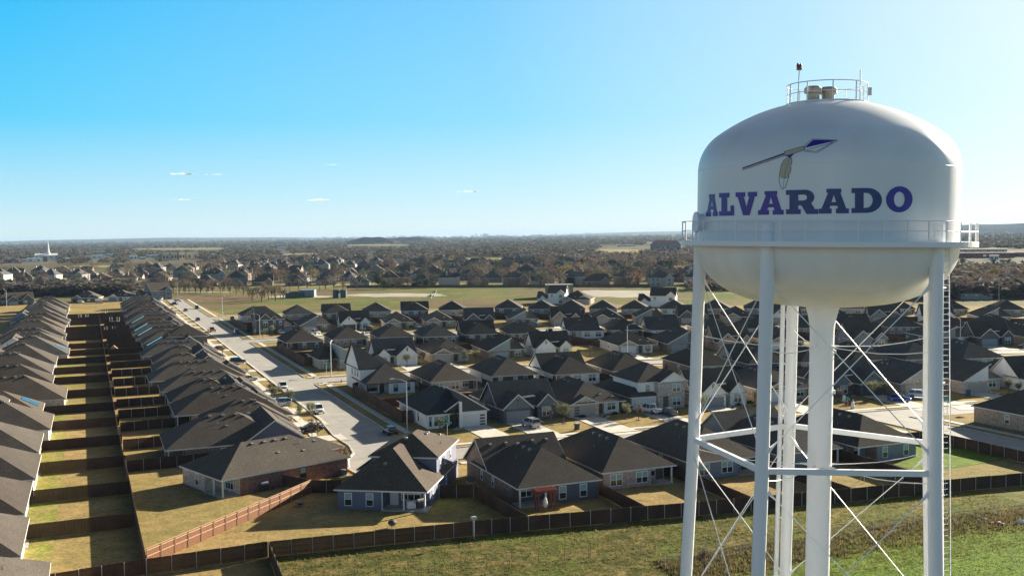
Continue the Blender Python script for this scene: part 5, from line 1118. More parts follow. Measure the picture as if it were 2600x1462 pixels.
# ------------------------------------------------------------------ trees
BARK = M('tree_bark', (.085, .065, .05), (.055, .042, .033), 6., .9)
TWIG = M('bare_twigs', (.13, .10, .075), (.085, .065, .05), .6, .9, rand=.25)
TWIGR = M('rusty_leaves', (.13, .065, .035), (.09, .05, .03), .6, .9, rand=.25)
LEAFD = M('dark_evergreen_leaf', (.028, .042, .02), (.045, .06, .026), .8, .8, rand=.3)
LEAFP = M('pale_olive_leaf', (.16, .17, .085), (.10, .115, .05), .9, .8, rand=.2)
LEAFY = M('yellow_leaf', (.20, .16, .05), (.14, .12, .045), .8, .8, rand=.2)
def tree_meshes(seed, h, kind):
    r = random.Random(seed); T = MB(); C = MB(); tips = []
    def grow(p, d, L, rad_, lev):
        q = p + d * L; mid = (p + q) / 2 + Vector((r.uniform(-.06, .06) * L, r.uniform(-.06, .06) * L, 0))
        T.tube([p, mid, q], [rad_, rad_ * .8, rad_ * .6], 6 if lev == 0 else 4, False)
        if lev >= 3: tips.append((q, d)); return
        for k in range(r.choice((3, 4)) if lev else 5):
            a = r.uniform(0, 6.28); sp = r.uniform(.4, .8) if lev else r.uniform(.25, .62)
            nd = (d + Vector((math.cos(a) * sp, math.sin(a) * sp, r.uniform(.0, .3)))).normalized()
            grow(p + d * L * r.uniform(.3 if lev == 0 else .4, 1.), nd, L * r.uniform(.6, .85), rad_ * .55, lev + 1)
            if lev and r.random() < .5: tips.append((q, nd))
    grow(Vector((0, 0, 0)), Vector((r.uniform(-.05, .05), r.uniform(-.05, .05), 1)).normalized(), h * (.32 if kind != 'young' else .4), h * .022, 0)
    for q, d in tips:
        if kind in ('bare', 'rusty'):
            for k in range(7):
                nd = (d + Vector((r.gauss(0, .55), r.gauss(0, .55), r.gauss(.15, .4)))).normalized(); L = h * r.uniform(.06, .14); s_ = nd.cross(Vector((r.random(), r.random(), r.random()))).normalized() * h * .0035
                a = q + nd * L * .5 + s_ * r.uniform(-6, 6); C.add([tuple(q - s_), tuple(q + s_), tuple(q + nd * L)], [(0, 1, 2)]); C.add([tuple(q + nd * L * .4 - s_ * .7), tuple(q + nd * L * .4 + s_ * .7), tuple(a + nd * L * .5 + s_ * 14 * r.uniform(-1, 1))], [(0, 1, 2)])
            if kind == 'rusty':
                for k in range(5):
                    c = q + Vector((r.gauss(0, .05), r.gauss(0, .05), r.gauss(0, .05))) * h; u_ = Vector((r.gauss(0, 1), r.gauss(0, 1), r.gauss(0, 1))).normalized() * h * .02; w_ = u_.cross(Vector((r.random(), r.random(), 1))).normalized() * h * .018
                    C.add([tuple(c - u_), tuple(c + w_), tuple(c + u_), tuple(c - w_)], [(0, 1, 2, 3)])
        else:
            for k in range(9):
                c = q + Vector((r.gauss(0, .06), r.gauss(0, .06), r.gauss(0, .05))) * h; u_ = Vector((r.gauss(0, 1), r.gauss(0, 1), r.gauss(0, 1))).normalized() * h * .024; w_ = u_.cross(Vector((r.random(), r.random(), 1))).normalized() * h * .018
                C.add([tuple(c - u_), tuple(c + w_), tuple(c + u_), tuple(c - w_)], [(0, 1, 2, 3)])
    return T, C
TPROTO = {}
def proto(kind, k):
    if (kind, k) not in TPROTO:
        T, C = tree_meshes(k * 31 + hash_(kind), 1.0, kind); mt = {'bare': TWIG, 'rusty': TWIGR, 'ever': LEAFD, 'young': LEAFP, 'yellow': LEAFY}[kind]
        TPROTO[(kind, k)] = (T.mesh('trunk', BARK), C.mesh('crown', mt))
    return TPROTO[(kind, k)]
def glow(ma, fac=.45):
    """thin leaves and twigs let some sun through"""
    n = ma.node_tree.nodes; l = ma.node_tree.links; b_ = n['Principled BSDF']; o_ = n['Material Output']
    t = n.new('ShaderNodeBsdfTranslucent'); mx = n.new('ShaderNodeMixShader'); mx.inputs[0].default_value = fac
    if b_.inputs['Base Color'].links: l.new(b_.inputs['Base Color'].links[0].from_socket, t.inputs[0])
    else: t.inputs[0].default_value = b_.inputs['Base Color'].default_value
    l.new(b_.outputs[0], mx.inputs[1]); l.new(t.outputs[0], mx.inputs[2]); l.new(mx.outputs[0], o_.inputs[0])
for q_ in (TWIG, TWIGR, LEAFD, LEAFP, LEAFY): glow(q_)
def hash_(s_): return sum(ord(c) * (i + 3) for i, c in enumerate(s_)) % 997
def tree(p, h, kind, label, group, k=None, name=None, wide=1.):
    a, b_ = proto(kind, rnd.randrange(4) if k is None else k)
    r = empty(name or {'bare': 'bare_tree', 'rusty': 'rusty_tree', 'ever': 'evergreen_tree', 'young': 'young_tree', 'yellow': 'yellow_tree'}[kind], label, 'tree', (p[0], p[1], 0), rnd.uniform(0, 6.28), group)
    r.scale = (h * wide, h * wide, h); obj('trunk', a, r); obj('crown', b_, r); return r
# young street trees
MULCH = M('mulch', (.05, .03, .02), rough=.95)
YT = [(566, 905, 3.4, 'beside the red car'), (600, 945, 4.2, 'left of the black car on its drive'), (622, 958, 3., 'in front of the silver car'), (690, 1008, 4.6, 'nearest the white truck'), (697, 1020, 4., 'in the shade by the silver suv'), (736, 1030, 3.6, 'before the tail of the silver suv'), (790, 1066, 3.8, 'in the sunlit lawn left of the white off-road car'), (762, 1066, 3.2, 'by the sunlit driveway edge'), (792, 1110, 4.2, 'in front of the black sports car'), (806, 1108, 3.8, 'by the black sports car tail'), (878, 1186, 4.4, 'at the bulb behind the brick-sided house'),
      (1118, 1098, 3.2, 'left of the street name sign'), (1156, 1084, 3.4, 'at the white modern entry'), (1400, 1078, 4., 'before the twin-gable window'), (1432, 1075, 4.2, 'left of the striped garage door'), (1590, 1064, 3.6, 'before the corner window of the pale brick house'), (1621, 1067, 4.4, 'left of the white pickup'), (1776, 1052, 5., 'right of the nearest left leg'), (1916, 1030, 4., 'right of the white board house'), (2130, 1020, 4., 'right of the riser pipe'), (2160, 1014, 4.4, 'before the dark gabled house'), (2215, 1014, 4.6, 'left of the black garage door'), (2247, 1010, 4.2, 'behind the blue car'),
      (1034, 930, 3.8, 'before the white gabled cottage'), (1074, 922, 3.6, 'right of the white gabled cottage'), (1179, 920, 3.8, 'before the pale bay'), (1208, 920, 4., 'left of the sage garage'), (1498, 905, 4., 'in the green side yard'), (1645, 902, 3.4, 'before the white bay window'), (1678, 890, 4.4, 'right of the pale stone house'), (1812, 888, 4.4, 'before the tan gables'), (691, 852, 4.2, 'before the dark two-storey house'), (667, 858, 3.4, 'right of the third corner lamp'), (820, 838, 4., 'right of the white pickup in the sixth row'), (911, 838, 4., 'between the white twin gables'), (2412, 874, 4., 'beside the right street lamp'), (2548, 866, 4.5, 'between the black suv and the white sedan'), (1021, 834, 3.5, 'left of the navy suv'), (435, 800, 3.5, 'near the far kerb of the long street'), (843, 938, 3.8, 'in front of the corner house window'), (2560, 1000, 3.4, 'before the cream brick house'), (2587, 1003, 3.4, 'at the right edge by the gabled house')]
for x, y, h, wh in YT:
    bare = (x * 7 + y) % 3 == 0
    t = tree(at(x, y), h, 'bare' if bare else 'young', f"{'thin leafless' if bare else 'slim pale-leaved'} young tree {wh}", 'young street trees', name='young_tree', wide=.85)
    b = MB(); b.lathe([(.75 / h, .0), (.6 / h, .1 / h), (.02, .14 / h)], 12); b.build('mulch_ring', MULCH, t)
# bare tree clump on the pasture and the creek line behind it
CL = [(640, 764, 9), (664, 767, 11), (682, 762, 12), (700, 765, 12), (653, 757, 10), (672, 755, 12), (690, 754, 11), (712, 758, 11), (632, 754, 9), (719, 762, 10)]
for i, (x, y, h) in enumerate(sorted(CL)): tree(at(x, y), h, 'bare', f'tall bare tree in the dark clump on the pasture, {ordn(i + 1)} from left', 'bare pasture clump')
LN = [(600, 749, 8), (618, 750, 9), (585, 748, 7), (560, 747, 8), (470, 745, 8), (480, 746, 9), (497, 745, 8), (510, 746, 8), (525, 745, 9), (540, 746, 7), (735, 738, 9), (758, 737, 10), (780, 737, 9), (812, 738, 8), (826, 736, 11), (848, 736, 9), (870, 737, 7), (905, 735, 10), (990, 733, 9), (1010, 734, 8), (1035, 733, 9), (455, 745, 9), (440, 744, 10)]
for i, (x, y, h) in enumerate(sorted(LN)): tree(at(x, y), h * 1.1, 'bare', f'bare creek tree behind the gravel pads, {ordn(i + 1)} from left', 'bare creek trees')
for i, (x, y, h, wd) in enumerate([(961, 733, 12, 1.3), (975, 734, 10, 1.3), (1000, 733, 5, 1.6), (1020, 733, 4, 1.8), (1050, 732, 6, 1.8), (1068, 731, 8, 1.7), (1084, 731, 8, 1.6), (1100, 731, 6, 1.6)]):
    tree(at(x, y), h, 'ever', f'dark evergreen behind the pale field, {ordn(i + 1)} from left', 'evergreens behind the pasture', wide=wd)
rg = random.Random(5)
TL = []
for i in range(46): TL.append((rg.uniform(-20, 330), rg.uniform(739, 752), rg.uniform(7, 11)))
for i in range(22): TL.append((rg.uniform(325, 620), rg.uniform(735, 744), rg.uniform(8, 13)))
for i, (x, y, h) in enumerate(sorted(TL)): tree(at(x, y), h, 'ever' if i % 13 == 5 else 'bare', f'{"dark evergreen" if i % 13 == 5 else "grey-brown bare"} tree in the left tree line, {ordn(i + 1)} from left' if i < 60 else f'bare tree at the right end of the left tree line, {ordn(i - 59)} along', 'left tree line', wide=1.15)
TR = []
for i in range(52): TR.append((rg.uniform(2330, 2680), rg.choice((rg.uniform(731, 748), rg.uniform(705, 735))), rg.uniform(9, 15)))
for i, (x, y, h) in enumerate(sorted(TR)): tree(at(x, y), h, 'yellow' if i % 17 == 6 else ('ever' if i % 9 == 4 else 'bare'), f'{"yellowish" if i % 17 == 6 else ("dark evergreen" if i % 9 == 4 else "brown bare")} tree in the wood right of the tower, {ordn(i + 1)} from left', 'right-hand wood', wide=1.2)
for i, (x, y) in enumerate([(2444, 677), (2524, 673), (2546, 676), (2562, 675)]): tree(at(x, y), 9 if i else 11, 'ever', f'round dark tree on the green by the red school, {ordn(i + 1)} from left', 'trees on the school green', wide=1.3)

# ------------------------------------------------------------------ the distant subdivision
FW = [M('far_wall_tan', (.24, .18, .135)), M('far_wall_white', (.40, .36, .32)), M('far_wall_brown', (.17, .12, .095)), M('far_wall_grey', (.22, .22, .22))]
FR = [shinglemat('far_roof_brown', (.10, .08, .065)), shinglemat('far_roof_grey', (.085, .08, .08))]
_b = MB(); _b.box(-.5, .5, -.03, .02, 0, 1.4); _fwin = _b.mesh('window', GLASS)
def far_proto(k):
    r = random.Random(k * 13 + 1); h = HB('x', 0, 0, 0, lod=2); W, D = r.uniform(13, 17), r.uniform(12, 15); z = 3.0 if k % 3 else 5.6
    wm = FW[k % 4]; h.wall([(-W / 2, -D / 2), (W / 2, -D / 2), (W / 2, D / 2), (-W / 2, D / 2)], 0, z - .1, wm)
    h.wing(-W / 2, W / 2, -D / 2, D / 2, z, .72, 'y' if k % 2 else 'x', 'hip', 'hip' if k % 4 else 'gable', gm=wm)
    x = W / 2 - 6; h.wall([(x, -D / 2 - 3), (x + 6, -D / 2 - 3), (x + 6, 0), (x, 0)], 0, z - .12, wm); h.wing(x, x + 6, -D / 2 - 3, 1, z + .02, .9, 'y', 'gable', 'hip', gm=wm, oh=.3)
    b = MB(); b.box(-W / 2 + 2, -W / 2 + 3, 0, 1.2, 0, z + 5); 
    h.roofm = FR[k % 2]
    me = [(n, bb.mesh(n, m_)) for n, bb, m_ in (('wall', h.W[wm], wm), ('roof', h.roof, h.roofm), ('fascia', h.trim, TRIM), ('chimney', b, wm))]
    global _fwin
    for xx in (-W / 2 + 2.5, -W / 2 + 5.5, x + 3):
        yy = -D / 2 - (3.03 if xx == x + 3 else .03)
        for zz in ((.9, 3.7) if z > 4 else (.9,)): me.append(('window', _fwin, (xx, yy, zz)))
    bpy.data.objects.remove(h.root); return me
FP = [far_proto(k) for k in range(12)]
FDESC = ['tan low', 'pale low', 'brown low', 'grey two-storey', 'tan low', 'pale low', 'brown two-storey', 'grey low', 'tan low', 'pale two-storey', 'brown low', 'grey low']
FDESC = [('two-storey ' if k % 3 == 0 else 'low ') + ('tan', 'white', 'brown', 'grey')[k % 4] for k in range(12)]
ranks = [(724, 520, 1770, 74), (713, 5, 1790, 68), (703, -20, 1790, 60), (693.5, 100, 1800, 60), (685.5, 380, 1690, 54), (678.5, 560, 1560, 46), (672.5, 660, 1440, 46), (667, 760, 1330, 48)]
rf = random.Random(11)
for ri, (py, xa, xb, st) in enumerate(ranks):
    x = xa; n = 0
    while x < xb:
        n += 1; k = rf.randrange(12); p = at(x + rf.uniform(-8, 8), py + rf.uniform(-2, 2))
        rr = rf.choice((0, 0, math.pi / 2, -math.pi / 2, math.pi)) + ROTU * .4 + rf.uniform(-.25, .25)
        r = empty('far_house', f'{FDESC[k]} far house, {ordn(n)} from left in rank {["one", "two", "three", "four", "five", "six", "seven", "eight"][ri]} of the distant subdivision', 'house', (p[0], p[1], 0), rr, 'houses of the distant subdivision')
        for q_ in FP[k]: obj(q_[0], q_[1], r, *q_[2:])
        x += st * rf.uniform(.88, 1.2)
TOWN = [(88, 666, 34), (22, 668, 30), (60, 664, 26), (118, 657, 60), (169, 664, 12), (240, 657, 34), (252, 645, 28), (283, 651, 20), (339, 659, 18), (362, 659, 14), (388, 654, 34), (421, 663, 15), (442, 661, 15), (463, 660, 14), (489, 659, 28), (545, 650, 16), (716, 632, 26), (728, 653, 18), (945, 643, 14), (1340, 660, 40), (1474, 644, 18), (1590, 626, 44)]
FLD = [(1250, 657, 190, 5), (1565, 638, 120, 9), (450, 632, 230, 3), (1440, 662, 90, 4), (760, 645, 120, 3), (250, 676, 130, 5), (960, 622, 160, 2)]
for k_, (a, b_, w_, h_) in enumerate(FLD): sheet('dry_field', blob(a, b_, w_ / 2, h_ / 2, seed=60 + k_), .06, M('pale_field', (.27, .23, .10)))
def sk(px, py):
    if any(abs(px - a) < w_ / 2 and b_ - h_ / 2 < py < b_ + h_ / 2 + 9 for a, b_, w_, h_ in FLD): return True
    if any(abs(px - a) < w_ / 2 + 4 and b_ - 1 < py < b_ + 24 for a, b_, w_ in TOWN): return True
    return (1520 < px < 1640 and 622 < py < 645) or (2430 < px and 632 < py < 700) or (1640 < px < 1740 and 615 < py < 642) or (1690 < px < 1760 and 676 < py < 692)
# trees among them
def lump_tree(k):
    r = random.Random(k + 50); C = MB()
    for i in range(230):
        v = Vector((r.gauss(0, 1), r.gauss(0, 1), r.gauss(0, 1))).normalized() * (r.random() ** .4); c = Vector((v.x * .42, v.y * .42, .58 + v.z * .42)); u_ = Vector((r.gauss(0, 1), r.gauss(0, 1), r.gauss(0, 1))).normalized() * .055; w_ = u_.cross(Vector((r.random(), r.random(), 1))).normalized() * .04
        C.add([tuple(c - u_), tuple(c + w_), tuple(c + u_)], [(0, 1, 2)])
    C.tube([(0, 0, 0), (0, 0, .5)], [.03, .015], 4, False); return C
LT = [lump_tree(k) for k in range(3)]
LTM = {n: [c.mesh('far_tree', mt) for c in LT] for n, mt in (('bare', TWIG), ('rusty', TWIGR), ('ever', LEAFD), ('yellow', LEAFY))}
pts = []
for i in range(290):
    py = 730 - 68 * rf.random() ** .9; x0_ = -10 if py > 690 or py < 668 else 100
    px_ = rf.uniform(x0_, 1770)
    if not sk(px_, py): pts.append((px_, py))
pts.sort(); WORDS = {'bare': 'greyish bare', 'rusty': 'rust-brown', 'ever': 'dark evergreen', 'yellow': 'yellow-leaved'}
band = {}
for x, y in pts:
    kd = rf.choice(('bare',) * 9 + ('rusty',) + ('ever',) * 4 + ('yellow',)); p = at(x, y); h = rf.uniform(8, 14)
    sx = min(4, int((x + 20) / 360)); sec_ = ('left edge', 'left half', 'middle', 'right half', 'tower side')[sx]; band[(sx, kd)] = band.get((sx, kd), 0) + 1
    o = obj('far_tree', LTM[kd][rf.randrange(3)], None, (p[0], p[1], 0), rf.uniform(0, 6)); o.scale = (h * 1.15, h * 1.15, h)
    tag(o, f'{WORDS[kd]} tree among far houses, {ordn(band[(sx, kd)])} along the {sec_} of distant subdivision', 'tree', 'trees of the distant subdivision')
# far woodland to the horizon: nobody could count it
def wood(name, mat, n, seed, y0, y1, sc_=1., x0=-150, x1=2750, skip=None):
    r = random.Random(seed); B = MB(); ico = [(0, 0, 1.), (.72, 0, .82), (.22, .68, .82), (-.58, .42, .82), (-.58, -.42, .82), (.22, -.68, .82), (.9, .6, 0), (-.32, 1., 0), (-1.05, 0, 0), (-.32, -1., 0), (.9, -.6, 0)]
    fs = [(0, 1, 2), (0, 2, 3), (0, 3, 4), (0, 4, 5), (0, 5, 1), (1, 6, 2), (2, 6, 7), (2, 7, 3), (3, 7, 8), (3, 8, 4), (4, 8, 9), (4, 9, 5), (5, 9, 10), (5, 10, 1), (1, 10, 6)]
    for i in range(n):
        px = r.uniform(x0, x1); hz = 613.7 - .0133 * px; py = hz + y0 + (y1 - y0) * r.random() ** 1.15
        if skip and skip(px, py): continue
        p = at(px, py); d = math.hypot(*p)
        if d > 26000: continue
        hh = r.uniform(5, 10) * (1 + d / 30000); s_ = hh * r.uniform(.45, .8) * (1 + d / 9000) * sc_; q = (.16 + d / 60000) * s_ * 2
        for k in range(26 if d < 2500 else 15):
            a = r.uniform(0, 6.28); rr_ = r.random() ** .5; zz = (.25 + .75 * r.random() * (1 - .55 * rr_)) * hh; cx, cy = p[0] + math.cos(a) * rr_ * s_, p[1] + math.sin(a) * rr_ * s_
            B.add([(cx + r.gauss(0, q), cy + r.gauss(0, q), zz + r.gauss(0, q * .5)) for _ in range(3)], [(0, 1, 2)])
    o = B.build(name, mat); return tag(o, kind='stuff')
WD1 = M('far_bare_wood', (.105, .088, .075), (.065, .055, .05), .012, .95, detail=8); WD2 = M('far_green_wood', (.035, .045, .026), (.06, .06, .035), .01, .95, detail=8); WD3 = M('far_russet_wood', (.13, .075, .045), (.09, .06, .04), .012, .95)
for q_ in (WD1, WD2, WD3): glow(q_, .32)
wood('bare_woodland', WD1, 12000, 1, 1.5, 62, skip=sk); wood('evergreen_woodland', WD2, 6500, 2, 1.5, 55, skip=sk); wood('russet_woodland', WD3, 350, 3, 8, 62, skip=sk)
wood('bare_woodland', WD1, 900, 4, 62, 84, x0=1330, x1=1760, skip=lambda x, y: y > 688 or sk(x, y)); wood('bare_woodland', WD1, 1900, 8, 112, 178, x0=2330, x1=2750); wood('bare_woodland', WD1, 1500, 28, 62, 148, x0=1765, x1=2330); wood('bare_woodland', WD1, 900, 18, 126, 141, x0=-60, x1=340); wood('evergreen_woodland', WD2, 120, 19, 126, 139, x0=-60, x1=340)
# low hills on the skyline
def hill(px, wpx, dist, hgt, mat, name='hill', seed=0):
    d = ray(px, 620); f = dist / math.hypot(d.x, d.y); cx, cy = d.x * f, d.y * f; hw = wpx / 2600 * dist / 2; b = MB(); n = 40; r = random.Random(seed); tx, ty = d.y / math.hypot(d.x, d.y), -d.x / math.hypot(d.x, d.y)
    rows = []
    for j, (dd, hh) in enumerate(((-.25, 0), (-.12, .55), (0, 1), (.3, 0))):
        for i in range(n + 1):
            t = i / n * 2 - 1; s_ = max(0, 1 - t * t) ** .55 * (1 + .05 * math.sin(i * .5 + seed) * (hh > 0)); q = dd * hw
            b.v.append((cx + tx * t * hw - ty * q * -1 * 0 + (d.x / math.hypot(d.x, d.y)) * q, cy + ty * t * hw + (d.y / math.hypot(d.x, d.y)) * q, hgt * hh * s_))
    for j in range(3):
        for i in range(n): a = j * (n + 1) + i; b.f.append((a, a + 1, a + n + 2, a + n + 1))
    return tag(b.build(name, mat), kind='structure')
hill(945, 130, 5200, 35, M('mound_grass', (.10, .085, .06), (.075, .07, .05), .01, spec=.04), seed=1); hill(1045, 150, 6800, 31, M('mound_grass', (.10, .085, .06), spec=.04), seed=2)
hill(2620, 560, 9000, 75, WD1, seed=3); hill(400, 900, 17000, 60, WD2, seed=4); hill(2100, 1500, 16000, 70, WD2, seed=5)

# ------------------------------------------------------------------ town, school and well-site structures in the distance
GALV = M('pale_metal_sheet', (.62, .62, .60), rough=.6); BEIGEW = M('beige_block', (.55, .47, .36), rough=.8); REDB = M('school_red_brick', (.20, .05, .045), rough=.8); REDR = M('dark_red_metal_roof', (.12, .035, .035), rough=.6); DKB = M('dark_block', (.06, .06, .065)); BLUEB = M('blue_block', (.03, .05, .18))
def block(px, py, wpx, hm, dep, wallm, roofm, label, cat='building', rot=0., gable=False, over=.4, win=True):
    p = at(px, py); k = math.hypot(*p) / F_PX; W = wpx * k; r = empty('town_building', label, cat, (p[0], p[1], 0), math.atan2(-p[0], p[1]) + rot)
    b = MB(); b.box(-W / 2, W / 2, 0, dep, 0, hm); b.build('wall', wallm, r)
    b = MB()
    if gable: b.add([(-W / 2 - over, -over, hm), (W / 2 + over, -over, hm), (W / 2 + over, dep + over, hm), (-W / 2 - over, dep + over, hm), (-W / 2 * gable, dep / 2, hm * 1.55), (W / 2 * gable, dep / 2, hm * 1.55)], [(0, 1, 5, 4), (2, 3, 4, 5), (1, 2, 5), (3, 0, 4), (3, 2, 1, 0)])
    else: b.box(-W / 2 - over, W / 2 + over, -over, dep + over, hm, hm + .5)
    b.build('roof', roofm, r)
    if win:
        n = max(2, int(W / 9)); b = MB(); b.box(-1.6, 1.6, -.06, .02, hm * .3, hm * .68); me = b.mesh('window', GLASS)
        for i in range(n): obj('window', me, r, (-W / 2 + W * (i + .5) / n, 0, 0))
    return r
ch = block(118, 657, 52, 7, 25, WHITE, GALV, 'white church with a tall pointed steeple on the left skyline', 'church', gable=.9)
b = MB(); b.lathe([(3.2, 0), (3.2, 13), (2.2, 14), (.15, 37)], 8, (4, 8)); b.build('steeple', WHITE, ch)
for a in ((88, 666, 34, 7, WHITE, GALV, 'bright white warehouse below the church steeple'), (112, 665, 14, 9, DKB, DKB, 'dark glazed block beside the bright white warehouse'), (22, 668, 30, 5, BLUEB, BLUEB, 'blue-roofed shed at far left of the town'), (60, 664, 26, 4, GALV, GALV, 'low pale shed left of the white warehouse'), (96, 642, 14, 7, BEIGEW, GALV, 'cream box building left of the church steeple'), (169, 664, 12, 6, WHITE, WHITE, 'small white building right of the church'),
          (240, 657, 34, 6, WHITE, GALV, 'long white building in mid town'), (252, 645, 28, 6, BEIGEW, GALV, 'cream building behind the long white one'), (283, 651, 20, 5, GALV, GALV, 'low grey building by the thin white spire'), (339, 659, 18, 7, WHITE, GALV, 'bright white box left of the apartment blocks'), (362, 659, 14, 4, GALV, GALV, 'low pale roof beside the bright white box'), (388, 654, 34, 5, GALV, WHITE, 'flat white-roofed store behind the apartment blocks'),
          (421, 663, 15, 13, BEIGEW, BEIGEW, 'leftmost of the beige apartment blocks'), (442, 661, 15, 13, BEIGEW, BEIGEW, 'second beige apartment block from the left'), (463, 660, 14, 13, BEIGEW, BEIGEW, 'third beige apartment block from the left'), (489, 659, 28, 12, BEIGEW, BEIGEW, 'rightmost wide beige apartment block'), (545, 650, 16, 4, WHITE, WHITE, 'small white roof right of the apartment blocks'), (716, 632, 26, 6, WHITE, GALV, 'long white shed on the plain left of centre'), (728, 653, 18, 4, WHITE, GALV, 'pale shed behind the distant subdivision'), (945, 643, 14, 4, WHITE, GALV, 'small pale barn on the wooded plain'), (822, 632, 8, 5, WHITE, WHITE, 'tiny white house on the wooded plain'),
          (1340, 660, 40, 8, BEIGEW, FR[1], 'large hip-roofed hall right of the distant subdivision'), (1474, 644, 18, 6, M('dull_red_brick', (.2, .08, .06)), GALV, 'small red brick building with white stack'), (1590, 626, 44, 4, GALV, GALV, 'long pale shed on the yellow field left of the tower'), (1455, 627, 30, 4, GALV, GALV, 'grey shed on the tree-covered plain')):
    block(*a[:4], 14, a[4], a[5], a[6])
block(1690, 640, 76, 14, 40, M('school_grey_wall', (.20, .20, .22)), REDR, 'large school with dark red hip roof left of the tower tank', 'school', gable=.75)
block(1755, 652, 40, 6, 20, M('dull_red_brick', (.2, .08, .06)), GALV, 'low red building below the dark red school roof')
block(2490, 645, 110, 7, 30, BEIGEW, M('cream_roof', (.6, .53, .38)), 'long cream-roofed building behind the red school', 'school')
block(2500, 655, 125, 6, 25, REDB, M('faded_red_roof', (.30, .15, .14)), 'long red brick school building right of the tower', 'school', rot=.05)
block(2580, 652, 60, 5, 18, REDB, REDR, 'dark red school wing at the right edge', 'school'); block(2524, 660, 20, 5, 10, WHITE, GALV, 'small white-roofed hut before the red school')
sheet('grass_strip', blob(2520, 671, 160, 5, seed=31), .1, PAST); sheet('dry_field', blob(2560, 690, 190, 9, seed=32), .05, M('olive_pasture', (.14, .125, .05), (.11, .105, .045), .02, .95, spec=.04)); sheet('dry_field', blob(1570, 637, 60, 5, seed=33), .05, M('pale_field', (.27, .23, .10), spec=.04)); sheet('dry_field', blob(560, 631, 130, 1.5, seed=34), .05, M('pale_field', (.27, .23, .10), spec=.04))
rp = [at(2640, 680), at(2560, 681), at(2526, 686), at(2560, 691), at(2640, 695)]; rq = [at(2640, 693), at(2565, 689), at(2540, 686), at(2568, 683), at(2640, 682.5)]
sheet('path', rp + rq, .12, GRAVEL)
GT = M('green_tank', (.028, .06, .055), rough=.5); CT = M('cream_tank', (.50, .46, .30), rough=.5); BT = M('blue_grey_tank', (.16, .21, .25), rough=.5)
def lp_(px, py): return at(px, py)
p = at(762, 756.5); r = empty('tank_enclosure', 'green containment wall around blue-grey tanks on the gravel pad', 'tank', (p[0], p[1], 0), .05)
b = MB(); b.lathe([(6.2, 0), (6.2, 3.2)], 28, (-3.5, 5), caps=False); b.lathe([(6., 0), (6., 3.1)], 28, (-3.5, 5), caps=False); b.build('wall', GT, r)
for i in range(4):
    b = MB(); b.box(-1 + i * 2.3, 1.1 + i * 2.3, 3, 12, .4, 4.6); b.box(-.95 + i * 2.3, 1.05 + i * 2.3, 2.9, 3, .6, 4.4); b.build('tank', BT, r)
for i, (x, m_) in enumerate(((866, 'left'), (884, 'right'))):
    p = at(x - 12, 756); t = obj('storage_tank', (lambda B: (B.lathe([(2.1, 0), (2.1, 4.6), (1.9, 4.75), (.3, 5.1)], 24), B.tube([(1.6, -1.6, 0), (1.6, -1.6, 5)], .12, 5), B.mesh('storage_tank', GT, False))[2])(MB()), None, (p[0], p[1], 0)); tag(t, f'{m_} of two round dark green storage tanks on the gravel pad', 'tank', 'green storage tanks')
p = at(862, 757); t = obj('cabinet', (lambda B: (B.box(-.6, .6, -.3, .3, 0, 3), B.mesh('cabinet', WHITE))[1])(MB()), None, (p[0], p[1], 0)); tag(t, 'white cabinet between the two green storage tanks', 'cabinet')
for x, y, l in ((1105, 746, 'pump gear with pale motor on the left gravel pad'), (1447, 752, 'small pale pump on the gravel beside the tall wall'), (1094, 757, 'white pipe stand on the green slope')):
    p = at(x, y); r = empty('well_pump', l, 'pump', (p[0], p[1], 0), .3); b = MB(); b.tube([(-1.6, 0, 0), (0, 0, 2.2)], .14, 5); b.tube([(1.6, 0, 0), (0, 0, 2.2)], .14, 5); b.tube([(0, -1.2, 0), (0, 0, 2.2)], .14, 5); b.build('frame', STEEL, r); b = MB(); b.lathe([(.8, .9), (.8, 1.9), (.3, 2.4)], 12); b.tube([(-2, .4, 1.2), (2, .4, 1.2)], .3, 8); b.build('motor', CREAMP, r)
p = at(1420, 757); r = empty('sound_wall', 'tall grey-green sound wall with sunlit cream end behind the white two-storey house', 'wall', (p[0], p[1], 0), -.03)
k = math.hypot(*p) / F_PX; b = MB(); W = 70 * k; b.box(-W / 2, W / 2, 0, .25, 0, 7.6)
for i in range(15): x = -W / 2 + W * i / 14; b.box(x - .1, x + .1, -.12, 0, 0, 7.6)
b.build('panel', M('sound_wall_sheet', (.19, .20, .165), (.16, .17, .14), .1), r); b = MB(); b.box(W / 2 - .1, W / 2 + .15, .25, 16, 0, 7.6); b.build('panel', M('sound_wall_sheet', (.19, .20, .165)), r); b = MB(); b.box(-W / 2, W / 2, 0, 16, 7.3, 7.4); b.box(-W / 2 - .1, -W / 2 + .1, .25, 16, 0, 7.6); b.box(-W / 2, W / 2, 16, 16.2, 0, 7.6); b.build('frame', M('sound_wall_sheet', (.19, .20, .165)), r)
for x in (1410, 1417, 1429):
    p = at(x, 757.5); t = obj('white_tank', (lambda B: (B.lathe([(.75, 0), (.75, 3.2 if x < 1420 else 2.4), (.5, 3.5 if x < 1420 else 2.8), (.1, 3.7 if x < 1420 else 3.)], 14), B.tube([(.9, 0, 0), (.9, 0, 2.)], .08, 5), B.mesh('white_tank', WHITE))[2])(MB()), None, (p[0], p[1], 0)); tag(t, {1410: 'leftmost slim white tank against the tall wall', 1417: 'middle slim white tank against the tall wall', 1429: 'short white tank right of the slim white tanks'}[x], 'tank')

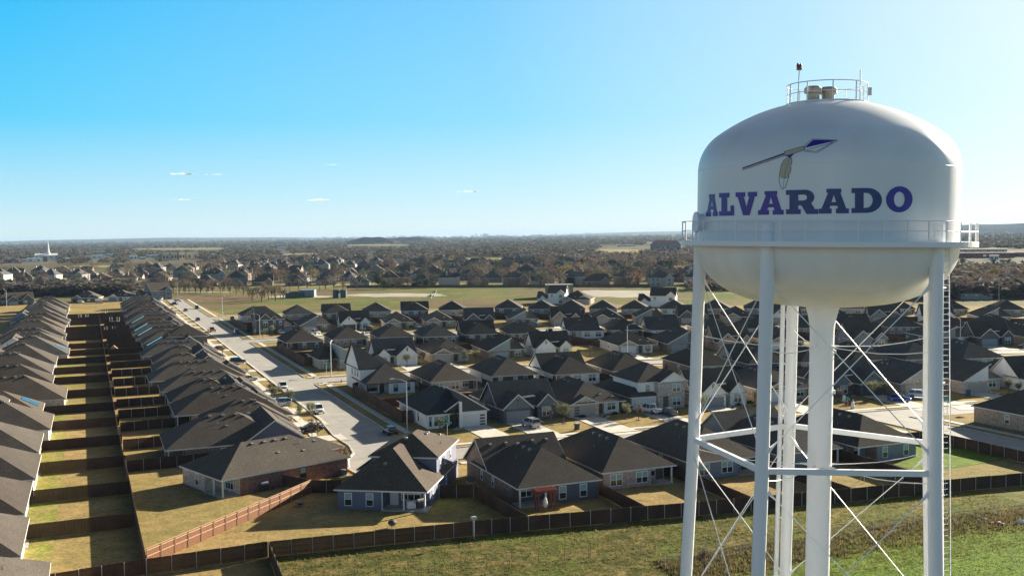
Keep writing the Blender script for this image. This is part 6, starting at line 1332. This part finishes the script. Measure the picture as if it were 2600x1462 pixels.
# ------------------------------------------------------------------ yards, patios and small things
def small(name, label, cat, px, py, z=0., rot=0., group=None, scale=1.):
    p = at(px, py, z); r = empty(name, label, cat, (p[0], p[1], z), ROTU + rot, group); r.scale = (scale,) * 3; return r
def part(r, name, mat, fn, smooth=False): b = MB(); fn(b); return b.build(name, mat, r, smooth=smooth)
PERG = M('pergola_red', (.17, .026, .014), rough=.6)
r = small('pergola', 'red wooden pergola with curved rafters behind the grey-walled patio', 'pergola', 1388, 1297)
for x in (-1.1, 1.1): part(r, 'post', PERG, lambda b, x=x: (b.box(x - .08, x + .08, -.08, .08, 0, 2.5), b.box(x - .08, x + .08, .94, 1.1, 0, 2.5)))
part(r, 'beam', PERG, lambda b: (b.box(-1.6, 1.6, -.06, .06, 2.5, 2.72), b.box(-1.6, 1.6, .96, 1.08, 2.5, 2.72)))
for i in range(9): part(r, 'rafter', PERG, lambda b, i=i: b.box(-1.45 + i * .35, -1.37 + i * .35, -.6, 1.6, 2.725, 2.88))
CLOTH = M('white_cloth', (.72, .70, .66), rough=.9)
r = small('hanging_chair', 'white cloth hammock chair hanging from the red pergola', 'hammock', 1388, 1296)
part(r, 'rope', CLOTH, lambda b: b.tube([(0, .4, 1.5), (0, .4, 2.5)], .03, 5)); part(r, 'cloth', CLOTH, lambda b: b.lathe([(.05, 1.75), (.2, 1.5), (.3, .95), (.28, .55), (.12, .3), (.02, .28)], 12, (0, .4)))
r = small('hammock_chair', 'pale cloth swing chair at the corner patio post', 'hammock', 1309, 1272); part(r, 'cloth', CLOTH, lambda b: b.tube([(-.5, 0, 2.2), (-.42, 0, 1.1), (0, 0, .65), (.42, 0, 1.1), (.5, 0, 2.2)], [.03, .1, .2, .1, .03], 8))
for x, y, l in ((1331, 1266, 'pale cushioned patio seat under the grey-walled house'), (1356, 1264, 'dark patio armchair beside the cushioned seat'), (1045, 1288, 'brown wicker seat on the two-storey house patio')):
    r = small('patio_chair', l, 'chair', x, y, .14, .4); part(r, 'seat', CLOTH if 'pale' in l else DOORM, lambda b: (b.box(-.7, .7, -.35, .35, .25, .5),)); part(r, 'backrest', CLOTH if 'pale' in l else DOORM, lambda b: b.box(-.7, .7, .25, .4, .5, .95)); part(r, 'frame', TAR, lambda b: [b.box(x_ - .04, x_ + .04, y_ - .04, y_ + .04, 0, .25) for x_ in (-.6, .6) for y_ in (-.28, .28)])
def grill(x, y, l):
    r = small('barbecue_grill', l, 'grill', x, y, .14, .2); part(r, 'cart', TAR, lambda b: (b.box(-.55, .55, -.3, .3, .12, .85), b.box(-.95, .95, -.28, .28, .85, .9))); part(r, 'lid', STEEL, lambda b: b.tube([(-.5, 0, .98), (.5, 0, .98)], .28, 12)); part(r, 'handle', TAR, lambda b: b.tube([(-.35, -.33, 1.05), (.35, -.33, 1.05)], .03, 5))
grill(1068, 1289, 'barbecue grill with steel lid on the two-storey house patio'); grill(672, 1244, 'dark barbecue grill on the brick-sided house patio')
r = small('cushion_box', 'white covered box standing on the two-storey house patio', 'box', 1044, 1291, .14); part(r, 'cover', CLOTH, lambda b: (b.box(-.55, .55, -.35, .35, .1, .95), b.box(-.58, .58, -.38, .38, .95, 1.02))); part(r, 'foot', TAR, lambda b: b.box(-.5, .5, -.3, .3, 0, .1))
r = small('fire_pit', 'round black fire pit on the shaded lawn left of the two-storey house', 'fire pit', 762, 1284); part(r, 'bowl', TAR, lambda b: b.lathe([(.25, .2), (.6, .5), (.66, .5), (.66, .56), (.1, .58)], 16)); part(r, 'stand', TAR, lambda b: [b.tube([(.5 * math.cos(a), .5 * math.sin(a), 0), (.35 * math.cos(a), .35 * math.sin(a), .4)], .04, 5) for a in (0, 2.1, 4.2)])
r = small('fire_pit', 'black kettle bowl by the fence below the two-storey house', 'fire pit', 996, 1339); part(r, 'bowl', TAR, lambda b: b.lathe([(.2, .25), (.5, .5), (.55, .75), (.3, .95), (.05, 1.)], 14)); part(r, 'stand', TAR, lambda b: [b.tube([(.5 * math.cos(a), .5 * math.sin(a), 0), (.3 * math.cos(a), .3 * math.sin(a), .4)], .04, 5) for a in (0, 2.1, 4.2)])
r = small('pole_lamp', 'white box lamp on a steel pole rising over the boundary fence', 'lamp', 1204, 1370); part(r, 'pole', STEEL, lambda b: b.tube([(0, 0, 0), (0, 0, 2.5)], .06, 6)); part(r, 'lamp_head', STEEL, lambda b: (b.box(-.34, .34, -.22, .22, 2.5, 2.74), b.box(-.28, .28, -.18, .18, 2.74, 2.82)))
REDF = M('terracotta', (.24, .075, .035), rough=.8); SKIN_ = M('statue_brown', (.16, .07, .04), rough=.8)
for x, y, h_, l in ((851, 1183, 1.5, 'tallest of the terracotta yard statues, nearest the brick wall'), (858, 1184, 1.15, 'short terracotta yard statue second from the brick wall'), (869, 1184, 1.25, 'terracotta yard statue just left of the white figure')):
    r = small('yard_statue', l, 'statue', x, y, 0, 0, 'terracotta yard statues'); part(r, 'figure', REDF, lambda b, h_=h_: b.lathe([(.3, 0), (.32, .12), (.16, .2), (.26, h_ * .45), (.3, h_ * .6), (.12, h_ * .74), (.2, h_ * .86), (.14, h_ * .97), (.02, h_)], 12), True)
r = small('snowman_figure', 'white standing yard figure with brown head by the young tree', 'statue', 882, 1187); part(r, 'figure', WHITE, lambda b: b.lathe([(.3, 0), (.36, .3), (.28, .7), (.34, 1.0), (.2, 1.35), (.1, 1.45)], 14), True); part(r, 'head', SKIN_, lambda b: b.lathe([(.1, 1.42), (.2, 1.55), (.2, 1.7), (.24, 1.74), (.14, 1.8), (.12, 1.92), (.02, 1.94)], 12), True)
BINB = M('blue_bin_plastic', (.02, .06, .17), rough=.5); BINK = M('dark_bin_plastic', (.03, .034, .034), rough=.5)
for x, y, c_, l in ((747, 1098, BINB, 'blue wheelie bin between brick wall and black sports car'), (1465, 1091, BINK, 'dark wheelie bin with pale lid on the sunlit lawn'), (2459, 1004, BINB, 'blue wheelie bin by the cream brick garage'), (1600, 1046, BINK, 'dark wheelie bin left of the two-storey brick house'), (1693, 937, BINK, 'black bin behind the hip-roofed house in mid block'), (2467, 893, BINK, 'tall black skip bin beside the road at right')):
    s_ = 2.2 if 'skip' in l else 1.2; r = small('wheelie_bin', l, 'bin', x, y, .1, .3, None, s_); part(r, 'bin', c_, lambda b: b.add([(-.24, -.26, .05), (.24, -.26, .05), (.24, .26, .05), (-.24, .26, .05), (-.3, -.34, 1.), (.3, -.34, 1.), (.3, .34, 1.), (-.3, .34, 1.)], [(3, 2, 1, 0), (4, 5, 6, 7), (0, 1, 5, 4), (1, 2, 6, 5), (2, 3, 7, 6), (3, 0, 4, 7)])); part(r, 'lid', STEEL if 'pale' in l else c_, lambda b: b.box(-.33, .33, -.38, .36, 1., 1.07)); part(r, 'wheel', BLACK, lambda b: b.tube([(-.3, .3, .12), (.3, .3, .12)], .12, 10))
HYD = M('hydrant_red', (.22, .035, .025), rough=.5)
r = small('fire_hydrant', 'small red fire hydrant on the corner before the white two-storey house', 'hydrant', 867, 972); part(r, 'barrel', HYD, lambda b: (b.lathe([(.2, 0), (.2, .08), (.13, .1), (.13, .6), (.17, .62), (.15, .74), (.05, .82)], 10), b.tube([(-.26, 0, .45), (.26, 0, .45)], .07, 6)))
r = small('yard_box', 'white square yard box in front of the silver suv', 'box', 704, 1029); part(r, 'box', WHITE, lambda b: b.box(-.75, .75, -.3, .3, .1, 1.6)); part(r, 'door', GLASS, lambda b: (b.box(-.45, -.05, -.33, -.3, .5, 1.35), b.box(.1, .5, -.33, -.3, .5, 1.35))); part(r, 'foot', STEEL, lambda b: b.box(-.6, .6, -.25, .25, 0, .1))
ACM = M('air_conditioner_grey', (.16, .16, .155), rough=.6)
for x, y, l in ((1196, 1224, 'grey air conditioner on a pad beside the side-gabled tan house'), (872, 1207, 'low dark air conditioner by the sunlit strip right of the red brick'), (1262, 975, 'air conditioner beside the cream brick house')):
    r = small('air_conditioner', l, 'air conditioner', x, y); part(r, 'pad', CONC, lambda b: b.box(-.7, .7, -.7, .7, 0, .12)); part(r, 'casing', ACM, lambda b: (b.box(-.42, .42, -.42, .42, .12, .9), b.lathe([(.36, .9), (.36, .96), (.1, .98)], 14)))
r = small('soccer_goal', 'white tube soccer goal on the lawn below the tower strut', 'goal', 2234, 1222, 0, -.1); part(r, 'frame', WHITE, lambda b: (b.tube([(-2.6, 0, 0), (-2.6, 0, 1.5), (2.6, 0, 1.5), (2.6, 0, 0)], .06, 6), b.tube([(-2.6, 0, 1.5), (-2.6, 1.2, 0), (2.6, 1.2, 0), (2.6, 0, 1.5)], .035, 5)))
r = small('basketball_hoop', 'white hoop stand at the fence right of the soccer goal', 'hoop', 2300, 1219); part(r, 'pole', WHITE, lambda b: b.tube([(-.6, 0, .2), (0, 0, 1.), (.8, .1, 1.2)], .08, 6)); part(r, 'base', WHITE, lambda b: b.tube([(-.8, .2, .1), (.6, .1, .1)], .12, 6))
NET = M('trampoline_mesh', (.035, .037, .04), rough=.9)
for x, y, l in ((325, 846, 'black netted trampoline in the inner left yard, nearest of two'), (337, 820, 'netted trampoline in the inner left yard, farther of two'), (212, 812, 'netted trampoline in the far leftmost yard')):
    r = small('trampoline', l, 'trampoline', x - (46 if x > 300 else 0), y); part(r, 'mat', TAR, lambda b: b.lathe([(2., .75), (2., .85), (.1, .8)], 20)); part(r, 'leg', STEEL, lambda b: [b.tube([(2 * math.cos(a), 2 * math.sin(a), 0), (2 * math.cos(a), 2 * math.sin(a), 2.6)], .05, 5) for a in [k * math.pi / 3 for k in range(6)]]); part(r, 'net', NET, lambda b: [b.tube([(2.02 * math.cos(k * math.pi / 12), 2.02 * math.sin(k * math.pi / 12), z_) for k in range(25)], .03, 4, False) for z_ in (1.2, 1.6, 2.0, 2.5)])
r = small('playhouse', 'small wooden playhouse with pitched roof in the inner left yard', 'playhouse', 290, 898); part(r, 'wall', WOOD_SUN, lambda b: b.box(-.9, .9, -.9, .9, 0, 1.7)); part(r, 'roof', WOODL, lambda b: b.add([(-1.3, -1.1, 1.5), (0, -1.1, 2.7), (1.3, -1.1, 1.5), (-1.3, 1.1, 1.5), (0, 1.1, 2.7), (1.3, 1.1, 1.5)], [(0, 1, 4, 3), (1, 2, 5, 4), (0, 2, 1), (3, 4, 5)]))
r = small('shed', 'pale flat-roofed garden shed at the far end of the inner left yards', 'shed', 252, 770); part(r, 'wall', WALLS['cream'], lambda b: b.box(-2, 2, -1.5, 1.5, 0, 2.1)); part(r, 'roof', TRIM, lambda b: b.box(-2.3, 2.3, -1.8, 1.8, 2.1, 2.25))
r = small('play_set', 'white and brown play frame in the far inner left yard', 'play set', 262, 800); part(r, 'frame', WHITE, lambda b: (b.tube([(-2, 0, 0), (-2, 0, 2.2), (2, 0, 2.2), (2, 0, 0)], .08, 5), b.tube([(-1, -.6, 0), (-1, -.6, 1.6)], .07, 5), b.tube([(0, -.6, 0), (0, -.6, 1.6)], .07, 5))); part(r, 'slide', WHITE, lambda b: b.tube([(1, 0, 1.5), (1.4, -1.4, .1)], .2, 5))
for x, y, l in ((2165, 1037, 'white yard figure left of the dark gabled house'), (2143, 1020, 'red and white yard figure beside the riser pipe')):
    r = small('yard_figure', l, 'statue', x, y); part(r, 'figure', WHITE, lambda b: b.lathe([(.35, 0), (.5, .4), (.3, .8), (.36, 1.1), (.2, 1.5), (.02, 1.6)], 12), True); part(r, 'hat', RED, lambda b: b.lathe([(.24, 1.48), (.12, 1.75), (.02, 1.95)], 10))
# near right: chain-link fence, scrub strip, litter
chp = [at(1690, 1447), at(1780, 1432), at(1930, 1401), at(2110, 1380), at(2370, 1334), at(2640, 1304)]
r = empty('chain_link_fence', 'thin chain-link fence along the scrub strip at lower right', 'fence', (chp[0][0], chp[0][1], 0))
b = MB(); pb = MB(); pb.tube([(0, 0, 0), (0, 0, 1.9)], .03, 5); pme = pb.mesh('post', STEEL); nn_ = 0
for (x0, y0), (x1, y1) in zip(chp, chp[1:]):
    L = math.hypot(x1 - x0, y1 - y0); k = max(1, round(L / 3))
    for z_ in (.1, .5, 1., 1.4, 1.8): b.tube([(x0 - chp[0][0], y0 - chp[0][1], z_), (x1 - chp[0][0], y1 - chp[0][1], z_)], .011, 4, False)
    for i in range(k): obj('post', pme, r, (x0 + (x1 - x0) * i / k - chp[0][0], y0 + (y1 - y0) * i / k - chp[0][1], 0))
b.build('wire', STEEL, r)
pme2 = pb.mesh('post', TAR); chp2 = [at(900, 1480), at(1300, 1440), at(1500, 1425), at(1690, 1405)]
r = empty('chain_link_fence', 'barely visible wire fence low in the rough grass at bottom centre', 'fence', (chp2[0][0], chp2[0][1], 0)); b = MB()
for (x0, y0), (x1, y1) in zip(chp2, chp2[1:]):
    L = math.hypot(x1 - x0, y1 - y0); k = max(1, round(L / 3))
    for z_ in (.4, 1., 1.7): b.tube([(x0 - chp2[0][0], y0 - chp2[0][1], z_), (x1 - chp2[0][0], y1 - chp2[0][1], z_)], .01, 4, False)
    for i in range(k): obj('post', pme2, r, (x0 + (x1 - x0) * i / k - chp2[0][0], y0 + (y1 - y0) * i / k - chp2[0][1], 0))
b.build('wire', TAR, r)
def crumple(name, label, px, py, w_, h_, mat, seed):
    rr = random.Random(seed); p = at(px, py); B = MB(); n, m_ = 14, 7; vs_ = []
    for j in range(m_):
        for i in range(n): a = 2 * math.pi * i / n; f = math.cos(j / (m_ - 1) * math.pi / 2); q = rr.uniform(.7, 1.15); vs_.append((w_ * f * q * math.cos(a), w_ * .5 * f * q * math.sin(a), h_ * math.sin(j / (m_ - 1) * math.pi / 2) * rr.uniform(.7, 1.2)))
    B.add(vs_, [(j * n + i, j * n + (i + 1) % n, (j + 1) * n + (i + 1) % n, (j + 1) * n + i) for j in range(m_ - 1) for i in range(n)]); return tag(B.build(name, mat, None, (p[0], p[1], .05)), label, name.replace('_', ' '))
crumple('crumpled_tarp', 'crumpled red tarp lying on the scrub strip at lower right', 2532, 1332, 1.1, .35, M('red_tarp', (.30, .035, .03), rough=.6), 1); crumple('white_sack', 'bulging white sack at the right edge of the scrub strip', 2592, 1330, .6, .6, CLOTH, 2); crumple('white_sack', 'scattered white plastic scrap left of the red tarp', 2496, 1318, .4, .25, CLOTH, 3); crumple('red_cover', 'flat red cover on the lawn by the corner house at right', 2436, 1060, .9, .2, RED, 4)
# scrub and grass tufts (nobody could count them)
SCR = M('scrub_stems', (.13, .10, .06), (.075, .07, .035), .5, .95); TUF = M('grass_tuft_green', (.07, .10, .02), (.11, .12, .032), .3, .95); TUFD = M('grass_tuft_dry', (.21, .175, .065), (.16, .135, .05), .3, .95)
glow(SCR); glow(TUF); glow(TUFD)
def tufts(name, mat, pts, h0, h1, n, seed, wd=.05):
    rr = random.Random(seed); B = MB()
    for (x, y) in pts:
        for k in range(n):
            a = rr.uniform(0, 6.28); hh = rr.uniform(h0, h1); lx, ly = math.cos(a), math.sin(a); s_ = wd * rr.uniform(.6, 1.4); ox, oy = x + rr.gauss(0, .12), y + rr.gauss(0, .12); t = rr.uniform(.1, .6) * hh
            B.add([(ox - ly * s_, oy + lx * s_, .03), (ox + ly * s_, oy - lx * s_, .03), (ox + lx * t, oy + ly * t, hh)], [(0, 1, 2)])
    return tag(B.build(name, mat), kind='stuff')
rs = random.Random(21)
def infield():
    while True:
        u, v = rs.uniform(17.8, 112), rs.uniform(84, 115)
        top = 116.2 - (u - 17.4) * .112
        if v < top - .6: return xy(u, v)
tufts('grass_tufts', TUF, [infield() for _ in range(7500)], .06, .26, 4, 1); tufts('grass_tufts', TUFD, [infield() for _ in range(10000)], .06, .32, 4, 2)
def onstrip(w0, w1):
    t = rs.random() * (len(chp) - 1); i = int(t); f = t - i; x = chp[i][0] + (chp[i + 1][0] - chp[i][0]) * f; y = chp[i][1] + (chp[i + 1][1] - chp[i][1]) * f; w_ = rs.uniform(w0, w1); return (x + w_ * .3, y - w_)
tufts('scrub', SCR, [onstrip(-2.4, 4.2) for _ in range(2200)], .15, .6, 5, 3, .05); tufts('scrub', TUFD, [onstrip(-3, 5) for _ in range(2400)], .15, .6, 4, 4, .05)
mw = []
while len(mw) < 9000:
    px, py = rs.uniform(1985, 2620), rs.uniform(1325, 1475)
    if py > 1352 - (px - 2360) * .13 + (max(0, 2360 - px) * .09): mw.append(at(px, py))
tufts('grass_tufts', M('mown_tuft', (.11, .175, .02), (.14, .20, .03), .3, .95), mw, .05, .16, 3, 5, .05)
tree(at(1790, 1452), 3.6, 'bare', 'leafless bush standing in the scrub behind the left tower leg', None, name='bare_bush')
# shrubs in front beds
SHR = [(1130, 1085), (1147, 1087), (1480, 1060), (1560, 1052), (1585, 1048), (1875, 1028), (1905, 1024), (2155, 1026), (1225, 905), (940, 940), (1060, 925), (1470, 892), (1405, 905), (1655, 893)]
bsh = MB(); rr = random.Random(3)
for i in range(260):
    v_ = Vector((rr.gauss(0, 1), rr.gauss(0, 1), abs(rr.gauss(0, 1)))).normalized() * rr.uniform(.5, 1); u_ = Vector((rr.gauss(0, 1), rr.gauss(0, 1), rr.gauss(0, 1))).normalized() * .12; w_ = u_.cross(Vector((0, 1, .3))).normalized() * .09; bsh.add([tuple(v_ * .6 - u_), tuple(v_ * .6 + w_), tuple(v_ * .6 + u_)], [(0, 1, 2)])
bme = bsh.mesh('shrub', LEAFD)
for i, (x, y) in enumerate(sorted(SHR)):
    p = at(x, y); o = obj('shrub', bme, None, (p[0], p[1], .1), i); o.scale = (1.3, 1.3, .9); tag(o, f'low dark shrub in a front bed, {ordn(i + 1)} from left', 'shrub', 'low front-bed shrubs')
# wispy clouds low over the horizon
CLM = bpy.data.materials.new('cloud_vapour'); CLM.use_nodes = True; n_ = CLM.node_tree.nodes; l_ = CLM.node_tree.links; n_.clear()
o_ = n_.new('ShaderNodeOutputMaterial'); mx_ = n_.new('ShaderNodeMixShader'); tr_ = n_.new('ShaderNodeBsdfTransparent'); df_ = n_.new('ShaderNodeBsdfTranslucent'); d2 = n_.new('ShaderNodeBsdfDiffuse'); ad_ = n_.new('ShaderNodeMixShader'); lw = n_.new('ShaderNodeLayerWeight'); lw.inputs['Blend'].default_value = .35
df_.inputs[0].default_value = (1, .98, .95, 1); d2.inputs[0].default_value = (1, .98, .96, 1); l_.new(df_.outputs[0], ad_.inputs[1]); l_.new(d2.outputs[0], ad_.inputs[2]); nz = n_.new('ShaderNodeTexNoise'); nz.inputs['Scale'].default_value = .004; nz.inputs['Detail'].default_value = 6; tc_ = n_.new('ShaderNodeTexCoord'); l_.new(tc_.outputs['Object'], nz.inputs['Vector'])
cr_ = n_.new('ShaderNodeMath'); cr_.operation = 'MULTIPLY_ADD'; cr_.inputs[1].default_value = 1.1; l_.new(lw.outputs['Facing'], cr_.inputs[0]); l_.new(nz.outputs[0], cr_.inputs[2]); cl_ = n_.new('ShaderNodeMapRange'); cl_.inputs['From Min'].default_value = .5; cl_.inputs['From Max'].default_value = 1.0; cl_.inputs['To Min'].default_value = .9; cl_.inputs['To Max'].default_value = 1.; l_.new(cr_.outputs[0], cl_.inputs[0]); l_.new(cl_.outputs[0], mx_.inputs[0]); l_.new(ad_.outputs[0], mx_.inputs[1]); l_.new(tr_.outputs[0], mx_.inputs[2]); l_.new(mx_.outputs[0], o_.inputs[0])
for i, (x, y, wpx, l) in enumerate(((460, 443, 62, 'largest wispy white cloud low over the left horizon'), (545, 444, 40, 'faint cloud right of the largest one'), (467, 508, 46, 'thin cloud below the largest one'), (812, 509, 52, 'thin cloud low over the middle of the plain'), (1183, 488, 48, 'small cloud left of the tower'), (845, 419, 26, 'faint highest cloud near the middle'))):
    D_ = 42000.; p = ray(x, y) * D_; B = MB(); rr = random.Random(i); W = wpx * 1.25 / F_PX * D_
    for k in range(14):
        cx = rr.uniform(-.5, .5) * W; rx = W * rr.uniform(.08, .2) * (1 - abs(cx / W)); rz = W * rr.uniform(.02, .06) * (1.3 - 2 * abs(cx / W)); cz = rz * .5
        B.v, o0 = B.v, len(B.v)
        for a in range(7):
            th = -math.pi / 2 + math.pi * a / 6
            for q in range(12): ph = 2 * math.pi * q / 12; B.v.append((cx + rx * math.cos(th) * math.cos(ph), rx * .6 * math.cos(th) * math.sin(ph), cz + rz * math.sin(th)))
        for a in range(6):
            for q in range(12): B.f.append((o0 + a * 12 + q, o0 + a * 12 + (q + 1) % 12, o0 + (a + 1) * 12 + (q + 1) % 12, o0 + (a + 1) * 12 + q))
    c_ = tag(B.build('cloud', CLM, None, (p.x, p.y, p.z + H), 0, True), l, 'cloud'); c_.visible_shadow = False

# ------------------------------------------------------------------ the air: pale haze that greys the distance
HZ = bpy.data.materials.new('haze_air'); HZ.use_nodes = True; n_ = HZ.node_tree.nodes; l_ = HZ.node_tree.links; n_.clear()
o_ = n_.new('ShaderNodeOutputMaterial'); pv = n_.new('ShaderNodeVolumePrincipled'); pv.inputs['Color'].default_value = (.36, .52, .70, 1); pv.inputs['Density'].default_value = 3.8e-5; pv.inputs['Anisotropy'].default_value = .1; l_.new(pv.outputs[0], o_.inputs['Volume'])
b = MB(); b.box(-26000, 26000, -26000, 26000, -1, 95); tag(b.build('haze', HZ), kind='stuff')
